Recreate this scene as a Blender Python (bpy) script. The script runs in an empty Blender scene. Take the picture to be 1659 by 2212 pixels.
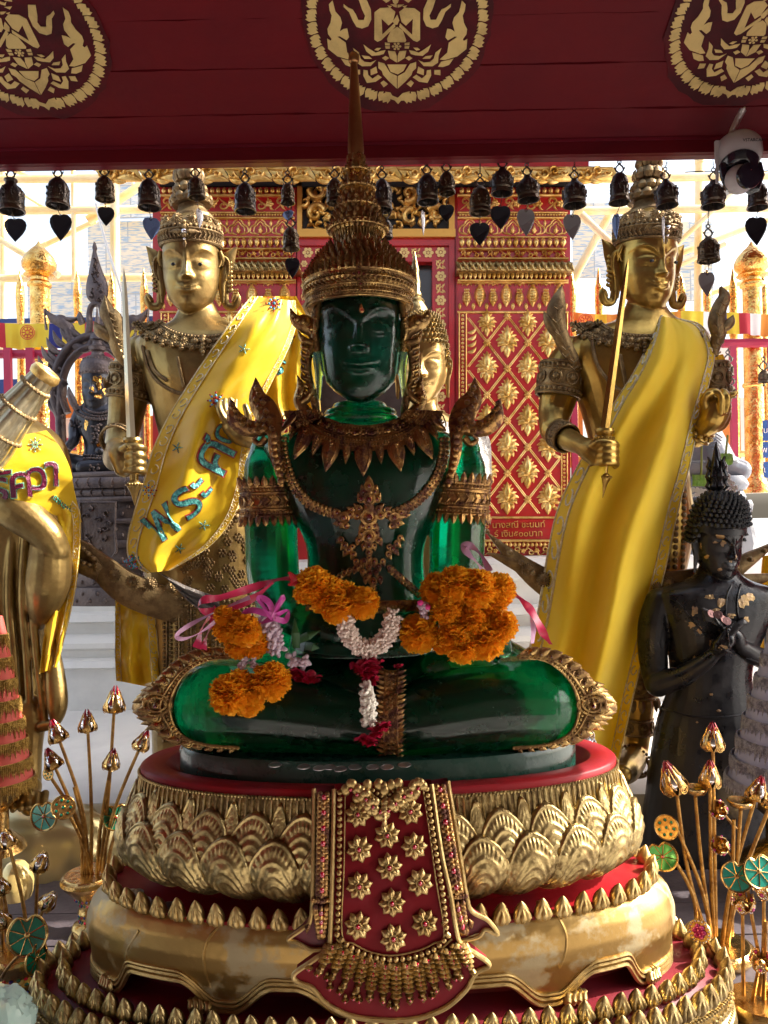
import bpy, math, random
import numpy as np
from mathutils import Vector, Matrix, noise
random.seed(7); RNG=np.random.RandomState(7)
R=math.radians; PI=math.pi
scene=bpy.context.scene; C=scene.collection
# ---------------- camera, sky, sun, exposure ----------------
H=2.0                     # camera height above the courtyard
ROLL=R(1.0)
cr,sr=math.cos(ROLL),math.sin(ROLL)
cam=bpy.data.cameras.new('camera'); co=bpy.data.objects.new('camera',cam); C.objects.link(co)
cam.sensor_width=36; cam.sensor_height=48; cam.sensor_fit='HORIZONTAL'; cam.lens=36; cam.clip_start=.05; cam.clip_end=3000
co.matrix_world=Matrix(((cr,sr,0,0),(0,0,-1,0),(-sr,cr,0,H),(0,0,0,1)))
scene.camera=co
world=bpy.data.worlds.new('World'); scene.world=world; world.use_nodes=True
nt=world.node_tree; bg=nt.nodes['Background']
sky=nt.nodes.new('ShaderNodeTexSky'); sky.sky_type='NISHITA'; sky.sun_disc=False
SUN=Vector((.80,.05,.60)).normalized()
sky.sun_elevation=math.asin(SUN.z); sky.sun_rotation=math.atan2(SUN.x,SUN.y)
sky.air_density=1.2; sky.dust_density=5
hs_=nt.nodes.new('ShaderNodeHueSaturation'); hs_.inputs['Saturation'].default_value=.6; hs_.inputs['Value'].default_value=1.25
nt.links.new(sky.outputs[0],hs_.inputs['Color']); nt.links.new(hs_.outputs[0],bg.inputs[0]); bg.inputs[1].default_value=.15
sl=bpy.data.lights.new('sun','SUN'); sl.energy=5.0; sl.angle=R(.5); sl.color=(1,.93,.82)
so=bpy.data.objects.new('sun',sl); C.objects.link(so); so.rotation_euler=SUN.to_track_quat('Z','Y').to_euler(); so.location=(6,-2,8)
scene.view_settings.view_transform='Standard'; scene.view_settings.look='None'
scene.view_settings.exposure=1.4; scene.view_settings.gamma=1
scene.cycles.max_bounces=10; scene.cycles.transmission_bounces=10; scene.cycles.transparent_max_bounces=12
scene.cycles.diffuse_bounces=4; scene.cycles.glossy_bounces=5
# ---------------- helpers ----------------
S0=1/1659.0
def P(px,py,D):
    u=(px-829.5)*S0*D; v=(1106-py)*S0*D
    return Vector((u*cr+v*sr, D, H-u*sr+v*cr))
def px(n,D): return n*S0*D
def nrm(a): 
    a=np.asarray(a,float); return a/(np.linalg.norm(a)+1e-12)
def uvs(n=8,m=5):
    V=[(0,0,1)];F=[]
    for j in range(1,m):
        t=PI*j/m
        for i in range(n): a=2*PI*i/n; V.append((math.sin(t)*math.cos(a),math.sin(t)*math.sin(a),math.cos(t)))
    V.append((0,0,-1)); L=len(V)-1
    for i in range(n): F.append((0,1+i,1+(i+1)%n))
    for j in range(m-2):
        for i in range(n):
            a=1+j*n; F.append((a+i,a+n+i,a+n+(i+1)%n,a+(i+1)%n))
    a=1+(m-2)*n
    for i in range(n): F.append((a+i,L,a+(i+1)%n))
    return np.array(V),F
def lathe_t(prof,n=12):
    V=[];F=[]
    for r,z in prof:
        for i in range(n): a=2*PI*i/n; V.append((r*math.cos(a),r*math.sin(a),z))
    for j in range(len(prof)-1):
        for i in range(n):
            k=(i+1)%n; F.append((j*n+i,j*n+k,(j+1)*n+k,(j+1)*n+i))
    F.append(tuple(range(n-1,-1,-1))); F.append(tuple(range((len(prof)-1)*n,len(prof)*n)))
    return np.array(V),F
SPH=uvs(8,6); SPHB=uvs(20,14); SPHL=uvs(6,4)
def frame(n,up=(0,0,1)):
    n=nrm(n); up=np.asarray(up,float)
    u=np.cross(up,n)
    if np.linalg.norm(u)<1e-4: u=np.cross((1,0,0),n)
    u=nrm(u); v=np.cross(n,u); return u,v,n
class MB:
    def __init__(s): s.V=[];s.F=[];s.M=[];s.n=0
    def add(s,V,F,mi=0):
        V=np.asarray(V,float).reshape(-1,3); s.V.append(V)
        k=s.n
        s.F.extend([tuple(i+k for i in f) for f in F]); s.M.extend([mi]*len(F)); s.n+=len(V); return s
    def inst(s,T,o,A=None,mi=0):           # A: 3x3 columns
        V,F=T
        V=V if A is None else V@np.asarray(A,float).T
        return s.add(V+np.asarray(o,float),F,mi)
    def box(s,c,sz,A=None,mi=0):
        h=np.array(sz)/2.; V=np.array([(x,y,z) for x in(-1,1) for y in(-1,1) for z in(-1,1)])*h
        return s.inst((V,[(0,1,3,2),(4,6,7,5),(0,4,5,1),(2,3,7,6),(0,2,6,4),(1,5,7,3)]),c,A,mi)
    def ball(s,c,r,mi=0,T=None,A=None):
        r=np.array(r if hasattr(r,'__len__') else (r,r,r),float)
        B=np.diag(r) if A is None else np.asarray(A)@np.diag(r)
        return s.inst(T or SPH,c,B,mi)
    def lathe(s,c,prof,n=16,mi=0,A=None): return s.inst(lathe_t(prof,n),c,A,mi)
    def tube(s,pts,r,n=8,mi=0,closed=False,flat=1.0,up=None):
        Pn=np.array([tuple(p) for p in pts],float); m=len(Pn)
        if not hasattr(r,'__len__'): r=[r]*m
        T=np.zeros_like(Pn)
        if closed: T=np.roll(Pn,-1,0)-np.roll(Pn,1,0)
        else: T[1:-1]=Pn[2:]-Pn[:-2]; T[0]=Pn[1]-Pn[0]; T[-1]=Pn[-1]-Pn[-2]
        T/= (np.linalg.norm(T,axis=1)[:,None]+1e-12)
        u=np.cross(T[0],(0,0,1) if abs(T[0][2])<.9 else (0,1,0)) if up is None else np.cross(up,T[0]); u=nrm(u)
        V=[];a=2*PI*np.arange(n)/n
        for i in range(m):
            if up is not None: 
                uu=np.cross(up,T[i]); 
                if np.linalg.norm(uu)>1e-5:u=uu
            u=nrm(u-T[i]*np.dot(u,T[i])); w=np.cross(T[i],u)
            V.append(Pn[i]+r[i]*(np.outer(np.cos(a),u)+flat*np.outer(np.sin(a),w)))
        F=[]
        for j in range(m if closed else m-1):
            for i in range(n):
                k=(i+1)%n; j2=(j+1)%m; F.append((j*n+i,j*n+k,j2*n+k,j2*n+i))
        if not closed: F.append(tuple(range(n-1,-1,-1))); F.append(tuple(range((m-1)*n,m*n)))
        return s.add(np.vstack(V),F,mi)
    def rib(s,pts,w,t,normal=(0,-1,0),mi=0,back=.0,k=5):    # domed ribbon: w = half width list, t = dome height
        Pn=np.array([tuple(p) for p in pts],float); m=len(Pn); N=nrm(normal)
        if not hasattr(w,'__len__'): w=[w]*m
        if not hasattr(t,'__len__'): t=[t*min(1,max(.15,x/max(w))) for x in w]
        T=np.gradient(Pn,axis=0); V=[]
        for i in range(m):
            d=nrm(T[i]); b=nrm(np.cross(N,d))
            for q in range(k):
                f=-1+2*q/(k-1.); V.append(Pn[i]+b*w[i]*f+N*t[i]*(1-f*f)**.6)
            V.append(Pn[i]+b*w[i]-N*back); V.append(Pn[i]-b*w[i]-N*back)
        n=k+2;F=[]
        for j in range(m-1):
            for i in range(n): F.append((j*n+i,j*n+(i+1)%n,(j+1)*n+(i+1)%n,(j+1)*n+i))
        F.append(tuple(range(n-1,-1,-1))); F.append(tuple(range((m-1)*n,m*n)))
        return s.add(V,F,mi)
    def plate(s,pts,th,n,mi=0,dome=0,inset=.0):   # planar outline (3D pts), thickness along n; dome>0 raises an inset ring
        Q=np.array([tuple(p) for p in pts],float); N=nrm(n); m=len(Q); c=Q.mean(0)
        if dome:
            I=c+(Q-c)*(1-inset)+N*(th+dome)
            V=np.vstack([Q,Q+N*th,I]); F=[]
            for j in (0,1):
                for i in range(m): F.append((j*m+i,j*m+(i+1)%m,(j+1)*m+(i+1)%m,(j+1)*m+i))
            F.append(tuple(range(2*m,3*m))); F.append(tuple(range(m-1,-1,-1)))
        else:
            V=np.vstack([Q,Q+N*th]); F=[(i,(i+1)%m,m+(i+1)%m,m+i) for i in range(m)]
            F.append(tuple(range(m,2*m))); F.append(tuple(range(m-1,-1,-1)))
        return s.add(V,F,mi)
    def fan(s,pts,c,th,n,mi=0,back=.0):          # outline raised to a point c+n*th (star shaped)
        Q=np.array([tuple(p) for p in pts],float); N=nrm(n); m=len(Q); c=np.asarray(c,float)
        mid=c+(Q-c)*.5+N*th*.75
        V=np.vstack([Q-N*back,mid,[c+N*th]]);F=[]
        for i in range(m):
            k=(i+1)%m; F.append((i,k,m+k,m+i)); F.append((m+i,m+k,2*m))
        return s.add(V,F,mi)
    def grid(s,A,mi=0,cu=False,cv=False):        # A: (m,n,3)
        m,n=A.shape[:2];F=[]
        for j in range(m if cv else m-1):
            for i in range(n if cu else n-1):
                k=(i+1)%n; l=(j+1)%m; F.append((j*n+i,j*n+k,l*n+k,l*n+i))
        return s.add(A.reshape(-1,3),F,mi)
    def sheet(s,A,th,n=(0,-1,0),mi=0):           # a grid given thickness
        m,k=A.shape[:2]; B=A-nrm(n)*th
        s.grid(A,mi); s.grid(B[:,::-1],mi)
        e=[A[0],B[0]],[B[-1],A[-1]],[B[:,0],A[:,0]],[A[:,-1],B[:,-1]]
        for a,b in e: s.grid(np.stack([a,b]),mi)
        return s
    def build(s,name,mats,parent=None,smooth=True,ang=None,**tags):
        me=bpy.data.meshes.new(name)
        V=np.vstack(s.V) if s.V else np.zeros((0,3))
        off=np.zeros(3)
        if parent is not None:
            p=parent
            while p is not None: off+=np.array(p.location); p=p.parent
        elif 'origin' in tags: off=np.array(tags.pop('origin'),float)
        elif len(V): off=np.array(((V[:,0].min()+V[:,0].max())/2,(V[:,1].min()+V[:,1].max())/2,V[:,2].min()))
        me.from_pydata((V-off).tolist(),[],s.F)
        if not isinstance(mats,(list,tuple)): mats=[mats]
        for m_ in mats: me.materials.append(m_)
        if len(mats)>1: me.polygons.foreach_set('material_index',s.M)
        if smooth:
            me.polygons.foreach_set('use_smooth',[True]*len(me.polygons))
            me.set_sharp_from_angle(angle=R(ang or 42))
        me.update()
        o=bpy.data.objects.new(name,me); C.objects.link(o)
        if parent is not None: o.parent=parent
        else: o.location=off
        tagit(o,**tags); return o
def tagit(o,label=None,cat=None,group=None,kind=None):
    if label: o['label']=label
    if cat: o['category']=cat
    if group: o['group']=group
    if kind: o['kind']=kind
    return o
def thing(name,loc,label,cat,group=None):
    o=bpy.data.objects.new(name,None); C.objects.link(o); o.location=loc; o.empty_display_size=.1
    return tagit(o,label,cat,group)
def copy_tree(o,parent=None):
    c=o.copy(); C.objects.link(c); c.parent=parent
    for ch in list(o.children): copy_tree(ch,c)
    return c
def fuse(mb,voxel,it=4,fac=.5):                # voxel-remesh everything in mb into one skin; returns MB
    me=bpy.data.meshes.new('t'); me.from_pydata(np.vstack(mb.V).tolist(),[],mb.F)
    o=bpy.data.objects.new('t',me); C.objects.link(o)
    m=o.modifiers.new('r','REMESH'); m.mode='VOXEL'; m.voxel_size=voxel
    if it: q=o.modifiers.new('s','SMOOTH'); q.factor=fac; q.iterations=it
    dg=bpy.context.evaluated_depsgraph_get(); dg.update()
    e=o.evaluated_get(dg).to_mesh()
    n=len(e.vertices); V=np.zeros(n*3); e.vertices.foreach_get('co',V)
    F=[tuple(p.vertices) for p in e.polygons]
    o.evaluated_get(dg).to_mesh_clear(); bpy.data.objects.remove(o); bpy.data.meshes.remove(me)
    r=MB(); r.add(V.reshape(-1,3),F); return r
def catmull(pts,k=8):
    A=np.array([tuple(p) for p in pts],float); A=np.vstack([2*A[0]-A[1],A,2*A[-1]-A[-2]]); out=[]
    for i in range(1,len(A)-2):
        for t in np.linspace(0,1,k,endpoint=False):
            p0,p1,p2,p3=A[i-1:i+3]
            out.append(.5*((2*p1)+(-p0+p2)*t+(2*p0-5*p1+4*p2-p3)*t*t+(-p0+3*p1-3*p2+p3)*t**3))
    out.append(A[-2]); return np.array(out)
def resamp(A,n):
    A=np.asarray(A,float); d=np.r_[0,np.cumsum(np.linalg.norm(np.diff(A,axis=0),axis=1))]
    t=np.linspace(0,d[-1],n); return np.stack([np.interp(t,d,A[:,i]) for i in range(A.shape[1])],1)
def plen(A): return np.linalg.norm(np.diff(np.asarray(A),axis=0),axis=1).sum()
def cps(pts,D,k=8):                             # catmull through pixel points [(x,y[,D])]
    return catmull([P(p[0],p[1],p[2] if len(p)>2 else D) for p in pts],k)
def beads(mb,path,r,sp=2.0,mi=0,T=SPH,sq=1):
    n=max(2,int(plen(path)/(r*sp))); 
    for p in resamp(path,n): mb.ball(p,(r,r,r*sq),mi,T)
def lerp(a,b,t): return a+(b-a)*t
def tex_text(body,loc,size,mat,name,parent=None,ext=.002,A=None,align='CENTER',off=0,**tags):
    cu=bpy.data.curves.new('txt','FONT'); cu.body=body; cu.size=size; cu.extrude=ext; cu.align_x=align; cu.align_y='CENTER'; cu.resolution_u=3; cu.offset=off
    o=bpy.data.objects.new('txt',cu); C.objects.link(o)
    dg=bpy.context.evaluated_depsgraph_get(); dg.update(); e=o.evaluated_get(dg).to_mesh()
    V=np.zeros(len(e.vertices)*3); e.vertices.foreach_get('co',V); V=V.reshape(-1,3); F=[tuple(p.vertices) for p in e.polygons]
    o.evaluated_get(dg).to_mesh_clear(); bpy.data.objects.remove(o)
    A=np.array([(1,0,0),(0,0,-1),(0,1,0)],float) if A is None else A      # faces -Y
    mb=MB(); mb.add(V@A.T+np.array(loc),F)
    if name is None: return mb
    return mb.build(name,mat,parent,smooth=False,**tags)
# ---------------- materials ----------------
def mat(name,col,rough=.5,metal=0,bump=0,bs=60,var=0,vs=6,col2=None,coat=0,spec=.5,sss=0,trans=0,emit=None,mapz=1,mix=(.42,.6),r2=None,m2=None,bd=.01):
    m=bpy.data.materials.new(name); m.use_nodes=True; t=m.node_tree; b=t.nodes['Principled BSDF']
    b.inputs['Base Color'].default_value=(*col,1); b.inputs['Roughness'].default_value=rough; b.inputs['Metallic'].default_value=metal
    b.inputs['Specular IOR Level'].default_value=spec
    if coat: b.inputs['Coat Weight'].default_value=coat; b.inputs['Coat Roughness'].default_value=.08
    if sss: b.inputs['Subsurface Weight'].default_value=sss; b.inputs['Subsurface Radius'].default_value=(.02,.02,.02)
    if trans: b.inputs['Transmission Weight'].default_value=trans
    if emit: b.inputs['Emission Color'].default_value=(*emit[0],1); b.inputs['Emission Strength'].default_value=emit[1]
    tc=t.nodes.new('ShaderNodeTexCoord'); geo=t.nodes.new('ShaderNodeMapping'); geo.inputs['Scale'].default_value=(1,1,mapz)
    t.links.new(tc.outputs['Object'],geo.inputs[0])
    if col2 is not None or var:
        n=t.nodes.new('ShaderNodeTexNoise'); n.inputs['Scale'].default_value=vs; n.inputs['Detail'].default_value=6; n.inputs['Roughness'].default_value=.65
        t.links.new(geo.outputs[0],n.inputs['Vector'])
        r=t.nodes.new('ShaderNodeValToRGB'); r.color_ramp.elements[0].position=mix[0]; r.color_ramp.elements[1].position=mix[1]
        c2=col2 if col2 is not None else tuple(x*(1-var) for x in col)
        r.color_ramp.elements[0].color=(*col,1); r.color_ramp.elements[1].color=(*c2,1)
        t.links.new(n.outputs['Fac'],r.inputs[0]); t.links.new(r.outputs[0],b.inputs['Base Color'])
        for v2,v1,inp in ((r2,rough,'Roughness'),(m2,metal,'Metallic')):
            if v2 is not None:
                q=t.nodes.new('ShaderNodeMapRange'); q.inputs['From Min'].default_value=mix[0]; q.inputs['From Max'].default_value=mix[1]
                q.inputs['To Min'].default_value=v1; q.inputs['To Max'].default_value=v2
                t.links.new(n.outputs['Fac'],q.inputs[0]); t.links.new(q.outputs[0],b.inputs[inp])
    if bump:
        n=t.nodes.new('ShaderNodeTexNoise'); n.inputs['Scale'].default_value=bs; n.inputs['Detail'].default_value=4
        t.links.new(geo.outputs[0],n.inputs['Vector'])
        bb=t.nodes.new('ShaderNodeBump'); bb.inputs['Strength'].default_value=bump; bb.inputs['Distance'].default_value=bd
        t.links.new(n.outputs['Fac'],bb.inputs['Height']); t.links.new(bb.outputs[0],b.inputs['Normal'])
    return m
M={}
M['gold_dark']=mat('dark_antique_gold',(.30,.17,.06),.36,1,.35,90,col2=(.16,.085,.035),vs=14,r2=.6,m2=.7)
M['gold_crown']=mat('antique_gold_crown',(.50,.33,.125),.27,1,.3,120,col2=(.20,.11,.045),vs=26,r2=.55,m2=.8)
M['gold_jewel']=mat('brown_gold_jewellery',(.48,.28,.10),.30,.95,.3,110,col2=(.11,.04,.025),vs=34,r2=.55,m2=.5,mix=(.45,.6))
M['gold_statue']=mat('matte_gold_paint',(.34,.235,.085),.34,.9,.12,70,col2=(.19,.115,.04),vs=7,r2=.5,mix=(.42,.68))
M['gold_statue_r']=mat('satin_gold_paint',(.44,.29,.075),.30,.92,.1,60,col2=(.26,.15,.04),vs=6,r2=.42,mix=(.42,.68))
M['bronze_trim']=mat('bronze_brown_trim',(.30,.21,.10),.45,.85,.25,110,col2=(.17,.11,.055),vs=16,r2=.6)
M['gold_bright']=mat('bright_gilding',(.92,.64,.24),.34,.75,.25,60,col2=(.62,.36,.08),vs=9)
M['gold_leaf']=mat('gold_leaf_polished',(.95,.62,.20),.16,1,.5,40,col2=(.7,.34,.07),vs=14,bd=.02)
M['gold_relief']=mat('lotus_relief_gold',(.50,.38,.17),.29,.95,.2,110,col2=(.17,.11,.045),vs=22,r2=.5,mix=(.45,.65))
M['gold_body']=mat('worn_gold_body',(.40,.25,.08),.34,.85,.12,30,col2=(.40,.32,.18),vs=5.5,r2=.5,m2=.4,mix=(.50,.56))
M['gold_trim']=mat('gold_border_paint',(.58,.42,.18),.38,.85,.2,60,col2=(.40,.27,.10),vs=10)
M['vase_gold']=mat('polished_vase_gold',(.72,.48,.18),.24,1,.35,50,col2=(.45,.26,.08),vs=14)
M['stem_gold']=mat('gilded_stem',(.52,.30,.09),.34,.95,.5,80,col2=(.28,.14,.04),vs=20)
M['red_lacquer']=mat('red_lacquer',(.46,.010,.012),.38,0,.12,20,col2=(.34,.02,.025),vs=5,r2=.5,coat=.2,mix=(.45,.72))
M['red_seat']=mat('dark_red_lacquer',(.25,.008,.012),.42,0,.12,20,col2=(.20,.018,.028),vs=5,r2=.55,spec=.2,mix=(.45,.72))
M['red_cloth']=mat('dark_red_painted_cloth',(.18,.007,.012),.55,0,.15,30,col2=(.20,.02,.03),vs=6,spec=.15,mix=(.5,.75))
M['red_dark']=mat('deep_red',(.14,.006,.018),.45)
M['red_gem']=mat('red_glass_gem',(.45,.0,.03),.06,0,coat=1,spec=1)
M['dark_gem']=mat('garnet_glass',(.12,.0,.012),.08,0,coat=1,spec=1)
M['green_glass']=mat('green_mirror_glass',(.01,.16,.09),.08,.35,coat=1,spec=1,col2=(.0,.30,.17),vs=12)
M['mirror']=mat('silver_mirror_mosaic',(.75,.72,.74),.08,1)
M['silver']=mat('silver_paint',(.62,.60,.62),.3,.9,.3,80)
M['white_marble']=mat('white_painted_stone',(.72,.71,.68),.5,0,.12,12,col2=(.58,.57,.55),vs=3,mix=(.45,.8))
M['bell']=mat('aged_bell_metal',(.09,.085,.09),.30,.85,.35,70,col2=(.15,.12,.09),vs=11)
M['bell_warm']=mat('aged_brass_bell',(.17,.125,.08),.36,.9,.5,70,col2=(.09,.07,.05),vs=11)
M['leaf_metal']=mat('tin_leaf',(.26,.26,.29),.35,.3,.1,30)
M['leaf_dark']=mat('dark_tin_leaf',(.03,.032,.045),.45,.6)
M['wire']=mat('dark_wire',(.05,.045,.045),.5,.8)
M['black']=mat('black_ground_and_shade',(.012,.011,.012),.6)
M['black_bronze']=mat('black_bronze',(.009,.009,.011),.22,.2,.1,60,col2=(.026,.024,.026),vs=8,r2=.5)
M['brown_bronze']=mat('brown_grey_bronze',(.10,.078,.082),.45,.5,.4,90,col2=(.17,.13,.12),vs=9)
M['scaff']=mat('pale_yellow_painted_steel',(.80,.58,.24),.4,.1,.05,20,col2=(.86,.74,.52),vs=1.6)
M['white_paint']=mat('white_paint',(.8,.8,.8),.5)
M['white_plastic']=mat('white_plastic',(.42,.40,.43),.35)
M['grey_stone']=mat('polished_grey_stone',(.18,.20,.25),.25,.1,.15,20,col2=(.28,.30,.34),vs=5)
# ---------------- figure helpers ----------------
from mathutils.bvhtree import BVHTree
def bvh(mb): return BVHTree.FromPolygons([Vector(v) for v in np.vstack(mb.V).tolist()],mb.F)
class Proj:
    def __init__(s,mb,D): s.t=bvh(mb); s.D=D
    def __call__(s,x,y,o=0):
        c=Vector((0,0,H)); d=(P(x,y,1)-c).normalized(); h=s.t.ray_cast(c,d)
        if h[0] is None or abs(h[0].y-s.D)>.45:
            q=s.t.find_nearest(P(x,y,s.D))
            n=q[1] if q[0] is not None else Vector((0,-1,0))
            if n.y>-.05: n=Vector((n.x,-.2,n.z)).normalized()
            p=P(x,y,q[0].y if q[0] is not None else s.D)
        else: p,n=h[0],h[1]
        if n.y>0: n=-n
        return p+n*o,n
def limb(mb,pts,k=5,n=16,ax=None,flat=1.0):
    A=np.array([tuple(P(x,y,D))+(px(r,D),) for x,y,D,r in pts]); B=catmull(A,k); mb.tube(B[:,:3],list(B[:,3]),n,flat=flat)
    for e in (0,-1): mb.ball(B[e,:3],B[e,3]*.995,T=SPHB)
def torso(mb,rows,k=4,n=32,e=.85):       # rows: (y,x0,x1,D,depth_px)
    B=catmull([(*P((x0+x1)/2,y,D),px((x1-x0)/2,D),px(d,D)) for y,x0,x1,D,d in rows],k)
    a=2*PI*np.arange(n)/n; c,s=np.cos(a),np.sin(a); cc=np.sign(c)*abs(c)**e; ss=np.sign(s)*abs(s)**e
    A=np.array([np.stack([b[0]+b[3]*cc,b[1]+b[4]*ss,np.full(n,b[2])],-1) for b in B]); m=len(A)
    k0=mb.n; mb.grid(A,cu=True); mb.F.append(tuple(k0+i for i in range(n))); mb.F.append(tuple(k0+(m-1)*n+i for i in range(n-1,-1,-1))); mb.M+= [0,0]
HV=[2.0,1.8,1.5,1.2,1.0,.5,0,-.4,-.8,-1.1,-1.35,-1.5,-1.6,-1.66]
HW=[.0,.45,.75,.9,.95,1.0,1.0,.97,.86,.71,.52,.36,.2,.0]
HF=[.05,.55,.85,1.0,1.05,1.08,1.05,1.03,1.0,.98,.95,.90,.82,.70]
HB=[-.05,.6,.9,1.05,1.1,1.15,1.1,.95,.75,.5,.15,-.2,-.5,-.7]
def g2(x,z,cx,cz,sx,sz): return np.exp(-((x-cx)/sx)**2-((z-cz)/sz)**2)
def sstep(x,a,b): t=np.clip((x-a)/(b-a),0,1); return t*t*(3-2*t)
def face(x,z,smile=.1,eyes='down'):
    d=np.zeros_like(x); ax=abs(x)
    # brow arch : skin above the arc, hollow below it
    zb=.16+.34*np.sin(np.clip((ax-.08)/.86,0,1)*PI*.80)
    below=sstep(zb-z,-.015,.10)*(z>-.5)
    hol=np.exp(-((ax-.47)/.36)**2-((z-.10)/.36)**2)
    d-=.16*below*hol; d+=.035*np.exp(-((z-zb)/.035)**2)*sstep(ax,.06,.16)*sstep(.98-ax,0,.12)
    # eye ball and lid lines
    eb=np.exp(-(((ax-.46)/.27)**2+((z-.03)/.17)**2)**1.4); d+=.115*eb
    t=np.clip((ax-.46)/.27,-1.15,1.15)
    zl=-.045-.055*(1-t**2)+.03*(t>0)*t
    ins=(abs(t)<1.1)
    d-=.045*np.exp(-((z-zl)/.016)**2)*ins; d+=.02*np.exp(-((z-zl+.035)/.022)**2)*ins
    zu=.02+.015*(1-t**2)+.02*t; 
    if eyes=='open': d-=.03*np.exp(-((z-zu)/.014)**2)*ins
    d-=.022*np.exp(-((z-(.14+.06*(1-t**2)))/.018)**2)*ins
    # nose
    nz=np.clip((.25-z)/.70,0,1); h=.09+.235*nz**1.3; w=.075+.05*nz
    d+=h*np.exp(-(ax/w)**2.2)*sstep(z,-.56,-.46)*sstep(.55-z,0,.35)
    d+=.17*g2(ax,z,.145,-.43,.075,.075)+.06*g2(ax,z,0,-.44,.17,.10); d-=.05*g2(ax,z,.08,-.53,.04,.022)
    # mouth
    d+=.10*np.exp(-(ax/.46)**2-((z+.86)/.26)**2)
    zm=-.855+smile*(ax/.34)**2-.018*np.exp(-(ax/.07)**2)
    wl=np.clip(1-(ax/.38)**2,0,1)
    d+=.075*wl**.6*np.exp(-((z-zm-.058)/.045)**2)*(1-.35*np.exp(-(ax/.05)**2))
    d+=.085*wl**.8*np.exp(-((z-zm+.075)/.055)**2)
    d-=.065*np.exp(-((z-zm)/.018)**2)*sstep(.42-ax,0,.06)
    d-=.03*g2(ax,z,0,-.68,.045,.08); d-=.03*g2(ax,z,.43,-.84+smile,.06,.06)
    d+=.07*g2(ax,z,0,-1.28,.22,.16); d-=.03*g2(ax,z,0,-1.08,.22,.05)
    d+=.03*g2(ax,z,.55,-.45,.28,.3)
    return d
def rotm(yaw=0,pitch=0,roll=0):
    return np.array((Matrix.Rotation(yaw,3,'Z')@Matrix.Rotation(pitch,3,'X')@Matrix.Rotation(roll,3,'Y')))
def head(mb,c,W,yaw=0,pitch=0,roll=0,nu=150,nv=170,smile=.1,eyes='down',wide=1.0,flatz=1.0,jaw=0):
    A3=rotm(yaw,pitch,roll); vv=np.linspace(2.0,-1.66,nv); V=[]
    hv,hw,hf,hb=[np.array(q)[::-1] for q in (HV,HW,HF,HB)]; hw=hw+jaw*np.exp(-((hv+1.15)/.35)**2)*(hv>-1.65)
    a=np.linspace(-PI,PI,nu+1)[:-1]
    for z in vv:
        w=np.interp(z,hv,hw); f=np.interp(z,hv,hf); b=np.interp(z,hv,hb); yc=(b-f)/2; hd=(b+f)/2
        s,c_=np.sin(a),np.cos(a)
        x=w*np.sign(s)*abs(s)**.93*wide; y=yc-hd*np.sign(c_)*abs(c_)**.93
        wt=sstep(c_,.05,.35)
        y=y-wt*face(x/max(wide,.01),np.full_like(x,z),smile,eyes)*.95
        V.append(np.stack([x,y,np.full_like(x,z*flatz)],-1))
    V=np.array(V); k0=mb.n; G_=(V.reshape(-1,3)*W)@A3.T+np.array(tuple(c)); mb.grid(G_.reshape(V.shape),cu=True)
    n=nu; mb.F.append(tuple(k0+i for i in range(n))[::-1]); mb.F.append(tuple(k0+(nv-1)*n+i for i in range(n))); mb.M+=[0,0]
    return lambda x,z,y=0: Vector(tuple(np.array(c)+A3@(np.array((x*wide,y,z*flatz))*W)))
def ear(mb,T,W,side,long=1.0,o=1.0):
    x=side*o
    pts=[T(x*.97,.30,-.12),T(x*1.05,.36,.02),T(x*1.12,.15,.05),T(x*1.08,-.25,.0),T(x*1.03,-.6*long,-.04),T(x*1.04,-1.0*long,-.05),T(x*1.05,-1.32*long,-.06)]
    mb.tube(catmull(pts,5),[W*q for q in resamp(np.array([[.07],[.12],[.17],[.15],[.12],[.11],[.06]]),31)[:,0]],10,flat=.45,up=(0,1,0))
    # raised helix rim
    mb.tube(catmull([T(x*.98,.05,-.18),T(x*1.03,.36,-.10),T(x*1.20,.30,-.02),T(x*1.24,.0,.0),T(x*1.17,-.4,-.06)],5),W*.035,6)
def gemset(mb,p,n,r,gem=1,point=None,o=0):
    u,v,w=frame(n); p=np.array(tuple(p))+w*o
    mb.tube([p+w*r*.3+(u*math.cos(a)+v*math.sin(a))*r for a in np.linspace(0,2*PI,10)[:-1]],r*.34,5,closed=True)
    mb.ball(p+w*r*.2,(r*.9,r*.9,r*.35),0,SPHL,A=np.stack([u,v,w],1)); 
    if gem: mb.ball(p+w*r*.45,r*.5,1,SPHL)
    if point is not None:
        d=u*point[0]+v*point[1]; mb.rib([p,p+d*r*1.3,p+d*r*2.5],[r*1.0,r*.9,r*.08],r*.6,w,back=r*.3)
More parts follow.
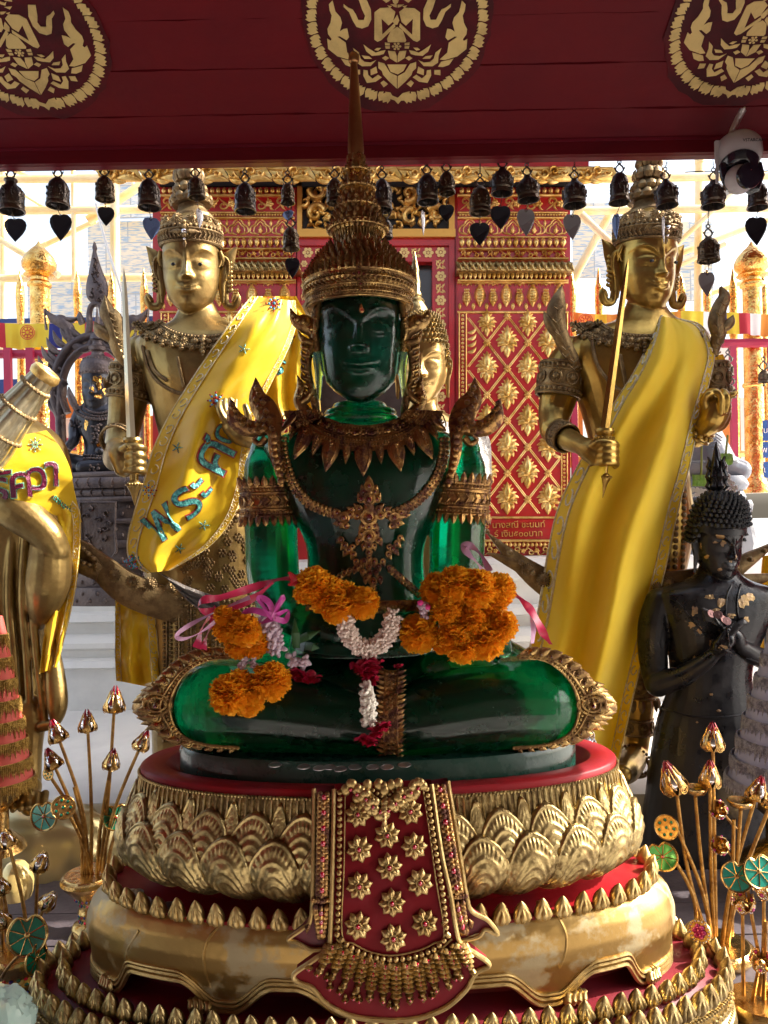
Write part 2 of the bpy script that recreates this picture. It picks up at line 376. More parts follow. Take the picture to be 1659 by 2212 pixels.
def bandaround(mb,c,ax,r,rows,sq=1.0,yaxis=(0,1,0)):   # rows: (offset along axis, kind, size) rings around an arm
    w=nrm(tuple(ax)); v=nrm(np.cross(w,(1,0,0))); u=np.cross(v,w); c=np.array(tuple(c))
    def circ(o,rr,n=36): return [c+w*o+(u*math.cos(a)+v*math.sin(a)*sq)*rr for a in np.linspace(0,2*PI,n+1)[:-1]]
    for o,kind,s in rows:
        if kind=='wall': 
            A=np.array([circ(o-s,r*.99),circ(o-s,r+.004),circ(o+s,r+.004),circ(o+s,r*.99)]); mb.grid(A,cu=True)
        elif kind=='ring': mb.tube(circ(o,r+.004),s,6,closed=True)
        elif kind=='bead':
            n=int(2*PI*r/(s*2.1))
            for p in circ(o,r+.005,n): mb.ball(p,s,0,SPHL)
        elif kind in('up','down'):
            n=int(2*PI*r/(abs(s)*.62)); sg=1 if kind=='up' else -1
            for i,a in enumerate(np.linspace(0,2*PI,n+1)[:-1]):
                q=u*math.cos(a)+v*math.sin(a)*sq; p=c+w*o+q*(r+.003)
                mb.rib([p,p+w*sg*s*.4+q*.004,p+w*sg*s*.75+q*.005,p+w*sg*s+q*.008],[s*.24,s*.30,s*.2,s*.02],s*.2,q,back=.002,k=3)
        elif kind=='disc':
            n=max(4,int(2*PI*r/(s*2.4)))
            for a in np.linspace(0,2*PI,n+1)[:-1]+.35:
                q=u*math.cos(a)+v*math.sin(a)*sq; p=c+w*o+q*(r+.004); uu,vv,ww=frame(q)
                mb.tube([p+(uu*math.cos(b)+vv*math.sin(b))*s for b in np.linspace(0,2*PI,13)[:-1]],s*.16,5,closed=True); mb.ball(p,(s*.6,s*.6,s*.4),0,SPHL,A=np.stack([uu,vv,ww],1))
                for b in np.linspace(0,2*PI,11)[:-1]: mb.ball(p+(uu*math.cos(b)+vv*math.sin(b))*s*.72,s*.13,0,SPHL)
        elif kind=='chev':
            n=int(2*PI*r/(s*.9))
            for a in np.linspace(0,2*PI,n+1)[:-1]:
                q=u*math.cos(a)+v*math.sin(a)*sq; t=-u*math.sin(a)+v*math.cos(a); p=c+w*o+q*(r+.005)
                for e in(-1,1): mb.tube([p+w*e*s*.5,p+t*s*.35],s*.13,4)
def flame(mb,pts,w,D,o=0,th=.012,dots=0,normal=(0,-1,0),back=.008):
    c=catmull([(*P(p[0],p[1],(p[2] if len(p)>2 else D)-o),ww) for p,ww in zip(pts,w)],6)
    mb.rib(c[:,:3],[px(max(.3,q),D) for q in c[:,3]],th,normal,back=back)
    if dots:
        cc=resamp(c,dots+2)
        for q in cc[1:-1]: mb.ball(q[:3]+nrm(normal)*th,(px(q[3],D)*.45,th*.6,px(q[3],D)*.42),0,SPH)
    return c
# ---------------- ground, ledge, table ----------------
mg=mat('courtyard_paving',(.42,.40,.38),.7,0,.2,8,col2=(.30,.29,.28),vs=1.5)
mb=MB(); mb.add([(-80,-60,0),(80,-60,0),(80,120,0),(-80,120,0)],[(0,1,2,3)])
mb.build('ground',mg,smooth=False,kind='structure',origin=(0,0,0))
prof=[(5.3,-.30),(4.72,-.30),(4.70,-.33),(4.70,-.42),(4.76,-.44),(4.76,-.585),(4.70,-.60),(4.69,-.64),(4.74,-.655),(4.74,-.72),(4.66,-.735),(4.62,-.76),(4.62,-.79),(4.66,-.81),(4.66,-.85),(4.60,-.865),(4.58,-.90),(4.61,-.915),(4.61,-1.175),(4.54,-1.19),(4.50,-1.22),(4.50,-1.255),(4.44,-1.27),(4.44,-1.32),(4.36,-1.335),(4.33,-1.36),(4.33,-1.42),(4.2,-1.43),(4.2,-1.55)]
mb=MB(); A=np.array([[(x,d,H+z) for x in (-3.2,-1.5,0,1.5,3.6)] for d,z in prof]); mb.grid(A)
mb.build('stone_plinth',M['white_marble'],ang=25,label='long white moulded stone plinth under the gilded chapel wall',cat='plinth')
mb=MB(); mb.box((0.2,3.86,H-1.585),(6.6,1.5,.85)); mb.build('ledge',M['white_marble'],smooth=False,kind='structure')
# table of dark planks
mt=mat('weathered_dark_planks',(.060,.048,.056),.55,0,.35,30,col2=(.11,.09,.10),vs=9,mapz=1,mix=(.35,.75))
t=thing('altar_table',(0,2.2,H-1.45),'long dark weathered plank table carrying the statue and vases','table')
ys=[1.35,1.62,1.9,2.17,2.42,2.62,2.86]
for i in range(6):
    mb=MB(); mb.box((0,(ys[i]+ys[i+1])/2,H-1.372-.001*(i%2)),(4.4,ys[i+1]-ys[i]-.006,.044)); mb.build('plank',mt,t,smooth=False)
mb=MB(); mb.box((0,2.1,H-1.44),(4.2,1.4,.09)); mb.build('table_frame',mt,t,smooth=False)
for x in(-2,2):
    for y in (1.45,2.78): mb=MB(); mb.box((x,y,(H-1.485)/2),(.1,.1,H-1.485)); mb.build('leg',mt,t,smooth=False)
TZ=H-1.35
# ---------------- roof beam with stencilled medallions ----------------
BD=2.34
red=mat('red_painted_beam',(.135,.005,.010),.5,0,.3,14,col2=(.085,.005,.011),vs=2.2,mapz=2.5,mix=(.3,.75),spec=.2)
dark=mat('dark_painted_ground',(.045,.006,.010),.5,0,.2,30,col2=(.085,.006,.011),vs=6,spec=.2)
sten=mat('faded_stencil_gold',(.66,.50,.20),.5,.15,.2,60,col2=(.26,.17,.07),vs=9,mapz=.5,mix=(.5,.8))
zb=P(829,349,BD).z
beam=thing('roof_beam',(0,BD,zb),'broad dark red plank beam stencilled with gold medallions above the statues','beam')
def zz(y,D=BD): return H+(1106-y)*S0*D
def PB(x,y,o=0):                 # pixel -> point on the inclined board face
    d=P(x,y,1)-Vector((0,0,H)); t=(2.047-o)/(d.z+.397); return Vector((0,0,H))+d*t
SN=nrm((0,-.397,-1.0))
Ds=[2.336,2.232,2.097,1.966,1.80,1.64,1.48,1.32,1.1]
def soff(D): return H+1.094+.397*(2.40-D)
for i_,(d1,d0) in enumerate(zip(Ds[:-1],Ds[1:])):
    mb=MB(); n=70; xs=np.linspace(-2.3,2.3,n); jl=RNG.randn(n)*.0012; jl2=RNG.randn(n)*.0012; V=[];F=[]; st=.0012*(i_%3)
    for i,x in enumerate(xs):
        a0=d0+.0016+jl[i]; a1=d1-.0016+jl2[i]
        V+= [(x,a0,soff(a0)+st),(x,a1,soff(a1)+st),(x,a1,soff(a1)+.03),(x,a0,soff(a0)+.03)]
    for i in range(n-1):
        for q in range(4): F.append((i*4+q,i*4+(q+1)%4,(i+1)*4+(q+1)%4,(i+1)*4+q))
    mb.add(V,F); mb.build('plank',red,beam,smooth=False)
mb=MB(); mb.add([(-2.3,1.12,soff(1.12)+.024),(2.3,1.12,soff(1.12)+.024),(2.3,2.33,soff(2.33)+.024),(-2.3,2.33,soff(2.33)+.024),(-2.3,1.12,soff(1.12)+.05),(2.3,1.12,soff(1.12)+.05),(2.3,2.33,soff(2.33)+.05),(-2.3,2.33,soff(2.33)+.05)],[(0,3,2,1),(4,5,6,7),(0,1,5,4),(1,2,6,5),(2,3,7,6),(3,0,4,7)]); mb.build('backing_board',M['red_dark'],beam,smooth=False)
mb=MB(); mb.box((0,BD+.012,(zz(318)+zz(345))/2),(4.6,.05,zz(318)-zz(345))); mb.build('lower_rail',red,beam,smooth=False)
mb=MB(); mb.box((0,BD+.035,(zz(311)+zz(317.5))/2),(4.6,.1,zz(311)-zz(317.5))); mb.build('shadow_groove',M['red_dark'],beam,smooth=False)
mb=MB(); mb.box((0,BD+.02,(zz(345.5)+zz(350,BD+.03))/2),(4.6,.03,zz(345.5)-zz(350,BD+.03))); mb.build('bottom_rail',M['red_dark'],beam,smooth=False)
# medallion shapes, digitised in the middle medallion's own crop coordinates (centre 845, 190)
K=1/1.037*.5532/1.0   # crop px -> d-px  (crop is 800 source px in 1659)
K=800/1659*.553
half=[ # right half shapes, mirrored
 [(860,170),(905,135),(985,140),(1030,175),(1030,395),(1005,412),(975,400),(860,290),(868,262),(965,355),(972,225),(915,280),(880,250)],
 [(1100,55),(1160,57),(1130,150),(1105,200),(1115,235),(1160,235),(1180,190),(1205,150),(1240,135),(1280,105),(1278,130),(1235,170),(1205,240),(1175,290),(1130,303),(1080,285),(1055,230),(1058,150)],
 [(1368,78),(1398,110),(1392,160),(1375,200),(1385,260),(1410,310),(1405,350),(1375,392),(1385,405),(1412,388),(1405,470),(1330,530),(1230,560),(1190,555),(1250,500),(1262,420),(1330,372),(1310,368),(1255,400),(1235,375),(1250,305),(1280,310),(1310,330),(1292,260),(1305,215),(1345,170),(1358,120)],
 [(1175,615),(1200,575),(1300,550),(1265,600),(1215,618)],
 [(940,480),(975,485),(1020,500),(1070,470),(1118,435),(1095,490),(1050,525),(990,520),(955,510)],
 [(975,462),(1010,462),(1030,478),(1000,485)],
 [(1015,560),(1060,580),(1110,575),(1140,550),(1155,500),(1203,462),(1180,520),(1175,580),(1130,610),(1060,608)],
 [(1050,550),(1075,530),(1133,522),(1110,550)],
 [(1015,615),(1062,640),(1060,685),(1005,665)],
 [(1145,640),(1195,640),(1195,682),(1145,675)],
 [(970,700),(1000,680),(1045,710),(1080,680),(1085,645),(1118,640),(1120,685),(1090,745),(1020,735)],
 [(920,755),(955,725),(980,745),(955,780)],
 [(848,690),(905,660),(950,590),(998,575),(998,625),(970,650),(960,680),(915,730),(848,792)],
 [(910,545),(940,528),(968,545),(940,565)],
 [(905,425),(945,418),(943,440),(905,442)],[(905,450),(943,448),(938,468),(905,468)],
 [(862,490),(920,485),(905,545),(848,580),(848,530)],
 [(930,20),(985,30),(995,0),(980,-40),(955,0),(925,5)],
 [(875,10),(880,50),(915,62),(940,30),(920,40),(895,30)],
 [(900,75),(965,70),(935,95)],[(855,30),(855,-10),(835,-10),(835,55),(845,55)],
 [(848,112),(900,110),(870,130),(848,135)],[(888,125),(925,118),(905,140)]]
mid=[[(845,195),(862,240),(845,275),(828,275),(808,250)],[(845,290),(890,320),(918,400),(910,415),(770,415),(762,390),(795,320)],
 [(765,598),(922,598),(895,650),(850,678),(790,655)],[(800,35),(855,35),(852,60),(805,60)],[(805,68),(860,68),(850,95),(830,110),(812,95)]]
def medallion(dx):
    cx,cy=858,28
    def T(p,o): return PB(cx+(p[0]-845)*K*1.0, cy+(p[1]-190)*K)+Vector((dx,0,0))+Vector(tuple(SN))*o
    mb=MB(); pts=[]
    for i in range(56):
        a=2*PI*i/56; r=775*K+random.uniform(-4,5); pts.append(PB(cx+r*math.cos(a),cy+(r*1.0+6*(math.sin(a)>.9))*math.sin(a))+Vector((dx,0,0))+Vector(tuple(SN))*.002)
    mb.plate(pts,.0015,SN); root=mb.build('medallion_ground',dark,beam,smooth=False)
    mb=MB()
    def sh(q):
        oo=.0036+random.random()*.0012; mb.plate([T(p,oo) for p in q],.0012,SN)
    for h in half: sh(h); sh([(1690-p[0],p[1]) for p in h][::-1])
    for h in mid: sh(h)
    for k in range(6): a=k*PI/3; sh([(840+28*math.cos(a)+11*math.cos(b),450+24*math.sin(a)+9*math.sin(b)) for b in np.linspace(0,2*PI,7)[:-1]])
    sh([(840+15*math.cos(b),450+14*math.sin(b)) for b in np.linspace(0,2*PI,9)[:-1]])
    # leaf rim
    n=40
    for i in range(n):
        a0=PI/2+2*PI*i/n
        if abs(i)<1 : 
            sh([(748,820),(790,825),(805,850),(850,868),(890,830),(945,815),(940,870),(915,888),(875,890),(852,918),(825,888),(770,870)]); continue
        def q(a,r): return (845+r*math.cos(a)*1.0,195+r*math.sin(a)*.97)
        w=2*PI/n
        sgn=1 if math.cos(a0)<0 else -1
        pr=[(-.44,655),(-.15,672),(-.2,655),(.1,668),(.08,650),(.42,660),(.46,690),(.3,735),(.05,722),(.0,742),(-.25,728),(-.32,745),(-.5,715)]
        sh([q(a0+sgn*w*u,r) for u,r in pr][::sgn])
    mb.build('gold_stencil',sten,root,smooth=False)
for dx in (-1.0,0,.945): medallion(dx)
# shed roof over the viewer, plus unseen curtains, panel and wall added to block light
ceil=mat('dark_ceiling_boards',(.10,.02,.02),.6)
mb=MB(); mb.box((0,0,H+1.9),(5.7,4.4,.06)); mb.build('ceiling',ceil,smooth=False,kind='structure')
mb=MB(); mb.box((1.62,1.0,H+1.05),(.05,2.9,1.6)); mb.build('cloth_blocker',M['red_cloth'],smooth=False,label='added unseen dark red cloth valance hanging beside the statue',cat='blocker')  # out of view, added to keep sun off the torso
mb=MB(); mb.box((-1.62,.6,H+.55),(.05,2.6,2.6)); mb.build('cloth_blocker',M['red_cloth'],smooth=False,label='added unseen long dark red cloth hanging left of the viewer',cat='blocker')  # out of view, added to cut fill light from the left
mb=MB(); mb.box((1.98,3.15,1.95),(.06,.78,3.5)); mb.build('red_sunshield',M['red_lacquer'],smooth=False,label='added unseen tall red wooden partition beside the altar',cat='sunshield')  # out of view, added to shade the right gold statue
mb=MB(); mb.box((0,-2.0,2.2),(9,.2,4.4)); mb.build('added_wall',mat('dark_added_wall',(.14,.11,.09),.7),smooth=False,label='added unseen dark wall behind the viewer',cat='wall')  # added to dim light and reflections from behind the camera
# ---------------- chapel facade ----------------
FD=5.0
G=M['gold_bright']; RL=M['red_lacquer']
def F_(x,y,o=0): return P(x,y,FD-o)
fac=thing('chapel_facade',(.4,FD+.2,H-.3),'red and gold chapel front with carved pilasters and tall doorway','chapel')
f_s=px(1,FD)
def fbox(mb,x0,y0,x1,y1,o0,o1,mi=0):
    Z=[(x0,y0),(x1,y0),(x1,y1),(x0,y1)]; V=[F_(*q,o1)+Vector((0,o1-o0,0)) for q in Z]+[F_(*q,o1) for q in Z]
    mb.add(V,[(0,1,2,3),(4,7,6,5),(0,4,5,1),(1,5,6,2),(2,6,7,3),(3,7,4,0)],mi)
def spiral(mb,cx,cy,r,a0,turn,w,o=.012,th=.014,tail=None,D=FD,mi=0,n=14,N=(0,-1,0)):
    pts=[];ws=[]
    if tail: 
        for t in np.linspace(0,1,5)[:-1]:
            pts.append((tail[0]+(cx+r*math.cos(a0)-tail[0])*t,tail[1]+(cy+r*math.sin(a0)-tail[1])*t)); ws.append(w*(.25+.75*t))
    for i in range(n):
        t=i/(n-1.); rr=r*(1-t*.86); a=a0+turn*t; pts.append((cx+rr*math.cos(a),cy+rr*math.sin(a))); ws.append(w*(1-.55*t))
    ws[-1]*=1.5
    mb.rib([P(x,y,D-o) for x,y in pts],[px(q,D) for q in ws],th,N,mi,back=.008)
def leafy(mb,x0,y0,x1,y1,w,o=.012,th=.012,bend=0,D=FD,mi=0,tip=.15):
    dx,dy=x1-x0,y1-y0; pts=[];ws=[]
    for t in np.linspace(0,1,7):
        b=bend*math.sin(PI*t); pts.append((x0+dx*t-dy*b,y0+dy*t+dx*b)); ws.append(max(.15,w*math.sin(PI*min(1,(t*.86+.12)))))
    mb.rib([P(x,y,D-o) for x,y in pts],[px(q,D) for q in ws],th,(0,-1,0),mi,back=.006)
# wall slab
mb=MB(); fbox(mb,330,380,642,1215,-.3,0); fbox(mb,982,380,1232,1215,-.3,0); fbox(mb,642,380,982,515,-.3,-.05); fbox(mb,642,1150,982,1215,-.3,0)
mb.build('wall',RL,fac,smooth=False)
mb=MB(); fbox(mb,345,352,1240,402,.0,.02,0); mb.build('eave_shade',M['black'],fac,smooth=False)  # black band standing in for the shade under the eave
mb=MB(); mb.box((1.9,4.44,H+2.66),(8.0,1.9,.08)); mb.build('roof',ceil,fac,smooth=False)  # unseen; stretched right and forward to shade the plinth and ledge
# eave fringe
mb=MB(); fbox(mb,205,349,1272,364,.20,.23); 
for i in range(27): 
    x=215+i*40; mb.plate([F_(x-19,362,.20),F_(x-14,368,.20),F_(x,371,.20),F_(x+14,368,.20),F_(x+19,362,.20)][::-1],.02,(0,-1,0))
mb.build('eave_board',RL,fac,smooth=False)
mb=MB()
for i in range(12):
    x=222+i*93.5
    for (cx,cy,r,a0,tn,w) in ((x+18,374,14,PI,-7,4.2),(x+40,371,12,PI*.8,7,4),(x+2,380,8,PI,-6,3.2),(x+60,375,8,0,6,3.4)): spiral(mb,cx,cy,r,a0,tn,w,o=.26,th=.03)
    leafy(mb,x-18,364,x+68,364,5,o=.25); leafy(mb,x+30,388,x+86,391,9,o=.25,bend=-.12,th=.03); leafy(mb,x-8,384,x+28,392,6,o=.25,bend=.1,th=.02); leafy(mb,x+20,384,x+50,393,6,o=.25,bend=.1,th=.02)
    mb.plate([F_(x-20,362,.235),F_(x+72,362,.235),F_(x+88,388,.235),F_(x+60,390,.235),F_(x+34,396,.235),F_(x,389,.235),F_(x-10,376,.235)][::-1],.012,(0,-1,0))
mb.build('eave_fringe',G,fac)
# carved panel over the door
mb=MB(); fbox(mb,642,380,978,512,-.1,-.04); mb.build('panel_ground',M['black'],fac,smooth=False)
mb=MB(); fbox(mb,642,494,984,511,-.06,.03); fbox(mb,642,388,652,494,-.04,.02); fbox(mb,970,388,982,494,-.04,.02); mb.build('panel_frame',mat('amber_gilding',(.72,.36,.08),.42,.75,.2,40),fac,smooth=False)
mb=MB(); random.seed(3)
for sx in (-1,1):
    X=lambda v: 812+sx*v
    for (v,y,r,a0,tn,w) in ((125,412,20,0,6,7),(70,418,19,2,-6.5,7),(130,462,22,3.5,6.3,8),(75,470,19,5,-6,7),(30,448,18,1,6,7),(25,406,14,3,-6,6),(154,436,11,1,5,5),(100,440,10,4,5,5),(50,490,10,4,5,4)):
        spiral(mb,X(v),y,r,a0 if sx>0 else PI-a0,tn*sx,w*1.15,o=-.01,th=.035)
    for k in range(64):
        v=random.uniform(8,152); y=random.uniform(394,488); a=random.uniform(0,6.28); L=random.uniform(13,24)
        leafy(mb,X(v),y,X(v+L*math.cos(a)) if v+L*math.cos(a)<156 else X(v-8),min(492,max(390,y+L*math.sin(a))),random.uniform(4,6.5),o=-.04+.03*random.random(),bend=.25,th=.02)
mb.build('acanthus_carving',G,fac)
# door frame
mb=MB()
fbox(mb,640,513,984,530,-.05,.0); fbox(mb,970,530,984,1150,-.05,.0); fbox(mb,640,530,648,1150,-.05,.0)
fbox(mb,648,530,970,565,-.1,-.02); fbox(mb,934,565,970,1150,-.1,-.02); fbox(mb,648,565,672,1150,-.1,-.02)
df=mb.build('door_frame',RL,fac,smooth=False)
pm=mat('painted_gold_pattern',(.78,.52,.20),.45,.5,.1,40)
mb=MB()
def rosette(x,y,r,o=-.017,th=.004,n=6,M_=mb):
    for k in range(n):
        a=2*PI*k/n; c=(x+r*.62*math.cos(a),y+r*.62*math.sin(a))
        M_.plate([F_(c[0]+r*.33*math.cos(b),c[1]+r*.33*math.sin(b),o) for b in np.linspace(2*PI,0,8)[:-1]],th,(0,-1,0))
    M_.plate([F_(x+r*.24*math.cos(b),y+r*.24*math.sin(b),o) for b in np.linspace(2*PI,0,8)[:-1]],th,(0,-1,0))
def vine(pts,r):
    for i,(x,y) in enumerate(pts):
        if i%2==0: rosette(x,y,r)
        else:
            for s in(-1,1):
                spiral(mb,x+s*3,y,r*.7,s*1.2,5*s,1.8,o=-.016,th=.003); 
            for k in range(4): a=k*PI/2+.7; leafy(mb,x+4*math.cos(a),y+4*math.sin(a),x+r*1.1*math.cos(a),y+r*1.1*math.sin(a),2.2,o=-.017,th=.003)
vine([(952,y) for y in range(545,1150,26)],12.5); vine([(x,546) for x in range(665,940,26)],12.5); vine([(657,y) for y in range(570,1150,24)],8)
mb.build('gold_pattern',pm,df)
mb=MB(); fbox(mb,672,565,934,1150,-.16,-.11); mb.build('dark_doorway',mat('dark_glass',(.03,.022,.02),.2,0,.1,10,col2=(.06,.045,.04),vs=3),fac,smooth=False)
# pilasters
def orn(mb,x,y,s,o=.004,th=.018):            # diamond foliate ornament: tip up, lobed side leaves, drop below
    def lf(x0,y0,x1,y1,w,oo,bend=0,t=th):
        leafy(mb,x+x0*s,y+y0*s,x+x1*s,y+y1*s,w*s,o=o+oo,bend=bend,th=t)
    lf(0,4,0,-30,8,.014,0,th*1.4); lf(0,6,0,29,7,.012,0,th*1.3)
    for q in(-1,1):
        for (x0,y0,x1,y1,w,bd) in ((0,2,12,-20,6,.2),(0,4,18,-12,6.5,.25),(0,6,22,-1,7,.3),(0,7,18,10,6.5,.3),(0,8,11,20,5.5,.2),(0,-8,8,-26,4.5,.15)): lf(q*x0,y0,q*x1,y1,w,.004,-bd*q)
        for (bx,by,r) in ((11,-6,3),(15,3,3),(9,11,2.6),(5,-14,2.4)): mb.ball(F_(x+q*bx*s,y+by*s,o+th),px(r*s,FD),0,SPHL)
    mb.ball(F_(x,y-2*s,o+th*1.5),px(4.2*s,FD)); mb.ball(F_(x,y+12*s,o+th*1.3),px(3*s,FD),0,SPHL); mb.ball(F_(x,y-15*s,o+th*1.3),px(2.8*s,FD),0,SPHL)
def budrow(mb,x0,x1,y,h,step,up=1,o=.02,w=None):
    w=w or step*.42; n=int((x1-x0)/step)
    for i in range(n):
        x=x0+(i+.5)*(x1-x0)/n
        leafy(mb,x,y+h/2*up,x,y-h/2*up,w,o=o,th=px(w,FD)*.9); leafy(mb,x,y+h*.5*up,x-w,y-h*.1*up,w*.45,o=o-.004); leafy(mb,x,y+h*.5*up,x+w,y-h*.1*up,w*.45,o=o-.004)
def hbar(mb,x0,x1,y,w,o): mb.rib([F_(x0,y,o),F_((x0+x1)/2,y,o),F_(x1,y,o)],px(w,FD),px(w,FD),(0,-1,0),back=.03+o)
def beadrow(mb,x0,x1,y,r,o): 
    n=int((x1-x0)/(r*2.3)); 
    for i in range(n): mb.ball(F_(x0+(i+.5)*(x1-x0)/n,y,o),px(r,FD),0,SPHL)
def scrollrow(mb,x0,x1,y,h,step,o=.012):
    n=int((x1-x0)/step)
    for i in range(n):
        x=x0+(i+.5)*(x1-x0)/n; s=1 if i%2 else -1
        spiral(mb,x-step*.22,y+s*h*.12,h*.30,0,6*s,h*.09,o=o,th=.01,tail=(x-step*.5,y-s*h*.4))
        for k in range(5): a=k*1.256; leafy(mb,x+step*.24,y,x+step*.24+h*.28*math.cos(a),y+h*.28*math.sin(a),h*.12,o=o+.006,th=.014)
        leafy(mb,x,y+s*h*.1,x+step*.1,y-s*h*.42,h*.1,o=o,bend=.3); leafy(mb,x+step*.3,y+s*h*.1,x+step*.5,y+s*h*.4,h*.09,o=o,bend=.3)
def archrow(mb,x0,x1,y,h,step,o=.012):
    n=int((x1-x0)/step)
    for i in range(n):
        x=x0+(i+.5)*(x1-x0)/n; w=step*.46
        for q in(-1,1):
            for f,hw in ((1,1.6),(.62,1.2)):
                pts=catmull([(x+q*w*f*.25,y+h*.42),(x+q*w*f,y+h*.3),(x+q*w*f*.95,y),(x+q*w*f*.55,y-h*.16*f),(x+q*w*f*.4,y-h*.32*f),(x,y-h*.5*f)],3)
                mb.rib([F_(a,b,o) for a,b in pts],px(hw*1.35,FD),.008,(0,-1,0),back=.006)
        leafy(mb,x,y+h*.35,x,y-h*.15,h*.1,o=o+.01,th=.014)
        for k in range(5): a=k*1.256; leafy(mb,x,y+h*.2,x+h*.16*math.cos(a),y+h*.2+h*.16*math.sin(a),h*.07,o=o+.006)
        leafy(mb,x+step/2,y-h*.05,x+step/2,y-h*.45,h*.09,o=o); 
def capital(x0,x1,parent,mould=True):
    m1=MB(); budrow(m1,x0,x1,411,14,13); hbar(m1,x0-3,x1+3,421,2.5,.03); mbk=MB()
    scrollrow(m1,x0,x1,440,34,40); beadrow(m1,x0,x1,464,2.6,.03); hbar(m1,x0-2,x1+2,459,2,.03); hbar(m1,x0-2,x1+2,470,2,.03)
    archrow(m1,x0,x1,491,38,46); hbar(m1,x0,x1,512,2,.02); budrow(m1,x0,x1,524,19,14,-1,o=.03); hbar(m1,x0,x1,537,2,.04)
    scrollrow(m1,x0,x1,548,18,26,o=.03); hbar(m1,x0-2,x1+4,558,2,.05)
    m1.build('capital_relief',G,parent)
    m2=MB()
    hbar(m2,x0-4,x1+12,571,5,.08); hbar(m2,x0-4,x1+14,580,6,.11)
    n=int((x1-x0)/13)
    for i in range(n+1): x=x0+i*(x1-x0+8)/n; leafy(m2,x-5,564,x+8,585,5,o=.13,th=.02)
    m2.build('capital_moulding',M['gold_relief'],parent)
    m3=MB(); budrow(m3,x0,x1,596,14,10,-1,o=.05); hbar(m3,x0-2,x1+4,605,2,.05); hbar(m3,x0-2,x1+4,588,2,.06); m3.build('pendant_row',G,parent)
for (x0,x1) in ((345,638),(988,1228)):
    mb=MB(); fbox(mb,x0,405,x1,1180,0,.012); pil=mb.build('pilaster',RL,fac,smooth=False)
    capital(x0+3,x1-4,pil)
    mb=MB()
    n=8
    for i in range(n):
        x=x0+6+(i+.5)*(x1-x0-12)/n; big=i%2
        budrow(mb,x-9,x+9,640+(0 if big else 5),46 if big else 34,18,-1,o=.016,w=12 if big else 9.5)
        for yy in range(-14,14,6): 
            for e in (-4,0,4): mb.ball(F_(x+e,640+yy,.045),px(2.6,FD),0,SPHL)
        spiral(mb,x-8,618,8,0,-3,1.8); spiral(mb,x+8,618,8,PI,3,1.8); 
        for s in (-15,15): budrow(mb,x+s-3,x+s+3,662,14,6,-1,o=.015,w=3.4)
    hbar(mb,x0,x1,610,2.2,.02); hbar(mb,x0,x1,674,2.5,.02); mb.build('pendant_relief',M['gold_bright'],pil)
    # lattice
    mb=MB(); X0,X1=x0+22,x1-18
    dx,dy=88*1.0,113.0; xc=x0+108; yc=740
    def inside(x,y): return X0-1<=x<=X1+1 and 679<=y<=1116
    def clipline(xa,ya,xb,yb):
        pts=[(xa+(xb-xa)*t,ya+(yb-ya)*t) for t in np.linspace(0,1,121)]; pts=[p for p in pts if inside(*p)]
        if len(pts)>3: 
            for k in(-2.0,2.0): mb.rib([F_(pts[0][0]+k,pts[0][1],.006),F_(pts[len(pts)//2][0]+k,pts[len(pts)//2][1],.006),F_(pts[-1][0]+k,pts[-1][1],.006)],px(2.0,FD),.010,(0,-1,0),back=.01)
    for k in range(-8,9):
        cx=xc+k*dx; clipline(cx-dx/2-dx*4,yc-dy*4,cx-dx/2+dx*4,yc+dy*4); clipline(cx-dx/2+dx*4,yc-dy*4,cx-dx/2-dx*4,yc+dy*4)
    mb.build('lattice',G,pil)
    mb=MB()
    for k in range(-3,4):
        for l in range(-2,6):
            for ox,oy in((0,0),(.5,.5)):
                x,y=xc+(k+ox)*dx,yc+(l+oy)*dy
                if inside(x,y) and X0+14<x<X1-14 and 700<y<1100: orn(mb,x,y-2,1.2)
                x2,y2=x,y+dy/2
                if inside(x2,y2):
                    for q in range(8): a=q*PI/4; leafy(mb,x2,y2,x2+9*math.cos(a),y2+9*math.sin(a),2.4,o=.018,th=.01)
                    mb.ball(F_(x2,y2,.032),px(3,FD),0,SPHL)
    for y in (692,): 
        for x in (xc-dx/2,xc+dx/2): 
            if inside(x,y): orn(mb,x,y+6,1.0)
    for y in np.arange(735,1110,dy/1.0):
        for x,s in((X0+6,1),(X1-4,-1)):
            for q in (-22,-8,6,20): leafy(mb,x-s*6,y+q+6,x+s*13,y+q-6,5,o=.01,bend=.2*s)
    mb.build('lattice_flowers',M['gold_bright'],pil)
    mb=MB(); 
    for x in (x0+4,x0+19,x1-3,x1-15): mb.rib([F_(x,676,.01),F_(x,900,.01),F_(x,1168,.01)],px(2,FD),.012,(0,-1,0),back=.02)
    for y in np.arange(682,1165,8.5): mb.ball(F_(x0+11.5,y,.018),px(3.6,FD),0,SPHL); mb.ball(F_(x1-9,y,.018),px(3.2,FD),0,SPHL)
    hbar(mb,x0,x1,1118,2.5,.02); hbar(mb,x0,x1,1168,3,.03); mb.build('pilaster_border',G,pil)
    mb=MB(); scrollrow(mb,x0,x1,1190,22,30); hbar(mb,x0,x1,1206,3,.04); budrow(mb,x0,x1,1176,10,9,1); mb.build('base_relief',M['gold_bright'],pil)
def ftext(body,x,y,h,parent,mt,name,o=.03):
    T=tex_text(body,F_(x,y,o),px(h,FD),mt,name,parent,ext=.003)
pl=MB(); fbox(pl,1050,1122,1188,1164,.0,.02); plq=pl.build('donor_plaque',RL,fac,smooth=False)
ftext('ร์ นางสณี ชะนนท์',1113,1134,19,plq,G,'lettering'); ftext('ร์ เงิน๕๐๐บาท',1120,1153,19,plq,G,'lettering')
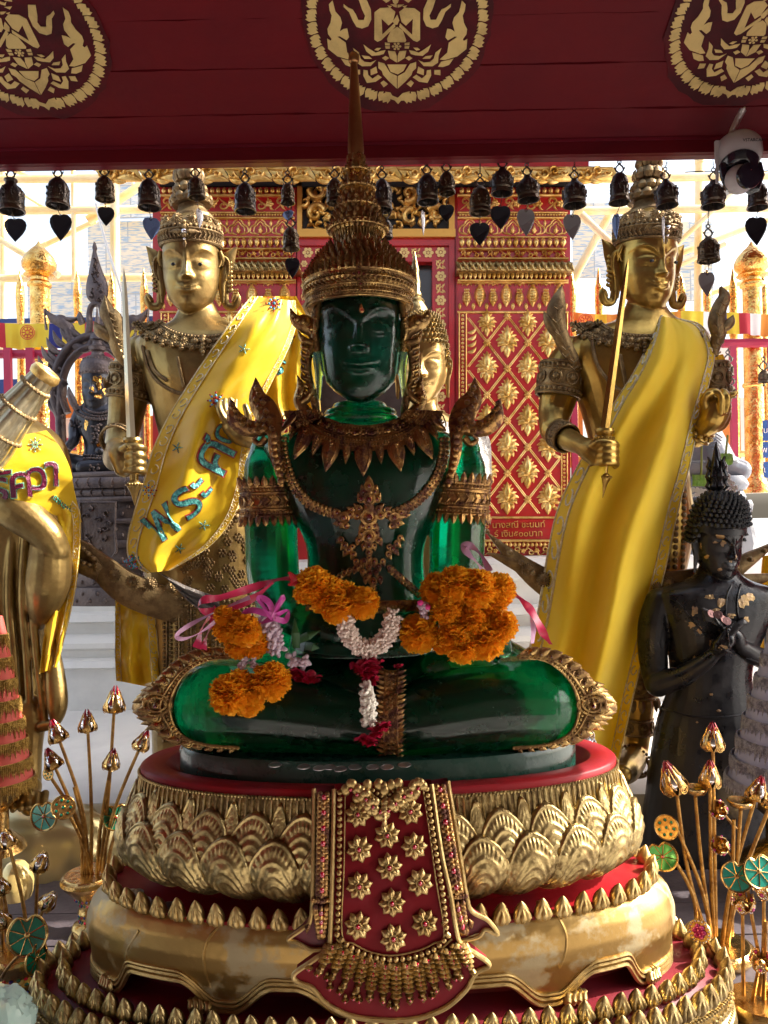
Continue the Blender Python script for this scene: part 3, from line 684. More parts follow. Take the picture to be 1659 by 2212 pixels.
# ---------------- background left and right ----------------
def pole(x0,y0,x1,y1,r,D,label,D1=None,m=None,n=10):
    a,b=P(x0,y0,D),P(x1,y1,D1 or D); mb=MB(); mb.tube([a,(a+b)/2,b],r,n)
    for t in (.0,1.): 
        q=a.lerp(b,t); d=(b-a).normalized()*r*1.3; mb.tube([q-d,q+d],r*1.12,n)
    return mb.build('scaffold_pole',m or M['scaff'],label=label,cat='scaffold pole',group='yellow scaffold poles')
SD=6.4
poles=[(-60,388,345,384,.034,'upper horizontal scaffold pole at the far left'),(-60,456,345,452,.034,'second horizontal scaffold pole at the left, just under the bells'),(-60,602,640,598,.034,'long low horizontal scaffold pole behind the left gold head'),
 (8,340,8,760,.03,'vertical scaffold pole at the left edge'),(247,340,250,720,.04,'thick pale vertical scaffold pole beside the bronze spire'),(158,340,160,600,.02,'thin vertical scaffold pole between two hanging leaves'),
 (200,470,345,372,.036,'diagonal scaffold pole rising to the gilt eave at left'),(95,530,200,480,.022,'short diagonal scaffold pole behind the second leaf'),(-30,500,120,590,.026,'diagonal pole sloping down behind the gold lotus finial'),(10,360,75,385,.018,'short diagonal pole above the leftmost bell'),
 (-30,370,130,470,.014,'thin diagonal pole behind the first two bells'),(290,400,345,455,.014,'thin diagonal pole beside the left eave'),
 (1255,388,1720,378,.034,'upper horizontal scaffold pole at the right'),(1250,456,1720,448,.034,'second horizontal scaffold pole at the right behind the gold crown'),(1512,340,1508,760,.04,'thick vertical scaffold pole right of the right crown'),
 (1330,600,1720,452,.028,'diagonal scaffold pole rising to the far right'),(1470,520,1620,380,.022,'diagonal scaffold pole behind the security camera'),(1390,610,1560,530,.02,'short diagonal scaffold pole by the gold fence'),(1240,600,1330,440,.036,'pale diagonal brace left of the right crown'),
 (1520,640,1720,570,.022,'low diagonal scaffold pole at the far right'),(1262,470,1420,620,.03,'pale blue-white brace behind the right head'),(1235,700,1720,690,.03,'low horizontal pole above the striped banner at right'),(-60,706,345,700,.03,'low horizontal pole above the striped banner at left')]
for i,(a,b,c,d,r,l) in enumerate(poles): pole(a,b,c,d,r,SD+.12*(i%4),l)
# papered boards behind the scaffold
def paper(name,c1,c2,c3):
    m=bpy.data.materials.new(name); m.use_nodes=True; t=m.node_tree; b=t.nodes['Principled BSDF']; b.inputs['Roughness'].default_value=.35
    tc=t.nodes.new('ShaderNodeTexCoord'); br=t.nodes.new('ShaderNodeTexBrick'); br.inputs['Scale'].default_value=1; br.inputs['Brick Width'].default_value=.42; br.inputs['Row Height'].default_value=.3; br.inputs['Mortar Size'].default_value=.006
    mp=t.nodes.new('ShaderNodeMapping'); mp.inputs['Rotation'].default_value=(R(90),0,0); t.links.new(tc.outputs['Object'],mp.inputs[0]); t.links.new(mp.outputs[0],br.inputs[0])
    br.inputs['Color1'].default_value=(*c1,1); br.inputs['Color2'].default_value=(*c2,1); br.inputs['Mortar'].default_value=(.35,.38,.42,1)
    n=t.nodes.new('ShaderNodeTexNoise'); n.inputs['Scale'].default_value=9; n.inputs['Detail'].default_value=8
    m2=t.nodes.new('ShaderNodeMapping'); m2.inputs['Scale'].default_value=(1.2,1,9); t.links.new(tc.outputs['Object'],m2.inputs[0]); t.links.new(m2.outputs[0],n.inputs['Vector'])
    rp=t.nodes.new('ShaderNodeValToRGB'); rp.color_ramp.elements[0].position=.5; rp.color_ramp.elements[1].position=.58; t.links.new(n.outputs['Fac'],rp.inputs[0])
    mx=t.nodes.new('ShaderNodeMix'); mx.data_type='RGBA'; t.links.new(rp.outputs[0],mx.inputs['Factor']); t.links.new(br.outputs['Color'],mx.inputs[6]); mx.inputs[7].default_value=(*c3,1)
    t.links.new(mx.outputs[2],b.inputs['Base Color']); 
    b.inputs['Subsurface Weight'].default_value=0
    return m
pp=paper('papered_board',(.62,.66,.70),(.66,.60,.46),(.30,.42,.58))
for (x0,y0,x1,y1,D,l) in ((215,372,350,470,7.2,'pale papered board above the scaffold pole at left'),(190,480,460,590,7.3,'wide papered board covered in faint blue writing at left'),(1235,440,1330,600,7.3,'papered board with blue writing behind the right lattice edge'),(1440,480,1540,650,7.3,'papered board right of the right gold head'),(60,612,345,700,7.6,'pale board low behind the left gold fence')):
    mb=MB(); a,b=P(x0,y0,D),P(x1,y1,D); mb.box(((a.x+b.x)/2,D,(a.z+b.z)/2),(b.x-a.x,.02,a.z-b.z)); mb.build('papered_board',pp,smooth=False,label=l,cat='board')
# gilt fence: spear bars
GF=M['gold_leaf']
def fence(xs,D,label,y0=600,y1=1010):
    t=thing('gilded_fence',P(xs[len(xs)//2],y1,D),label,'fence')
    for x in xs:
        mb=MB(); s=px(1,D); j=random.uniform(-12,10)
        pr=[(8,0),(9,(y1-y0-60)*.4),(8,(y1-y0-60)*.8),(10,(y1-y0-60)*.82),(7,(y1-y0-60)*.86),(9.5,y1-y0-50),(9,y1-y0-25),(6,y1-y0-8),(.8,y1-y0+12+j)]
        mb.lathe(P(x,y1,D),[(r*s,z*s) for r,z in pr],10); mb.build('bar',GF,t)
    for y in (y0+105,y1-30): mb=MB(); mb.tube([P(xs[0]-30,y,D),P(xs[-1]+30,y,D)],px(7,D)); mb.build('rail',M['gold_bright'],t)
fence([-8,50,106,174,248,318,352,442,570],5.6,'row of gilded spear-topped fence bars at left behind the bronze throne')
fence([1242,1300,1378,1432,1478,1534,1590,1655],5.6,'row of gilded spear-topped fence bars at right behind the banner')
def gpost(x,y0,y1,r,D,label):
    s=px(1,D); h=y1-y0; mb=MB(); b=P(x,y1,D)
    t=thing('gilded_post',b,label,'post','thick gilded posts with lotus finials')
    mb.lathe(b,[(r*1.5*s,0),(r*1.5*s,14*s),(r*1.1*s,26*s),(r*s,40*s),(r*s,(h*.42)*s),(r*1.15*s,(h*.425)*s),(r*1.15*s,(h*.435)*s),(r*s,(h*.44)*s),(r*.98*s,(h-100)*s),(r*1.25*s,(h-96)*s),(r*1.25*s,(h-90)*s),(r*.95*s,(h-84)*s),(r*.95*s,(h-76)*s)],20)
    mb.build('shaft',GF,t)
    mb=MB(); q=b+Vector((0,0,(h-76)*s)); mb.lathe(q,[(r*1.3*s,0),(r*1.6*s,4*s),(r*1.3*s,9*s),(r*1.75*s,20*s),(r*1.8*s,30*s),(r*1.5*s,44*s),(r*.9*s,58*s),(r*.35*s,68*s),(.5*s,78*s)],24); mb.build('lotus_finial',M['gold_leaf'],t)
gpost(92,523,1010,20,5.3,'thick gilded post with lotus finial at far left'); gpost(1632,523,1065,20,5.2,'thick gilded post with lotus finial at far right')
# red pickets
rp=mat('crimson_picket_paint',(.42,.02,.07),.5,0,.1,20)
def picket(x,y0,y1,w,D,l):
    mb=MB(); a=P(x-w/2,y0,D);b=P(x+w/2,y1,D); mb.box(((a.x+b.x)/2,D,(a.z+b.z)/2),(b.x-a.x,.03,a.z-b.z)); mb.build('red_picket',rp,smooth=False,label=l,cat='picket',group='crimson fence pickets')
for x,l in ((20,'crimson picket nearest the left edge'),(68,'crimson picket second from the left edge'),(118,'crimson picket beside the left gilded post'),(302,'crimson picket seen behind the bronze throne'),(345,'crimson picket behind the sword arm')): picket(x,752,1130,22,5.05,l)
for x,l in ((1240,'crimson picket left of the right gold arm'),(1585,'crimson picket left of the right gilded post'),(1668,'crimson picket at the right edge')): picket(x,748,1050,19,5.0,l)
mb=MB(); a=P(-30,765,5.1);b=P(330,765,5.1); mb.tube([a,b],.03,8); mb.build('red_rail',rp,label='crimson rail across the left pickets',cat='rail')
mb=MB(); a=P(1560,742,5.1);b=P(1700,740,5.1); mb.tube([a,b],.03,8); mb.build('red_rail',rp,label='crimson rail across the right pickets',cat='rail')
# coloured boards behind the pickets (stalls beyond)
cols=[((.55,.18,.03),'orange'),((.02,.05,.22),'dark blue'),((.75,.62,.12),'yellow'),((.75,.72,.72),'white'),((.45,.02,.05),'red')]
def band(x0,y0,x1,y1,ci,D,l):
    mb=MB(); a,b=P(x0,y0,D),P(x1,y1,D); mb.box(((a.x+b.x)/2,D,(a.z+b.z)/2),(b.x-a.x,.02,a.z-b.z)); mb.build('coloured_panel',mat('panel_'+cols[ci][1],cols[ci][0],.6),smooth=False,label=l,cat='panel')
band(-40,690,345,712,1,5.9,'long dark blue panel behind the left banner'); band(0,820,130,860,1,6.0,'dark blue panel between the left pickets'); band(-30,862,240,905,0,6.05,'orange panel between the left pickets'); band(-20,906,200,945,3,6.0,'white panel low between the left pickets'); band(60,860,115,935,4,5.9,'red panel behind the third left picket'); band(-30,1090,80,1190,2,5.0,'yellow panel low behind the gold monk')
band(240,900,345,1050,0,6.0,'orange panel behind the bronze throne'); band(-40,945,240,1040,4,6.1,'red panel low between the left pickets')
band(1150,850,1260,1010,0,6.0,'orange panel beside the gilt pilaster'); band(1560,860,1700,980,3,6.2,'grey white panel behind the right gilded post'); band(1530,860,1600,1010,0,5.9,'orange panel left of the right gilded post'); band(1480,745,1590,800,3,6.3,'white panel behind the yellow scarf')
# blue donor signs
bs=mat('blue_sign',(.02,.09,.33),.5); wt=M['white_paint']
for (x,y,w,h,tx,l) in ((1549,878,22,38,'บรู','small blue sign with white lettering left of the gilded post'),(1652,930,30,44,'บ','upper blue sign with white lettering at the right edge'),(1650,972,28,34,'พ','middle blue sign with white lettering at the right edge'),(1650,1015,28,34,'เ','lower blue sign with white lettering at the right edge')):
    mb=MB(); D=5.15; a,b=P(x-w/2,y-h/2,D),P(x+w/2,y+h/2,D); mb.box(((a.x+b.x)/2,D,(a.z+b.z)/2),(b.x-a.x,.012,a.z-b.z)); o=mb.build('blue_sign',bs,smooth=False,label=l,cat='sign')
    tex_text(tx,P(x,y,D)+Vector((0,-.009,0)),px(18,D),wt,'lettering',o)
# striped banners
def banner(x0,x1,y0,y1,cols_,D,label,wheel=None,textat=None):
    mats=[mat('banner_'+str(i),c,.7) for i,c in enumerate([(.02,.03,.22),(.85,.62,.04),(.55,.03,.05),(.85,.84,.82),(.85,.33,.05)])]
    mb=MB(); n=len(cols_)*6; xs=np.linspace(x0,x1,n+1); V=[]
    for x in xs:
        w=.02*math.sin(x*.05)+.008*math.sin(x*.21)
        for t in np.linspace(0,1,5): V.append(P(x,lerp(y0,y1,t)+3*math.sin(x*.02),D)+Vector((0,w*(.5+t),0)))
    for i in range(n):
        for j in range(4): mb.F.append((i*5+j,i*5+j+1,i*5+j+6,i*5+j+5)); mb.M.append(cols_[i//6])
    mb.V.append(np.array([tuple(v) for v in V])); mb.n=len(V)
    o=mb.build('striped_banner',mats,label=label,cat='banner')
    if wheel:
        mb=MB(); c=P(*wheel,D)+Vector((0,-.04,0)); r=px(15,D)
        for rr in (1,.78,.3): mb.tube([c+Vector((r*rr*math.cos(a),0,r*rr*math.sin(a))) for a in np.linspace(0,2*PI,25)[:-1]],r*.07,6,closed=True)
        for k in range(8): a=k*PI/4; mb.tube([c+Vector((r*.3*math.cos(a),0,r*.3*math.sin(a))),c+Vector((r*.8*math.cos(a),0,r*.8*math.sin(a)))],r*.09,6)
        mb.build('wheel_emblem',mat('orange_red_print',(.62,.10,.03),.6),o)
    return o
banner(-40,330,697,750,[1,2,1,1,1,1,0,1,1,2,1,3,1,1,0],5.15,'yellow cloth banner with red wheel emblem and blue stripe at left',wheel=(65,721))
banner(1238,1480,676,716,[4,4,1,4,2,3,0,4,1,4],5.25,'orange and red striped cloth banner behind the right gold head',wheel=(1262,696))
banner(1470,1720,675,722,[1,1,3,0,1,2,3,4,0,2],5.1,'blue yellow red and white striped banner at the far right')
# tree tops far right
# ---------------- pedestal ----------------
CX=-.026; PD=2.0
TH=np.linspace(0,2*PI,241)[:-1]
def ring(a,b,z,th=TH,e=.92):
    c,s=np.cos(th),np.sin(th)
    return np.stack([CX+a*np.sign(c)*abs(c)**e, PD-b*np.sign(s)*abs(s)**e, np.full_like(c,H+z) if np.isscalar(z) else H+z],-1)
ped=thing('pedestal',(CX,PD,TZ),'tall gilded pedestal with lotus cushion and red jewelled apron under the green statue','pedestal')
def rings(L,mt,name,parent,ang=50,capb=False,capt=False):
    A=np.stack([ring(*l) for l in L]); mb=MB(); mb.grid(A,cu=True)
    n=len(TH)
    if capt: mb.F.append(tuple(range(n-1,-1,-1))); mb.M.append(0)
    return mb.build(name,mt,parent,ang=ang)
rings([(.50,.17,-.70),(.50,.17,-.70),(.545,.205,-.636),(.55,.21,-.632),(.605,.248,-.632),(.612,.252,-.637),(.612,.252,-.655)],M['red_seat'],'red_seat',ped,capt=True)
rings([(.60,.22,-.85),(.585,.19,-.875),(.58,.185,-.925),(.60,.20,-.934),(.69,.268,-.934),(.692,.27,-.95)],M['red_seat'],'red_step',ped)
rings([(.66,.16,-1.0),(.67,.185,-1.146),(.70,.21,-1.156),(.81,.30,-1.158),(.83,.305,-1.168),(.875,.33,-1.188)],mat('dark_red_base',(.19,.008,.014),.5,0,.15,20,col2=(.13,.012,.02),vs=4,spec=.25),'red_base_top',ped)
# lotus cushion surface
prof_c=[(.606,.248,-.640),(.614,.256,-.655),(.618,.258,-.69),(.630,.262,-.725),(.642,.268,-.765),(.645,.27,-.80),(.634,.258,-.835),(.60,.225,-.866),(.56,.19,-.880)]
pc=resamp(np.array(prof_c),26)
cush=rings([tuple(r) for r in pc],mat('lotus_cushion_gold',(.36,.25,.10),.4,.9,.5,110,col2=(.14,.09,.04),vs=15,r2=.6),'lotus_cushion',ped)
arcT=np.linspace(0,2*PI,721); mid=ring(.635,.265,-.76,arcT); arc=np.r_[0,np.cumsum(np.linalg.norm(np.diff(mid,axis=0),axis=1))]; ALEN=arc[-1]
zl=pc[:,2]
def surfc(s,z,h=0):         # s: arc length from theta=pi/2 (front centre), positive to +x ; vectorised
    s=np.asarray(s,float); z=np.asarray(z,float)
    th=np.interp((np.interp(PI/2,arcT,arc)-s)%ALEN,arc,arcT)
    a=np.interp(-z,-zl,pc[:,0]); b=np.interp(-z,-zl,pc[:,1])
    def pt(th,a,b,z):
        c,q=np.cos(th),np.sin(th); return np.stack([CX+a*np.sign(c)*abs(c)**.92,PD-b*np.sign(q)*abs(q)**.92,H+z],-1)
    p=pt(th,a,b,z); e=.004
    n=np.stack([np.cos(th)*b,-np.sin(th)*a,0*a],-1); n/=np.linalg.norm(n,axis=-1,keepdims=True)
    za=z+e; p2=pt(th,np.interp(-za,-zl,pc[:,0]),np.interp(-za,-zl,pc[:,1]),za); tz=p2-p; tz/=np.linalg.norm(tz,axis=-1,keepdims=True)
    tx=np.cross(n,tz); n2=np.cross(tz,tx); n2/=np.linalg.norm(n2,axis=-1,keepdims=True); 
    sg=np.sign((n2*n).sum(-1,keepdims=True)); n2=n2*sg
    return p+n2*np.asarray(h)[...,None]
def ogee(u,v):                # u -1..1, v 0..1 -> half width factor
    return np.where(v<.55,1-.10*(1-v/.55)**2,0)+np.where(v>=.55,np.clip(1-((v-.55)/.45),0,1)**.62,0)
def hwf(v): return np.where(v<0,0,np.where(v<.42,.80+.20*np.sin(np.clip(v,0,1)/.42*PI/2),np.where(v<=1,np.clip(np.cos((np.clip(v,.42,1)-.42)/.58*PI/2),0,1)**.55,0)))
def petal(mb,s0,z0,w,h,dome,prot,nu=45,nv=46):
    v=np.linspace(0,.999,nv)[:,None]; u=np.linspace(-1,1,nu)[None,:]; hw=np.broadcast_to(hwf(v),(nv,nu)); vb=np.broadcast_to(v,(nv,nu)); X=u*hw
    x=s0+X*w; z=z0+v*h+0*u; v0=.10; lam=np.ones((nv,nu))
    for k in np.linspace(1,.04,97):
        vv=v0+(vb-v0)/k; ins=(abs(X)<=k*hwf(vv)+1e-6)&(vv>=0)&(vv<=1); lam=np.where(ins,k,lam)
    body=np.clip(1-lam**2.2,0,1)**.7
    rg=sum(np.exp(-((lam-c)/.034)**2) for c in (.20,.36,.51,.66))
    ang=np.arctan2(vb-v0-.12,X*.85); curl=(.5+.5*np.sin(ang*30))*np.clip(1-abs(lam-.81)/.10,0,1)+.5*np.sin(X*60)*np.sin(vb*42)*(lam<.2)
    hh=prot+dome*body+.0034*rg+.0036*curl+.0055*np.exp(-((lam-.955)/.035)**2)-prot*((lam>=.999))
    mb.grid(surfc(x,z,hh))
mb=MB()
n=26
for i in range(n):
    s=(i+.5)*ALEN/n; petal(mb,s,-.838,.061,.158,.015,.006)
    petal(mb,i*ALEN/n,-.80,.022,.140,.006,.003,nu=17,nv=22)
for i in range(n): petal(mb,i*ALEN/n,-.880,.063,.146,.018,.018)
mb.build('lotus_petals',M['gold_relief'],cush,ang=60)
mb=MB(); nr=190
for i in range(nr):
    s=i*ALEN/nr; z=np.linspace(-.655,-.735,8); mb.tube(surfc(np.full(8,s),z,np.full(8,.0015)),.0036,5)
beads(mb,ring(.616,.258,-.650),.0042,2.0,T=SPHL)
mb.build('fluted_band',M['gold_relief'],cush)
# gold body with bracket feet
def feet(th):
    x=np.cos(th)*.755; f=np.zeros_like(th)
    def near(c,w): 
        d=abs((th-c+PI)%(2*PI)-PI); t=np.clip((w-d)/.15+.5,0,1); return t*t*(3-2*t)
    for c,w in ((R(117),.10),(R(60),.10),(R(163),.32),(R(20),.30),(R(200),.3),(R(-20),.3),(R(250),.1),(R(290),.1),(R(90),.16)): f=np.maximum(f,near(c,w))
    return f
prof_b=np.array([(.692,.262,-.934),(.715,.272,-.948),(.742,.28,-.975),(.755,.282,-1.01),(.757,.276,-1.045),(.748,.262,-1.08),(.738,.245,-1.12),(.73,.232,-1.150)])
THb=np.linspace(0,2*PI,481)[:-1]; ff=feet(THb); zb_=-1.080-.070*ff
nv=30; A=np.zeros((nv,len(THb),3)); pbr=resamp(prof_b,80)
for j in range(nv):
    z=-.934+(zb_+.934)*j/(nv-1)
    a=np.interp(-z,-pbr[:,2],pbr[:,0]); b=np.interp(-z,-pbr[:,2],pbr[:,1]); toe=.012*ff*np.clip((-z-1.08)/.07,0,1)
    c,s=np.cos(THb),np.sin(THb); A[j]=np.stack([CX+(a+toe)*np.sign(c)*abs(c)**.92,PD-(b+toe)*np.sign(s)*abs(s)**.92,H+z],-1)
mb=MB(); mb.grid(A,cu=True); mb.grid((A*[1,1,1]-np.stack([np.zeros_like(A[...,0])]*3,-1))[:, ::-1]*1.0+np.array([0,.012,0]),cu=True) if 0 else None
bod=mb.build('gold_body',M['gold_body'],ped,ang=60); BMB=mb
mb=MB(); 
for off,r in ((0,.0065),(.016,.005),(.027,.0035)):
    z=zb_+off; a=np.interp(-z,-pbr[:,2],pbr[:,0]); b=np.interp(-z,-pbr[:,2],pbr[:,1]); c,s=np.cos(THb),np.sin(THb); toe=.012*ff*np.clip((-z-1.08)/.07,0,1)+.002
    mb.tube(np.stack([CX+(a+toe)*np.sign(c)*abs(c)**.92,PD-(b+toe)*np.sign(s)*abs(s)**.92,H+z],-1),r,6,closed=True)
mb.build('bracket_moulding',M['gold_trim'],bod)
mb=MB() # claws / foliage on the feet
for c in (R(122),R(55),R(152),R(30)):
    for k in range(4):
        th=c+(k-1.5)*.022*(1 if c>PI/2 else -1); p=ring(.745,.252,-1.148,np.array([th]))[0]; nn=nrm(((p[0]-CX)*.12,(p[1]-PD)*.8,0)); up=np.array((0,0,1.)); tt=np.cross(nn,up)*(1 if c>PI/2 else -1)
        mb.rib([p+nn*.012,p+nn*.014+up*.012+tt*.003,p+nn*.008+up*.022+tt*.007,p+nn*.010+up*(.032-.005*abs(k-1.5))+tt*.012],[.006,.008,.006,.001],.006,nn,back=.01)
mb.build('claw_foliage',M['gold_trim'],bod)
def bud_t():
    V=[];F=[];n=12
    pr=[(.42,0),(.52,.10),(.55,.28),(.48,.52),(.31,.76),(.14,.92),(.02,1.0)]
    for r,z in pr:
        for i in range(n):
            a=2*PI*i/n; k=1+.06*math.cos(3*a+PI/2); V.append((r*k*math.cos(a),r*k*math.sin(a)*.8,z))
    for j in range(len(pr)-1):
        for i in range(n): q=(i+1)%n; F.append((j*n+i,j*n+q,(j+1)*n+q,(j+1)*n+i))
    V=np.array(V); mb=MB(); mb.add(V,F)
    for s in (-1,0,1):   # clasping leaves
        mb.rib([(s*.30,-.34+abs(s)*.06,0),(s*.40,-.46+abs(s)*.12,.25),(s*.30,-.38+abs(s)*.1,.5),(s*.16,-.22,.72)],[.20,.24,.15,.02],.16,(s*.5,-1,.1),back=.03)
    return np.vstack(mb.V),mb.F
BUD=bud_t()
def budring(a,b,z,h,n,name,w=1.0,lean=.0,parent=None,mt=None,th0=0,th1=2*PI):
    t=np.linspace(th0,th1,600); Rg=ring(a,b,z,t); d=np.r_[0,np.cumsum(np.linalg.norm(np.diff(Rg,axis=0),axis=1))]
    mb=MB()
    for i in range(n):
        th=np.interp(d[-1]*(i+.5)/n,d,t); p=ring(a,b,z,np.array([th]))[0]
        nx,ny=math.cos(th)*b,-math.sin(th)*a; L=math.hypot(nx,ny); nx/=L; ny/=L
        up=nrm((nx*lean+random.uniform(-.06,.06),ny*lean,1)); out=nrm(np.array((nx,ny,0))-up*np.dot((nx,ny,0),up)); xx=np.cross(up,out)*-1
        hs=h*random.uniform(.93,1.06); Am=np.stack([xx*h*w,-out*h*w,up*hs],1); mb.inst(BUD,p,Am)
    return mb.build(name,mt or M['gold_trim'],parent or ped,ang=55)
budring(.693,.266,-.937,.050,64,'bud_border',.72,.25)
budring(.81,.300,-1.160,.052,84,'inner_bud_border',.72,.2,mt=M['gold_relief'])
budring(.872,.328,-1.190,.056,92,'outer_bud_border',.74,.2,mt=M['gold_relief'])
LB=[(.868,.322,-1.186),(.885,.34,-1.195),(.888,.342,-1.205),(.882,.336,-1.21),(.885,.338,-1.255),(.90,.352,-1.265),(.905,.356,-1.29),(.90,.352,-1.35)]
low=rings(LB,M['gold_relief'],'base_wall',ped,ang=40)
mb=MB(); 
for z,r in ((-1.203,.0048),(-1.262,.0048)): beads(mb,ring(.892,.345,z),r,2.2,T=SPHL)
for th in np.linspace(0,PI,70):
    p=ring(.888,.341,-1.233,np.array([th]))[0]; nn=nrm(((p[0]-CX)*.1,(p[1]-PD),0)); u,v,w_=frame(nn)
    for s in (-1,1):
        q=[p+u*(s*.004+.011*(1-t*.8)*math.cos(5*t*s)*1.0)+v*(.011*(1-t*.8)*math.sin(5*t)*s)+nn*.003 for t in np.linspace(0,1,8)]
        mb.tube(q,.0028,5)
mb.build('scroll_relief',M['gold_relief'],low)
# ---------- apron ----------
def AP(cx,cy,o=0):          # crop px -> point on the hanging apron
    x,y=608.3+cx*.3,1659+cy*.3
    t=(y-1695)/500.; D=1.722-.085*min(1,max(0,t)*1.0)-.03*math.sin(PI*min(1,max(0,t)))
    return P(x,y,D)+Vector((0,-o,o*.25))
NA=(0,-1,.22)
def apl(mb,pts,o,th,mi=0,sub=1):
    mb.plate([AP(x,y,o) for x,y in pts][::-1] ,th,NA,mi)
apron=MB()
def strip_grid(mb,left,right,o,th,mi=0,nu=2,nv=40):     # left/right: (x,y) polylines, same param
    L=resamp(np.array(left,float),nv); Rr=resamp(np.array(right,float),nv)
    A=np.array([[AP(*(L[j]*(1-u)+Rr[j]*u),o) for u in np.linspace(0,1,nu)] for j in range(nv)])
    mb.sheet(A[:,::-1],-th if 0 else th,(0,1,-.22) if 0 else (0,-1,.22),mi)
main=[(378,150),(372,500),(365,800),(352,1180),(330,1300),(240,1370),(90,1490),(120,1545),(200,1565),(300,1670),(450,1760),(600,1800),(818,1815),(1000,1800),(1150,1745),(1300,1610),(1380,1500),(1490,1430),(1480,1400),(1385,1330),(1285,1270),(1255,1150),(1215,900),(1150,600),(1080,115)]
def halves(poly,xm): pass
Lm=[(378,150),(372,500),(365,800),(352,1180),(330,1300),(230,1380),(92,1480),(118,1540),(220,1580),(320,1690),(480,1775),(640,1805),(815,1815)]
Rm=[(1080,115),(1150,600),(1215,900),(1255,1150),(1290,1265),(1390,1330),(1495,1415),(1400,1470),(1330,1590),(1200,1710),(1060,1775),(940,1805),(816,1815)]
def rail(mb,poly,r,o,k=6,mi=0): mb.tube(catmull([AP(x,y,o) for x,y in poly],k),r,8,mi)
mb=MB(); yq=lambda Q,y: None
# build cloth as grid by rows in y using interpolation of both outlines
def apron_cloth(mb,L,Rr,o,th,nv=60,nu=14,mi=0):
    L=np.array(L,float);Rr=np.array(Rr,float); A=[]
    Ls=resamp(L,nv);Rs=resamp(Rr,nv)
    for j in range(nv): A.append([AP(*(Ls[j]*(1-u)+Rs[j]*u),o) for u in np.linspace(0,1,nu)])
    A=np.array(A); mb.sheet(A,-th,(0,1,0),mi) if 0 else (mb.grid(A,mi),mb.grid(A[:,::-1]+np.array([0,th,0]),mi),mb.grid(np.stack([A[:,0],A[:,0]+[0,th,0]]),mi),mb.grid(np.stack([A[:,-1]+[0,th,0],A[:,-1]]),mi))
apron_cloth(mb,Lm,Rm,0,.03)
ap=mb.build('apron',M['red_cloth'],ped,ang=60)
mb=MB()
apron_cloth(mb,[(232,150),(225,700),(208,1080),(150,1160),(45,1245),(170,1300),(300,1320)],[(378,150),(372,500),(366,800),(360,1000),(352,1180),(340,1270),(330,1300)],-.012,.02,nu=5)
apron_cloth(mb,[(1080,115),(1150,600),(1215,900),(1235,1000),(1255,1150),(1270,1220),(1285,1260)],[(1200,95),(1290,650),(1335,930),(1370,1040),(1470,1110),(1560,1205),(1420,1190)],-.012,.02,nu=5)
side=mb.build('streamers',M['red_dark'],ap,ang=60)
mb=MB()
rail(mb,Lm+Rm[::-1],.0055,.003)
rail(mb,[(232,150),(225,700),(210,1080),(150,1160),(45,1240),(110,1265),(200,1310),(300,1315)],.0048,-.006)
rail(mb,[(1200,95),(1290,650),(1335,930),(1375,1040),(1490,1105),(1560,1205),(1470,1170),(1420,1220),(1290,1255)],.0048,-.006)
rail(mb,[(458,185),(450,700),(436,1190),(520,1260),(640,1320),(800,1345),(980,1310),(1090,1260),(1170,1190),(1110,800),(1070,500),(1020,160)],.0018,.004)
rail(mb,[(395,1225),(480,1310),(640,1385),(800,1405),(960,1385),(1120,1320),(1225,1225)],.0025,.004)
mb.build('gold_edging',M['gold_trim'],ap)
mb=MB()
for poly in ([(420,175),(418,600),(412,900),(402,1190)],[(1045,150),(1110,600),(1160,900),(1190,1190)],[(400,1195),(490,1280),(640,1350),(800,1375),(970,1350),(1110,1290),(1200,1200)]):
    beads(mb,resamp(catmull([AP(x,y,.006) for x,y in poly],8),200),.0062,2.05)
mb.build('bead_border',M['gold_trim'],ap)
# flower studs
fm=MB(); 
def flower(mb,c,r,nrmv,gm,n=8,gem=1):
    u,v,w=frame(nrmv); c=np.asarray(c)
    a0=random.uniform(0,.6)
    for k in range(n):
        a=a0+2*PI*k/n; d=u*math.cos(a)+v*math.sin(a)
        mb.rib([c+d*r*.25+w*.003,c+d*r*.5+w*.006,c+d*r*.75+w*.005,c+d*r*1.02+w*.001],[r*.12,r*.25,r*.26,r*.03],r*.12,w,back=.004)
        mb.tube([c+d*r*.3+w*(.007+r*.12),c+d*r*.75+w*(.006+r*.12)],r*.05,4)
    mb.tube([c+w*.010+(u*math.cos(a)+v*math.sin(a))*r*.27 for a in np.linspace(0,2*PI,11)[:-1]],r*.075,6,closed=True)
    mb.ball(c+w*.006,(r*.26,r*.26,r*.2)) 
    gm.ball(c+w*(.008+r*.1),r*.17,1)
for i,(x,y) in enumerate(((550,330),(925,310),(760,480),(560,580),(955,560),(775,710),(560,845),(995,820),(795,965),(550,1130),(1030,1110),(805,1220))):
    mb=MB(); flower(mb,AP(x,y,.004),.0285,NA,mb); mb.build('flower_stud',[M['gold_trim'],M['red_gem']],ap)
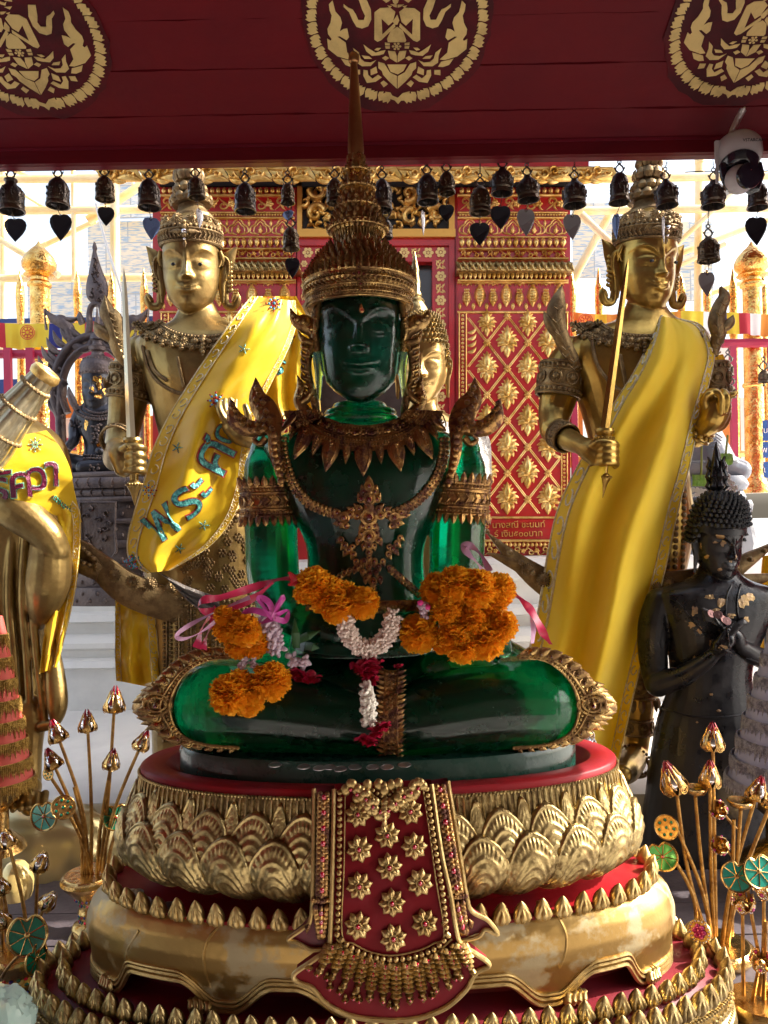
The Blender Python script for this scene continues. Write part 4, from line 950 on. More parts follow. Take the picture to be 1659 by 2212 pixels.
# top swag of leaves, tassels below
mb=MB()
for s,xs in ((-1,[(500,140),(545,175),(610,210),(660,265),(710,300)]),(1,[(980,130),(930,160),(880,190),(820,240),(770,290)])):
    for (x,y) in xs:
        c=AP(x,y,.012)
        for k in range(6): a=random.uniform(0,6.28); mb.ball(c+Vector((.012*math.cos(a),-.004,.011*math.sin(a))),(.010,.008,.011))
        mb.ball(c+Vector((0,-.012,0)),.004,1)
rail(mb,[(590,130),(740,240),(870,120)],.003,.014); beads(mb,[AP(600,115,.014),AP(745,215,.014),AP(860,110,.014)],.0045,2.1)
for y in (245,275,300,330,355,385): mb.ball(AP(742,y,.016),(.010 if y<310 else .006,.008,.010))
for (x,y) in ((620,120),(700,115),(735,135),(740,160),(790,120),(840,110)): mb.ball(AP(x,y,.014),(.011,.008,.014))
mb.build('leaf_swag',[M['gold_trim'],M['red_gem']],ap)
mb=MB(); gemp=[]
cols_=[(825+q*76,1425-abs(q)**1.6*8.5,q*.075,int(round(8-abs(q)*.55))) for q in range(-6,7)]
for (x,y,sl_,n) in cols_:
    for k in range(n):
        yy=y+k*34; xx=x+sl_*k*34*1.15
        for s in (-1,1):
            w=(44-2.5*k)*(.52 if k<n-1 else 0)
            mb.rib([AP(xx+s*w*.8,yy-22,.010),AP(xx+s*w,yy,.016),AP(xx+s*w*.7,yy+26,.008)],[.004,.0085,.002],.008,NA,back=.008)
            if k<3: mb.rib([AP(xx+s*w*1.9,yy-18,.006),AP(xx+s*w*2.1,yy+2,.010),AP(xx+s*w*1.8,yy+26,.004)],[.004,.0080,.002],.007,NA,back=.008)
        mb.ball(AP(xx,yy,.016),.0042,1 if k%2==0 else 0); mb.ball(AP(xx,yy+14,.013),(.0045,.004,.006))
    xx=x+sl_*n*34*1.15; yy=y+n*34
    mb.rib([AP(xx,yy-10,.01),AP(xx+sl_*10,yy+12,.012),AP(xx+sl_*22,yy+48,.006)],[.004,.008,.001],.008,NA,back=.008)
for (x,y) in ((260,1470),(330,1500),(420,1600),(520,1640),(730,1660),(925,1650),(1110,1580),(1250,1500),(1330,1400),(200,1430),(460,1660),(780,1700),(640,1640),(1010,1640),(1080,1630),(560,1660),(350,1570)):
    mb.ball(AP(x,y-26,.006),.004); mb.rib([AP(x,y-14,.006),AP(x,y+4,.010),AP(x,y+34,.004)],[.003,.0085,.001],.008,NA,back=.006); mb.ball(AP(x,y+6,.018),.0028,1)
mb.build('tassel_relief',[M['gold_trim'],M['red_gem']],ap)
mb=MB()
for xa,xb,m_ in ((305,290,0),(1135,1260,0)):
    for k in range(20):
        t=k/19.; x=lerp(xa,xb,t) if xa<500 else lerp(1140,1262,t); y=lerp(195,900,t) if xa<500 else lerp(140,880,t)
        for s in(-1,1): mb.ball(AP(x+s*24,y,.0),(.0075,.007,.0088)); mb.ball(AP(x+s*38,y+18,-.003),(.005,.005,.006))
        mb.ball(AP(x,y+15,.004),(.006,.006,.007),1 if k%3==0 else 0)
    xx,yy=(285,960) if xa<500 else (1265,930)
    for q in range(-3,4): mb.ball(AP(xx+q*20,yy+abs(q)*-3,.002),.0055)
    for k in range(7):
        y=yy+55+k*32; x=xx+(0 if xa<500 else k*8)
        for s in (-1,1): mb.ball(AP(x+s*(40-4*k),y,-.004),(.0075,.007,.010)); 
        mb.ball(AP(x,y,.0),(.005,.006,.008),1 if k%2 else 0)
    for s in (-1,1): mb.rib([AP(xx+s*95-10*s,yy+160,-.004),AP(xx+s*100,yy+190,.0),AP(xx+s*105,yy+235,-.004)],[.002,.0065,.001],.006,NA,back=.004)
    mb.build('streamer_relief',[M['gold_jewel'],M['red_gem']],side); mb=MB()
# coins
def coin(p,n,label,r=.011,m=None):
    u,v,w=frame(n); A=np.stack([u,v,w],1); mb=MB(); mb.lathe(p,[(r*.96,0),(r,.0004),(r,.0016),(r*.96,.002),(r*.86,.002),(r*.84,.0016)],20,A=A)
    mb.ball(np.array(p)+w*.0016,(r*.35,r*.42,.0006),A=A); return mb.build('coin',m or M['silver'],label=label,cat='coin',group='coins left as offerings')
cl=M['silver']; cd=mat('dull_coin',(.30,.27,.25),.35,.9,.3,200)
def on(z,x,y):   # intersect pixel ray with plane z
    d=P(x,y,1)-Vector((0,0,H)); t=z/d.z; return Vector((0,0,H))+d*t
for (x,y,l) in ((283,1929,'pale coin leaning at the left end of the red step'),(296,1930,'dark coin overlapping the pale one at the left end of the red step'),(312,1946,'coin third from the left on the red step'),(338,1951,'coin fourth from the left on the red step'),(364,1957,'dull brown coin nearest the centre on the red step')):
    p=on(-.9325,x,y); p.z+=.0015 if x==296 else 0; coin(p,(0.05,-.1,1),l,.0165,cl if x in(283,312) else cd)

# overlap seams on the body (built once the projector exists)
BPj=Proj(BMB,1.74); mb=MB()
for L in ([(478,1996),(452,2026),(440,2060),(444,2100),(455,2135)],[(1160,1948),(1200,1975),(1222,2015),(1222,2055),(1210,2090)],[(300,2010),(276,2050),(270,2085)]):
    mb.tube([tuple(BPj(x,y,-.001)[0]) for x,y in catmull(L,6)],.0042,6)
mb.build('body_seam',M['gold_body'],bod)
# ---------------- the green crowned statue ----------------
def glass(name):
    m=bpy.data.materials.new(name); m.use_nodes=True; t=m.node_tree; b=t.nodes['Principled BSDF']; out=t.nodes['Material Output']
    b.inputs['Base Color'].default_value=(.80,1,.90,1); b.inputs['Roughness'].default_value=.10; b.inputs['Transmission Weight'].default_value=1; b.inputs['IOR'].default_value=1.36; b.inputs['Coat Weight'].default_value=.33; b.inputs['Coat Roughness'].default_value=.045; b.inputs['Specular IOR Level'].default_value=.04; b.inputs['Coat IOR'].default_value=1.5
    
    v=t.nodes.new('ShaderNodeVolumeAbsorption'); v.inputs['Color'].default_value=(0,.88,.79,1); v.inputs['Density'].default_value=58
    t.links.new(v.outputs[0],out.inputs['Volume'])
    df=t.nodes.new('ShaderNodeBsdfDiffuse'); df.inputs[0].default_value=(.004,.17,.095,1); mx=t.nodes.new('ShaderNodeMixShader'); mx.inputs[0].default_value=.05; t.links.new(b.outputs[0],mx.inputs[1]); t.links.new(df.outputs[0],mx.inputs[2]); t.links.new(mx.outputs[0],out.inputs[0])
    tc=t.nodes.new('ShaderNodeTexCoord'); n=t.nodes.new('ShaderNodeTexNoise'); n.inputs['Scale'].default_value=22; n.inputs['Detail'].default_value=8
    t.links.new(tc.outputs['Object'],n.inputs['Vector']); r=t.nodes.new('ShaderNodeMapRange'); r.inputs['From Min'].default_value=.45; r.inputs['From Max'].default_value=.75; r.inputs['To Min'].default_value=.20; r.inputs['To Max'].default_value=.36
    t.links.new(n.outputs['Fac'],r.inputs[0]); t.links.new(r.outputs[0],b.inputs['Roughness'])
    return m
GL=glass('emerald_green_resin'); GD=mat('inner_dark_green_resin',(.004,.03,.018),.15,0,coat=1)
gs=thing('green_statue',P(800,1640,2.0),'translucent emerald green seated statue with tall tiered gold crown','statue')
body=MB()
GDp=2.03
torso(body,[(872,722,832,GDp,56),(890,714,842,GDp,62),(905,706,852,GDp,66),(925,655,900,GDp,76),(942,590,975,GDp,92),(962,566,1000,GDp,104),(1000,585,985,GDp,120),(1040,606,968,GDp,128),(1100,628,948,GDp,124),(1170,660,920,GDp,108),(1230,664,916,GDp,104),(1300,650,930,GDp,112),(1400,620,960,GDp,125)])
limb(body,[(580,975,2.03,40),(580,1010,2.03,53),(584,1090,2.03,57),(586,1160,2.02,57),(590,1240,2.0,57),(606,1300,1.96,50),(660,1345,1.90,38),(730,1368,1.86,27)])
limb(body,[(998,975,2.03,40),(996,1010,2.03,53),(992,1090,2.03,58),(988,1160,2.02,60),(984,1240,2.0,58),(968,1300,1.96,50),(912,1348,1.90,38),(850,1370,1.86,28)])
for y,r in ((893,69),(908,76)): body.tube([P(779,y,GDp)+Vector((px(r,GDp)*math.cos(a),px(r*.93,GDp)*math.sin(a)-.004,0)) for a in np.linspace(0,2*PI,33)[:-1]],px(9,GDp),8,closed=True)
# legs
limb(body,[(470,1522,1.95,98),(600,1530,1.92,92),(760,1556,1.90,74),(840,1572,1.90,60)],n=20)
limb(body,[(1158,1518,1.95,102),(1040,1522,1.92,98),(900,1548,1.90,84),(800,1572,1.90,62)],n=20)
limb(body,[(500,1490,2.0,80),(600,1440,2.06,92),(700,1400,2.1,95)]); limb(body,[(1130,1490,2.0,80),(1020,1440,2.06,92),(920,1400,2.1,95)])
c=P(810,1500,2.03); pass; body.ball(c,(px(330,2),px(150,2),px(110,2)),T=SPHB)
# left foot with toes on the right thigh
for k in range(5): limb(body,[(1030-k*2,1432-k*9,1.90,12),(1075+k*2,1412-k*8,1.885,13),(1096,1408-k*7,1.885,12-k*.9)])
limb(body,[(940,1440,1.92,30),(1050,1425,1.91,30)])
T=head(body,P(778,730,2.0),px(87,2.0),nu=170,nv=190,smile=.035,jaw=.13,flatz=1.04)
for s in(-1,1): ear(body,T,px(87,2),s,1.12)
core=MB()  # solid added inside the resin to darken head, torso and legs
torso(core,[(948,640,925,GDp,60),(1000,625,945,GDp,84),(1060,642,932,GDp,92),(1130,665,912,GDp,84),(1190,690,892,GDp,74),(1290,690,895,GDp,80),(1400,650,930,GDp,90)])
core.ball(P(778,738,2.0)+Vector((0,.0,0)),(px(77,2),px(82,2),px(120,2)),T=SPHB)
limb(core,[(520,1522,1.97,34),(640,1530,1.96,40),(820,1545,1.95,36),(1000,1526,1.96,40),(1090,1522,1.97,34)])
core.ball(P(810,1470,2.08),(px(200,2),px(80,2),px(60,2)),T=SPHB)
fuse(core,.006,2,.5).build('darkening_core',mat('dark_green_core',(.002,.030,.017),.5),gs)
F=fuse(body,.0031,2,.5); GP=Proj(F,1.95)
F.build('body',GL,gs)
# slab it sits on
mb=MB(); L=[(.0,.0,-.722),(.50,.185,-.722),(.51,.195,-.715),(.512,.197,-.60),(.505,.192,-.587),(.0,.0,-.585)]
mb.grid(np.stack([ring(a,b,z)+np.array([-.001,0,0]) for a,b,z in L]),cu=True); mb.build('base_slab',GD if 0 else mat('frosted_green_slab',(.006,.045,.032),.25,0,.1,60,col2=(.022,.055,.045),vs=14,mapz=1,mix=(.45,.72),r2=.5,coat=.5),gs,ang=50)
# crown
cr_=thing('crown',P(776,650,2.0),None,None); cr_.parent=gs; cr_.location=P(776,650,2.0)-gs.location
ax0,ax1=P(776,640,2.0),P(764,120,2.0); AX=(ax1-ax0).normalized()
def cpt(y): return ax0+(ax1-ax0)*((640-y)/520.)
def yax(y,r): return 1106-(1106-y)*(1-r/1659.)
def crow(mb,prof,n=40,star=0):
    u=np.array((1,0,0)); u=nrm(u-np.array(AX)*np.dot(u,AX)); v=np.cross(AX,u); a=2*PI*np.arange(n)/n
    A=[]
    for y,r in prof:
        rr=px(r,2)*(1+star*np.cos(a*n/2)); A.append(np.array(cpt(yax(y,r)))+np.outer(np.cos(a)*rr,u)+np.outer(np.sin(a)*rr,v))
    mb.grid(np.array(A),cu=True)
def cring(y,r,n):
    u=nrm(np.array((1,0,0))-np.array(AX)*AX.x); v=np.cross(AX,u); return [(np.array(cpt(yax(y,r)))+(u*math.cos(a)+v*math.sin(a))*px(r,2),u*math.cos(a)+v*math.sin(a)) for a in np.linspace(0,2*PI,n+1)[:-1]]
def spikes(mb,y,r,n,h,w,lean=.5,ph=0):
    for i,(p,q) in enumerate(cring(y,r,n)):
        if ph: p,q=cring(y,r,n*2)[(2*i+1)%(2*n)]
        d=nrm(np.array(AX)+q*lean*random.uniform(.8,1.2)); hh=px(h,2)*random.uniform(.9,1.1); ww=px(w,2); nn=nrm(q-d*np.dot(q,d))
        mb.rib([p-d*hh*.2,p+d*hh*.2,p+d*hh*.6,p+d*hh],[ww*.8,ww,ww*.65,ww*.05],ww*.9,nn,back=ww*.4,k=3)
def cbeads(mb,y,r,n,s,kind=0):
    for p,q in cring(y,r,n): mb.ball(p,px(s,2),kind,SPHL)
mb=MB()
crow(mb,[(640,100),(638,107),(634,113),(624,115),(618,111),(616,113),(606,117),(590,117),(588,114),(584,118),(577,119),(572,115),(560,107),(544,93),(526,73),(514,57),(506,48),(503,45),(488,44),(478,60),(474,64),(470,63),(466,55),(455,50),(440,42),(436,46),(430,47),(426,40),(410,34),(400,32),(396,38),(391,39),(388,32),(375,26),(366,24),(362,30),(357,30),(353,22),(340,19),(328,18)],48)
mb.build('crown_core',M['gold_crown'],cr_)
mb=MB()
crow(mb,[(329,16),(322,17.5),(300,17),(220,12.5),(150,8.5),(134,7),(131,8)],24); 
crow(mb,[(134,6),(131,9),(127,11),(119,12),(112,10),(110,6)],16)
for k in range(7): spikes(mb,124,8,7,13,3,.3) if k==0 else None
mb.build('spire',mat('plain_bronze_gold_spire',(.42,.22,.09),.34,.9,.06,40,col2=(.30,.15,.06),vs=5),cr_)
mb=MB()
cbeads(mb,629,115,110,2.6); cbeads(mb,614,115,120,2.3); cbeads(mb,586,119,120,2.2); cbeads(mb,621,113,90,3)
for y,r,w in ((636,114,1.8),(625,114,2),(609,117,1.5),(592,118,2),(576,119,2.4),(476,64,2),(433,47,1.6),(394,39,1.5),(360,30,1.3),(468,62,1.2),(506,47,1.6)):
    mb.tube([p for p,q in cring(y,r,48)],px(w,2),6,closed=True)
for i,(p,q) in enumerate(cring(598,117,64)):       # leaf band
    t=np.cross(AX,q); 
    for s in (-1,1): mb.rib([p-t*.002,p+np.array(AX)*s*px(5,2)+t*.006,p+np.array(AX)*s*px(7,2)+t*.013],[.002,.0045,.0006],.005,q,k=3)
    mb.ball(p+q*.003,.0042,0,SPHL)
for (y,r,n,h,w,l) in ((576,117,50,13,5.6,.45),(569,113,48,14,5.8,.45),(562,108,46,14,5.8,.5),(555,102,43,15,5.8,.5),(547,95,40,15,5.8,.5),(539,87,37,15,5.6,.5),(531,78,33,15,5.4,.45),(523,69,28,15,5.2,.4),(515,59,24,15,5,.35)):
    spikes(mb,y,r,n,h,w,l,ph=n%8==0)
for (y,r,n,h,w,l) in ((484,56,32,10.08,4.5,0.8),(474,64,32,7.92,4.5,0.64),(464,55,23,12.24,5.4,0.48),(452,49,20,12.24,5.04,0.4),(441,44,18,10.8,4.5,0.32),(433,47,23,7.2,3.96,0.72),(424,39,16,10.8,4.5,0.4),(411,35,14,10.8,4.14,0.32),(394,39,19,7.2,3.6,0.72),(386,31,12,9.36,3.78,0.36),(373,26,11,9.36,3.42,0.28),(360,30,14,6.48,3.24,0.64),(352,22,10,7.92,3.06,0.24),(341,19,10,7.92,2.7,0.16),(333,18,10,6.48,2.52,0.12)):
    spikes(mb,y,r,n,h,w,l)
for p,q in cring(496,45,44): mb.tube([p-np.array(AX)*px(8,2),p+q*px(2,2),p+np.array(AX)*px(9,2)+q*px(4,2)],px(1.6,2),5)
mb.build('crown_ornament',M['gold_crown'],cr_)
# front jewel, third-eye gem
mb=MB()
for x,y,r in ((775,577,4),(775,590,6),(764,592,4.5),(786,592,4.5),(775,603,4),(778,614,5),(778,625,3.2),(775,567,3.2)):
    d=P(x,y,2.0); p=Vector((d.x,2.0-px(118,2),0)); f=(2.0-px(118,2))/2.0; p=P(x,y,2.0-px(119,2)); gemset(mb,p,(0,-1,.1),px(r,2))
mb.build('crown_jewel',[M['gold_crown'],M['dark_gem']],cr_)
mb=MB(); p,n=GP(780,671,.002); gemset(mb,p,n,px(4.5,2)); mb.rib([p+Vector((0,-.003,px(3,2))),p+Vector((0,-.003,px(9,2))),p+Vector((0,-.003,px(13,2)))],[px(4,2),px(3,2),.0003],.004,n); mb.build('forehead_jewel',[mat('rose_gold',(.55,.28,.12),.3,.9),M['red_gem']],gs)
# inner face frame strip of the crown, down to the ears, and wing ornaments
for s,(ox) in ((-1,[(689,655),(684,690),(682,715),(684,735)]),(1,[(868,655),(874,690),(876,715),(873,735)])):
    mb=MB(); D=1.97
    c=flame(mb,ox,[9,8,6,2],D,th=.008,dots=6)
    w=lambda x: 778+s*(x) 
    # wing at the ear top
    flame(mb,[(w(92),760),(w(100),720),(w(118),700),(w(140),690),(w(152),664)],[7,14,20,12,.5],1.99,th=.014,dots=6)
    flame(mb,[(w(100),742),(w(122),735),(w(136),712)],[7,8,.5],1.985,th=.012,dots=3)
    flame(mb,[(w(98),730),(w(96),700),(w(104),672)],[8,11,.5],1.98,th=.012,dots=3)
    # strip beside the ear
    flame(mb,[(w(103),740),(w(113),780),(w(110),820),(w(98),870),(w(92),905)],[7,8,8,9,4],1.99,th=.010,dots=12)
    for k in range(7): flame(mb,[(w(112),756+k*16),(w(124),750+k*16),(w(127),740+k*16)],[6,5,.5],1.99,th=.01)
    # lower curl
    flame(mb,[(w(92),905),(w(112),895),(w(132),868),(w(128),838),(w(136),810)],[6,13,12,10,.5],1.985,th=.014,dots=8)
    flame(mb,[(w(128),870),(w(112),858),(w(104),836),(w(112),826)],[8,8,6,2],1.98,th=.012,dots=4)
    mb.build('ear_ornament',M['gold_crown'],gs)
# ---- jewellery on the chest ----
def PG(x,y,o=.0): p,n=GP(x,y,o); return p
col=MB(); 
def arcp(rx,ry,a0,a1,n=60,cx=785,cy=884): return [(cx+rx*math.sin(a),cy+ry*math.cos(a)) for a in np.linspace(a0,a1,n)]
def gline(mb,pts,r,o=.003,n=None):
    A=[GP(x,y,o)[0] for x,y in pts]; mb.tube(resamp(np.array([tuple(a) for a in A]),n or len(A)),r,6)
def gbeads(mb,pts,r,o=.004,sp=2.1): beads(mb,np.array([tuple(GP(x,y,o)[0]) for x,y in pts]),r,sp,T=SPHL)
A0=-1.42;A1=1.42
V=[];
for k,t in enumerate(np.linspace(0,1,8)):          # collar plate
    rx,ry=lerp(92,172,t),lerp(40,92,t); V.append([tuple(GP(x,y,.0035)[0]) for x,y in arcp(rx,ry,-1.5,1.5,50)])
col.grid(np.array(V)); 
for rx,ry,r in ((93,41,.0035),(104,48,.002),(128,64,.002),(141,74,.0035),(150,82,.002)): gline(col,arcp(rx,ry,A0,A1),r,.006)
for rx,ry,r in ((98,44,.0036),(135,69,.0036),(146,78,.0036)): gbeads(col,arcp(rx,ry,A0,A1,80),r,.006)
for i,(x,y) in enumerate(arcp(116,56,A0,A1,28)):
    p,n=GP(x,y,.006)
    if i%3==0: gemset(col,p,n,.006)
    else:
        for a in (0,1.57,3.14,4.7): col.ball(p+Vector((.006*math.cos(a),-.001,.006*math.sin(a))),.0042,0,SPHL)
        col.ball(p+n*.004,.0036,0,SPHL)
def leafg(mb,x,y,dx,dy,L,w,o=.006,th=.009):
    pts=[];ws=[]
    for t in np.linspace(0,1,6): pts.append(tuple(GP(x+dx*L*t,y+dy*L*t,o)[0])); ws.append(px(w*[.75,1,.95,.7,.38,.02][int(round(t*5))],1.9))
    n=GP(x,y,0)[1]; mb.rib(pts,ws,th,n,back=.004)
    for s in (-1,1):
        q=[tuple(GP(x+dx*L*t-dy*w*s*.62*f,y+dy*L*t+dx*w*s*.62*f,o+.006)[0]) for t,f in ((.0,.7),(.2,1),(.45,.95),(.7,.55),(.9,.1))]; mb.tube(q,.0016,4)
    q=[tuple(GP(x+dx*L*t,y+dy*L*t,o+.010)[0]) for t in (.1,.4,.7)]; beads(mb,q,.0028,2.2,T=SPHL)
for i,a in enumerate(np.linspace(-1.36,1.36,13)):
    x,y=785+152*math.sin(a),884+83*math.cos(a); ln=1 if i%2==0 else .62
    dx,dy=math.sin(a)*.55,math.cos(a*.75)+.1; m=math.hypot(dx,dy); leafg(col,x,y,dx/m,dy/m,62*ln if abs(a)<1.2 else 44*ln,19 if ln==1 else 9)
    p,n=GP(785+157*math.sin(a),884+87*math.cos(a),.012); gemset(col,p,n,.0055)
col.build('collar',[M['gold_jewel'],M['dark_gem']],gs)
ch=MB()
cl_=[(611,950),(612,975),(619,1002),(630,1035),(644,1062),(670,1088),(700,1102),(722,1108)]; crr=[(958,950),(958,975),(952,1005),(940,1035),(920,1062),(898,1084),(872,1100),(852,1108)]
for L in (cl_,crr):
    Q=resamp(np.array(L,float),23)
    for i,(x,y) in enumerate(Q):
        p,n=GP(x,y,.004); gemset(ch,p,n,.0052,gem=(i%2==0))
        d=Q[min(i+1,22)]-Q[max(i-1,0)]; m=np.hypot(*d); nx,ny=-d[1]/m,d[0]/m
        for s in (-1,1): p2,n2=GP(x+nx*7*s,y+ny*7*s,.003); ch.ball(p2,.0062,0,SPHL)
cl2=[(797,1050,7),(797,1066,5),(785,1062,5),(810,1062,5),(797,1078,9),(780,1078,5),(815,1078,5),(797,1098,6),(797,1115,12),(776,1098,5),(818,1098,5),(772,1112,6),(822,1112,6),(757,1110,6),(838,1110,6),(744,1116,8),(850,1116,8),(730,1106,5),(864,1106,5),(720,1112,4),(874,1112,4),(735,1128,5),(858,1128,5),(748,1134,5),(846,1134,5),(760,1100,4),(834,1100,4),(785,1134,5),(809,1134,5),(797,1136,6),(797,1156,10),(782,1150,5),(812,1150,5),(776,1165,5),(818,1165,5),(797,1178,6),(786,1178,4),(808,1178,4),(797,1192,5),(797,1204,4),
 (738,1164,4.5),(746,1176,5),(755,1186,5),(748,1192,4),(764,1196,4.5),(762,1180,4),(862,1160,4.5),(855,1172,5),(846,1184,5),(853,1190,4),(838,1196,4.5),(840,1180,4),
 (786,1212,5),(808,1212,5),(776,1222,4),(818,1222,4),(797,1222,5),(770,1212,4),(826,1212,4),(797,1238,5),(784,1234,4),(812,1234,4),(745,1238,4),(735,1246,4),(756,1232,4),(805,1256,6),(790,1250,4),(820,1250,4),(806,1272,4),(768,1228,4),(840,1226,4)]
for x,y,r in cl2:
    p,n=GP(x,y,.005); dx,dy=(x-797),(y-1118); m=math.hypot(dx,dy)+.1; gemset(ch,p,n,px(r*1.3,1.9),gem=1,point=(dx/m*1.0,-dy/m*1.0))
for q in range(12):
    t=q/11.; p,n=GP(lerp(846,908,t),lerp(1229,1284,t),.004); gemset(ch,p,n,.005,gem=q%2)
    p,n=GP(lerp(846,908,t)-6,lerp(1229,1284,t)+5,.003); ch.ball(p,.005,0,SPHL)
ch.build('chest_chain',[M['gold_jewel'],M['dark_gem']],gs)
# belt (mostly behind the garlands)
mb=MB(); V=[]
for y,o in ((1288,.004),(1294,.008),(1302,.010),(1310,.008),(1316,.004)): V.append([tuple(GP(x,y+10*math.cos((x-790)/150.),o)[0]) for x in np.linspace(660,922,40)])
mb.grid(np.array(V)); gbeads(mb,[(x,1302+10*math.cos((x-790)/150.)) for x in np.linspace(664,918,40)],.004,.012); mb.build('belt',M['gold_jewel'],gs)
# armbands
for c0,c1,r in ((P(584,1126,2.03),P(581,1040,2.03),px(59,2.03)),(P(991,1122,2.03),P(995,1032,2.03),px(60,2.03))):
    mb=MB(); Lh=(c1-c0).length; c=(c0+c1)/2
    bandaround(mb,c,c1-c0,r,[(0,'wall',Lh*.36),(Lh*.36,'ring',.004),(-Lh*.36,'ring',.004),(Lh*.28,'bead',.0045),(-Lh*.28,'bead',.0045),(Lh*.2,'ring',.003),(-Lh*.2,'ring',.003),(.0,'chev',.024),(Lh*.33,'up',.030),(-Lh*.33,'down',.030),(Lh*.12,'bead',.003),(-Lh*.12,'bead',.003)])
    mb.build('armband',M['gold_jewel'],gs)
# shoulder flame ornaments
for s in (-1,1):
    mb=MB(); X=lambda x: (x if s<0 else 1578-x)
    for dz,th,k in ((0,.016,1),):
        c=flame(mb,[(X(610),1052,1.93),(X(600),1010,1.92),(X(592),970,1.92),(X(592),940,1.93),(X(586),915,1.95),(X(572),885,1.97),(X(556),858,1.98),(X(552),815,1.98)],[3,9,12,14,24,27,20,.5],1.95,th=.016,back=.014)
        flame(mb,[(X(586),918,1.95),(X(560),926,1.95),(X(528),922,1.95),(X(506),900,1.94),(X(497),860,1.93)],[16,16,19,17,.5],1.95,th=.015,back=.014)
        flame(mb,[(X(575),945,1.94),(X(562),958,1.94),(X(548),950,1.94),(X(556),940,1.93)],[8,7,5,2],1.94,th=.01)
    for (x,y) in [(607,1038),(604,1024),(600,1010),(597,996),(595,982),(593,968),(592,954),(592,940)]: mb.ball(P(X(x),y,1.90),(.010,.008,.010))
    for (x,y) in [(588,925),(582,905),(570,905),(575,888),(560,880),(568,868),(553,862),(560,850),(555,838),(572,922),(556,914),(556,932),(540,925),(538,912),(524,914),(524,902),(512,900),(510,886),(503,880),(501,870)]:
        mb.rib([P(X(x)-3,y+6,1.915),P(X(x),y,1.908),P(X(x)+2*s,y-7,1.915)],[.004,.008,.001],.007,(0,-1,0),back=.006)
    mb.build('shoulder_ornament',M['gold_jewel'],gs)
# knee borders
for s in (-1,1):
    X=(lambda x:x) if s<0 else (lambda x: 1618-x+ (6 if x>450 else 0))
    inner=[(505,1422),(455,1426),(415,1444),(388,1474),(373,1510),(372,1545),(385,1578),(415,1600),(460,1610),(515,1614)]
    outer=[(478,1402),(430,1406),(385,1424),(352,1452),(325,1482),(284,1528),(318,1558),(350,1590),(400,1608),(450,1620),(510,1626)]
    I=resamp(catmull([(X(a),b) for a,b in inner],8),60); O=resamp(catmull([(X(a),b) for a,b in outer],8),60)
    mb=MB(); A=[]
    for j in range(60):
        row=[]
        for u in np.linspace(0,1,7):
            x,y=I[j]*(1-u)+O[j]*u; D=1.862+.055*u**1.5+.03*abs(j/59.-.5)*2*(0 if 1 else 1); row.append(tuple(P(x,y,D-.012*math.sin(PI*u))))
        A.append(row)
    A=np.array(A); B=A+np.array([0,.028,0]); mb.grid(A);mb.grid(B[:,::-1]); mb.grid(np.stack([A[:,0],B[:,0]]));mb.grid(np.stack([B[:,-1],A[:,-1]])); mb.grid(np.stack([B[0],A[0]])); mb.grid(np.stack([A[-1],B[-1]]))
    for uu,r in ((.06,.0035),(.30,.003)): mb.tube([P(*(I[j]*(1-uu)+O[j]*uu),1.85) for j in range(60)],r,6)
    beads(mb,[tuple(P(*(I[j]*.83+O[j]*.17),1.85)) for j in range(60)],.0045,2.1,T=SPHL)
    n=19
    for k in range(n):
        j=(k+.5)*59/n; x,y=[np.interp(j,range(60),(I*.42+O*.58)[:,q]) for q in (0,1)]; xo,yo=[np.interp(j,range(60),O[:,q]) for q in (0,1)]
        wid=np.hypot(*(O[int(j)]-I[int(j)])); r=px(min(11,wid*.26),1.86); d=np.array([xo-x,-(yo-y)]); d=d/np.hypot(*d)
        c=P(x,y,1.853); gemset(mb,c,(0,-1,.1),r*.62,gem=1)
        mb.rib([c,c+Vector((d[0],0,d[1]))*r*1.2,c+Vector((d[0],.004,d[1]))*r*2.3],[r,r*.9,r*.05],r*.6,(0,-1,0),back=.01)
        mb.tube([c+Vector((math.cos(a),0,math.sin(a)))*r*1.15 for a in np.linspace(0,2*PI,12)[:-1]],r*.16,5,closed=True)
    # big eye at the point
    c=P(X(338),1524,1.84); 
    for rr,w in ((.026,.004),(.017,.004)): mb.tube([c+Vector((rr*1.3*math.cos(a),.01,rr*math.sin(a)*(1-.25*math.cos(a)*-s))) for a in np.linspace(0,2*PI,22)[:-1]],w,6,closed=True)
    mb.ball(c+Vector((0,-.002,0)),.009); mb.ball(c+Vector((0,-.01,0)),.005,1)
    for q in range(4):
        for e in (-1,1): mb.rib([P(X(318+q*4),1524+e*(16+q*9),1.87),P(X(300+q*10),1526+e*(14+q*10),1.88),P(X(286+q*9),1528+e*(10+q*13),1.89)],[.006,.010,.001],.008,(0,-1,0),back=.01)
    mb.build('knee_ornament',[M['gold_crown'],M['dark_gem']],gs)
# centre skirt ornament between the shins
mb=MB()
for y in np.linspace(1455,1632,18):
    p,n=GP(845,y,.003); 
    for e in (-10,0,10): p2,n2=GP(845+e,y,.003); gemset(mb,p2,n2,.006,gem=0)
    for e in (-1,1): p2,n2=GP(845+e*15,y,.003); u=Vector((e,0,.3)); mb.rib([p2,p2+u*.008,p2+u*.020+Vector((0,.004,0))],[.005,.006,.0005],.005,n2,back=.003,k=3)
for e in(-14,14): gline(mb,[(845+e,y) for y in np.linspace(1450,1636,24)],.003,.005)
mb.build('skirt_ornament',M['gold_jewel'],gs)
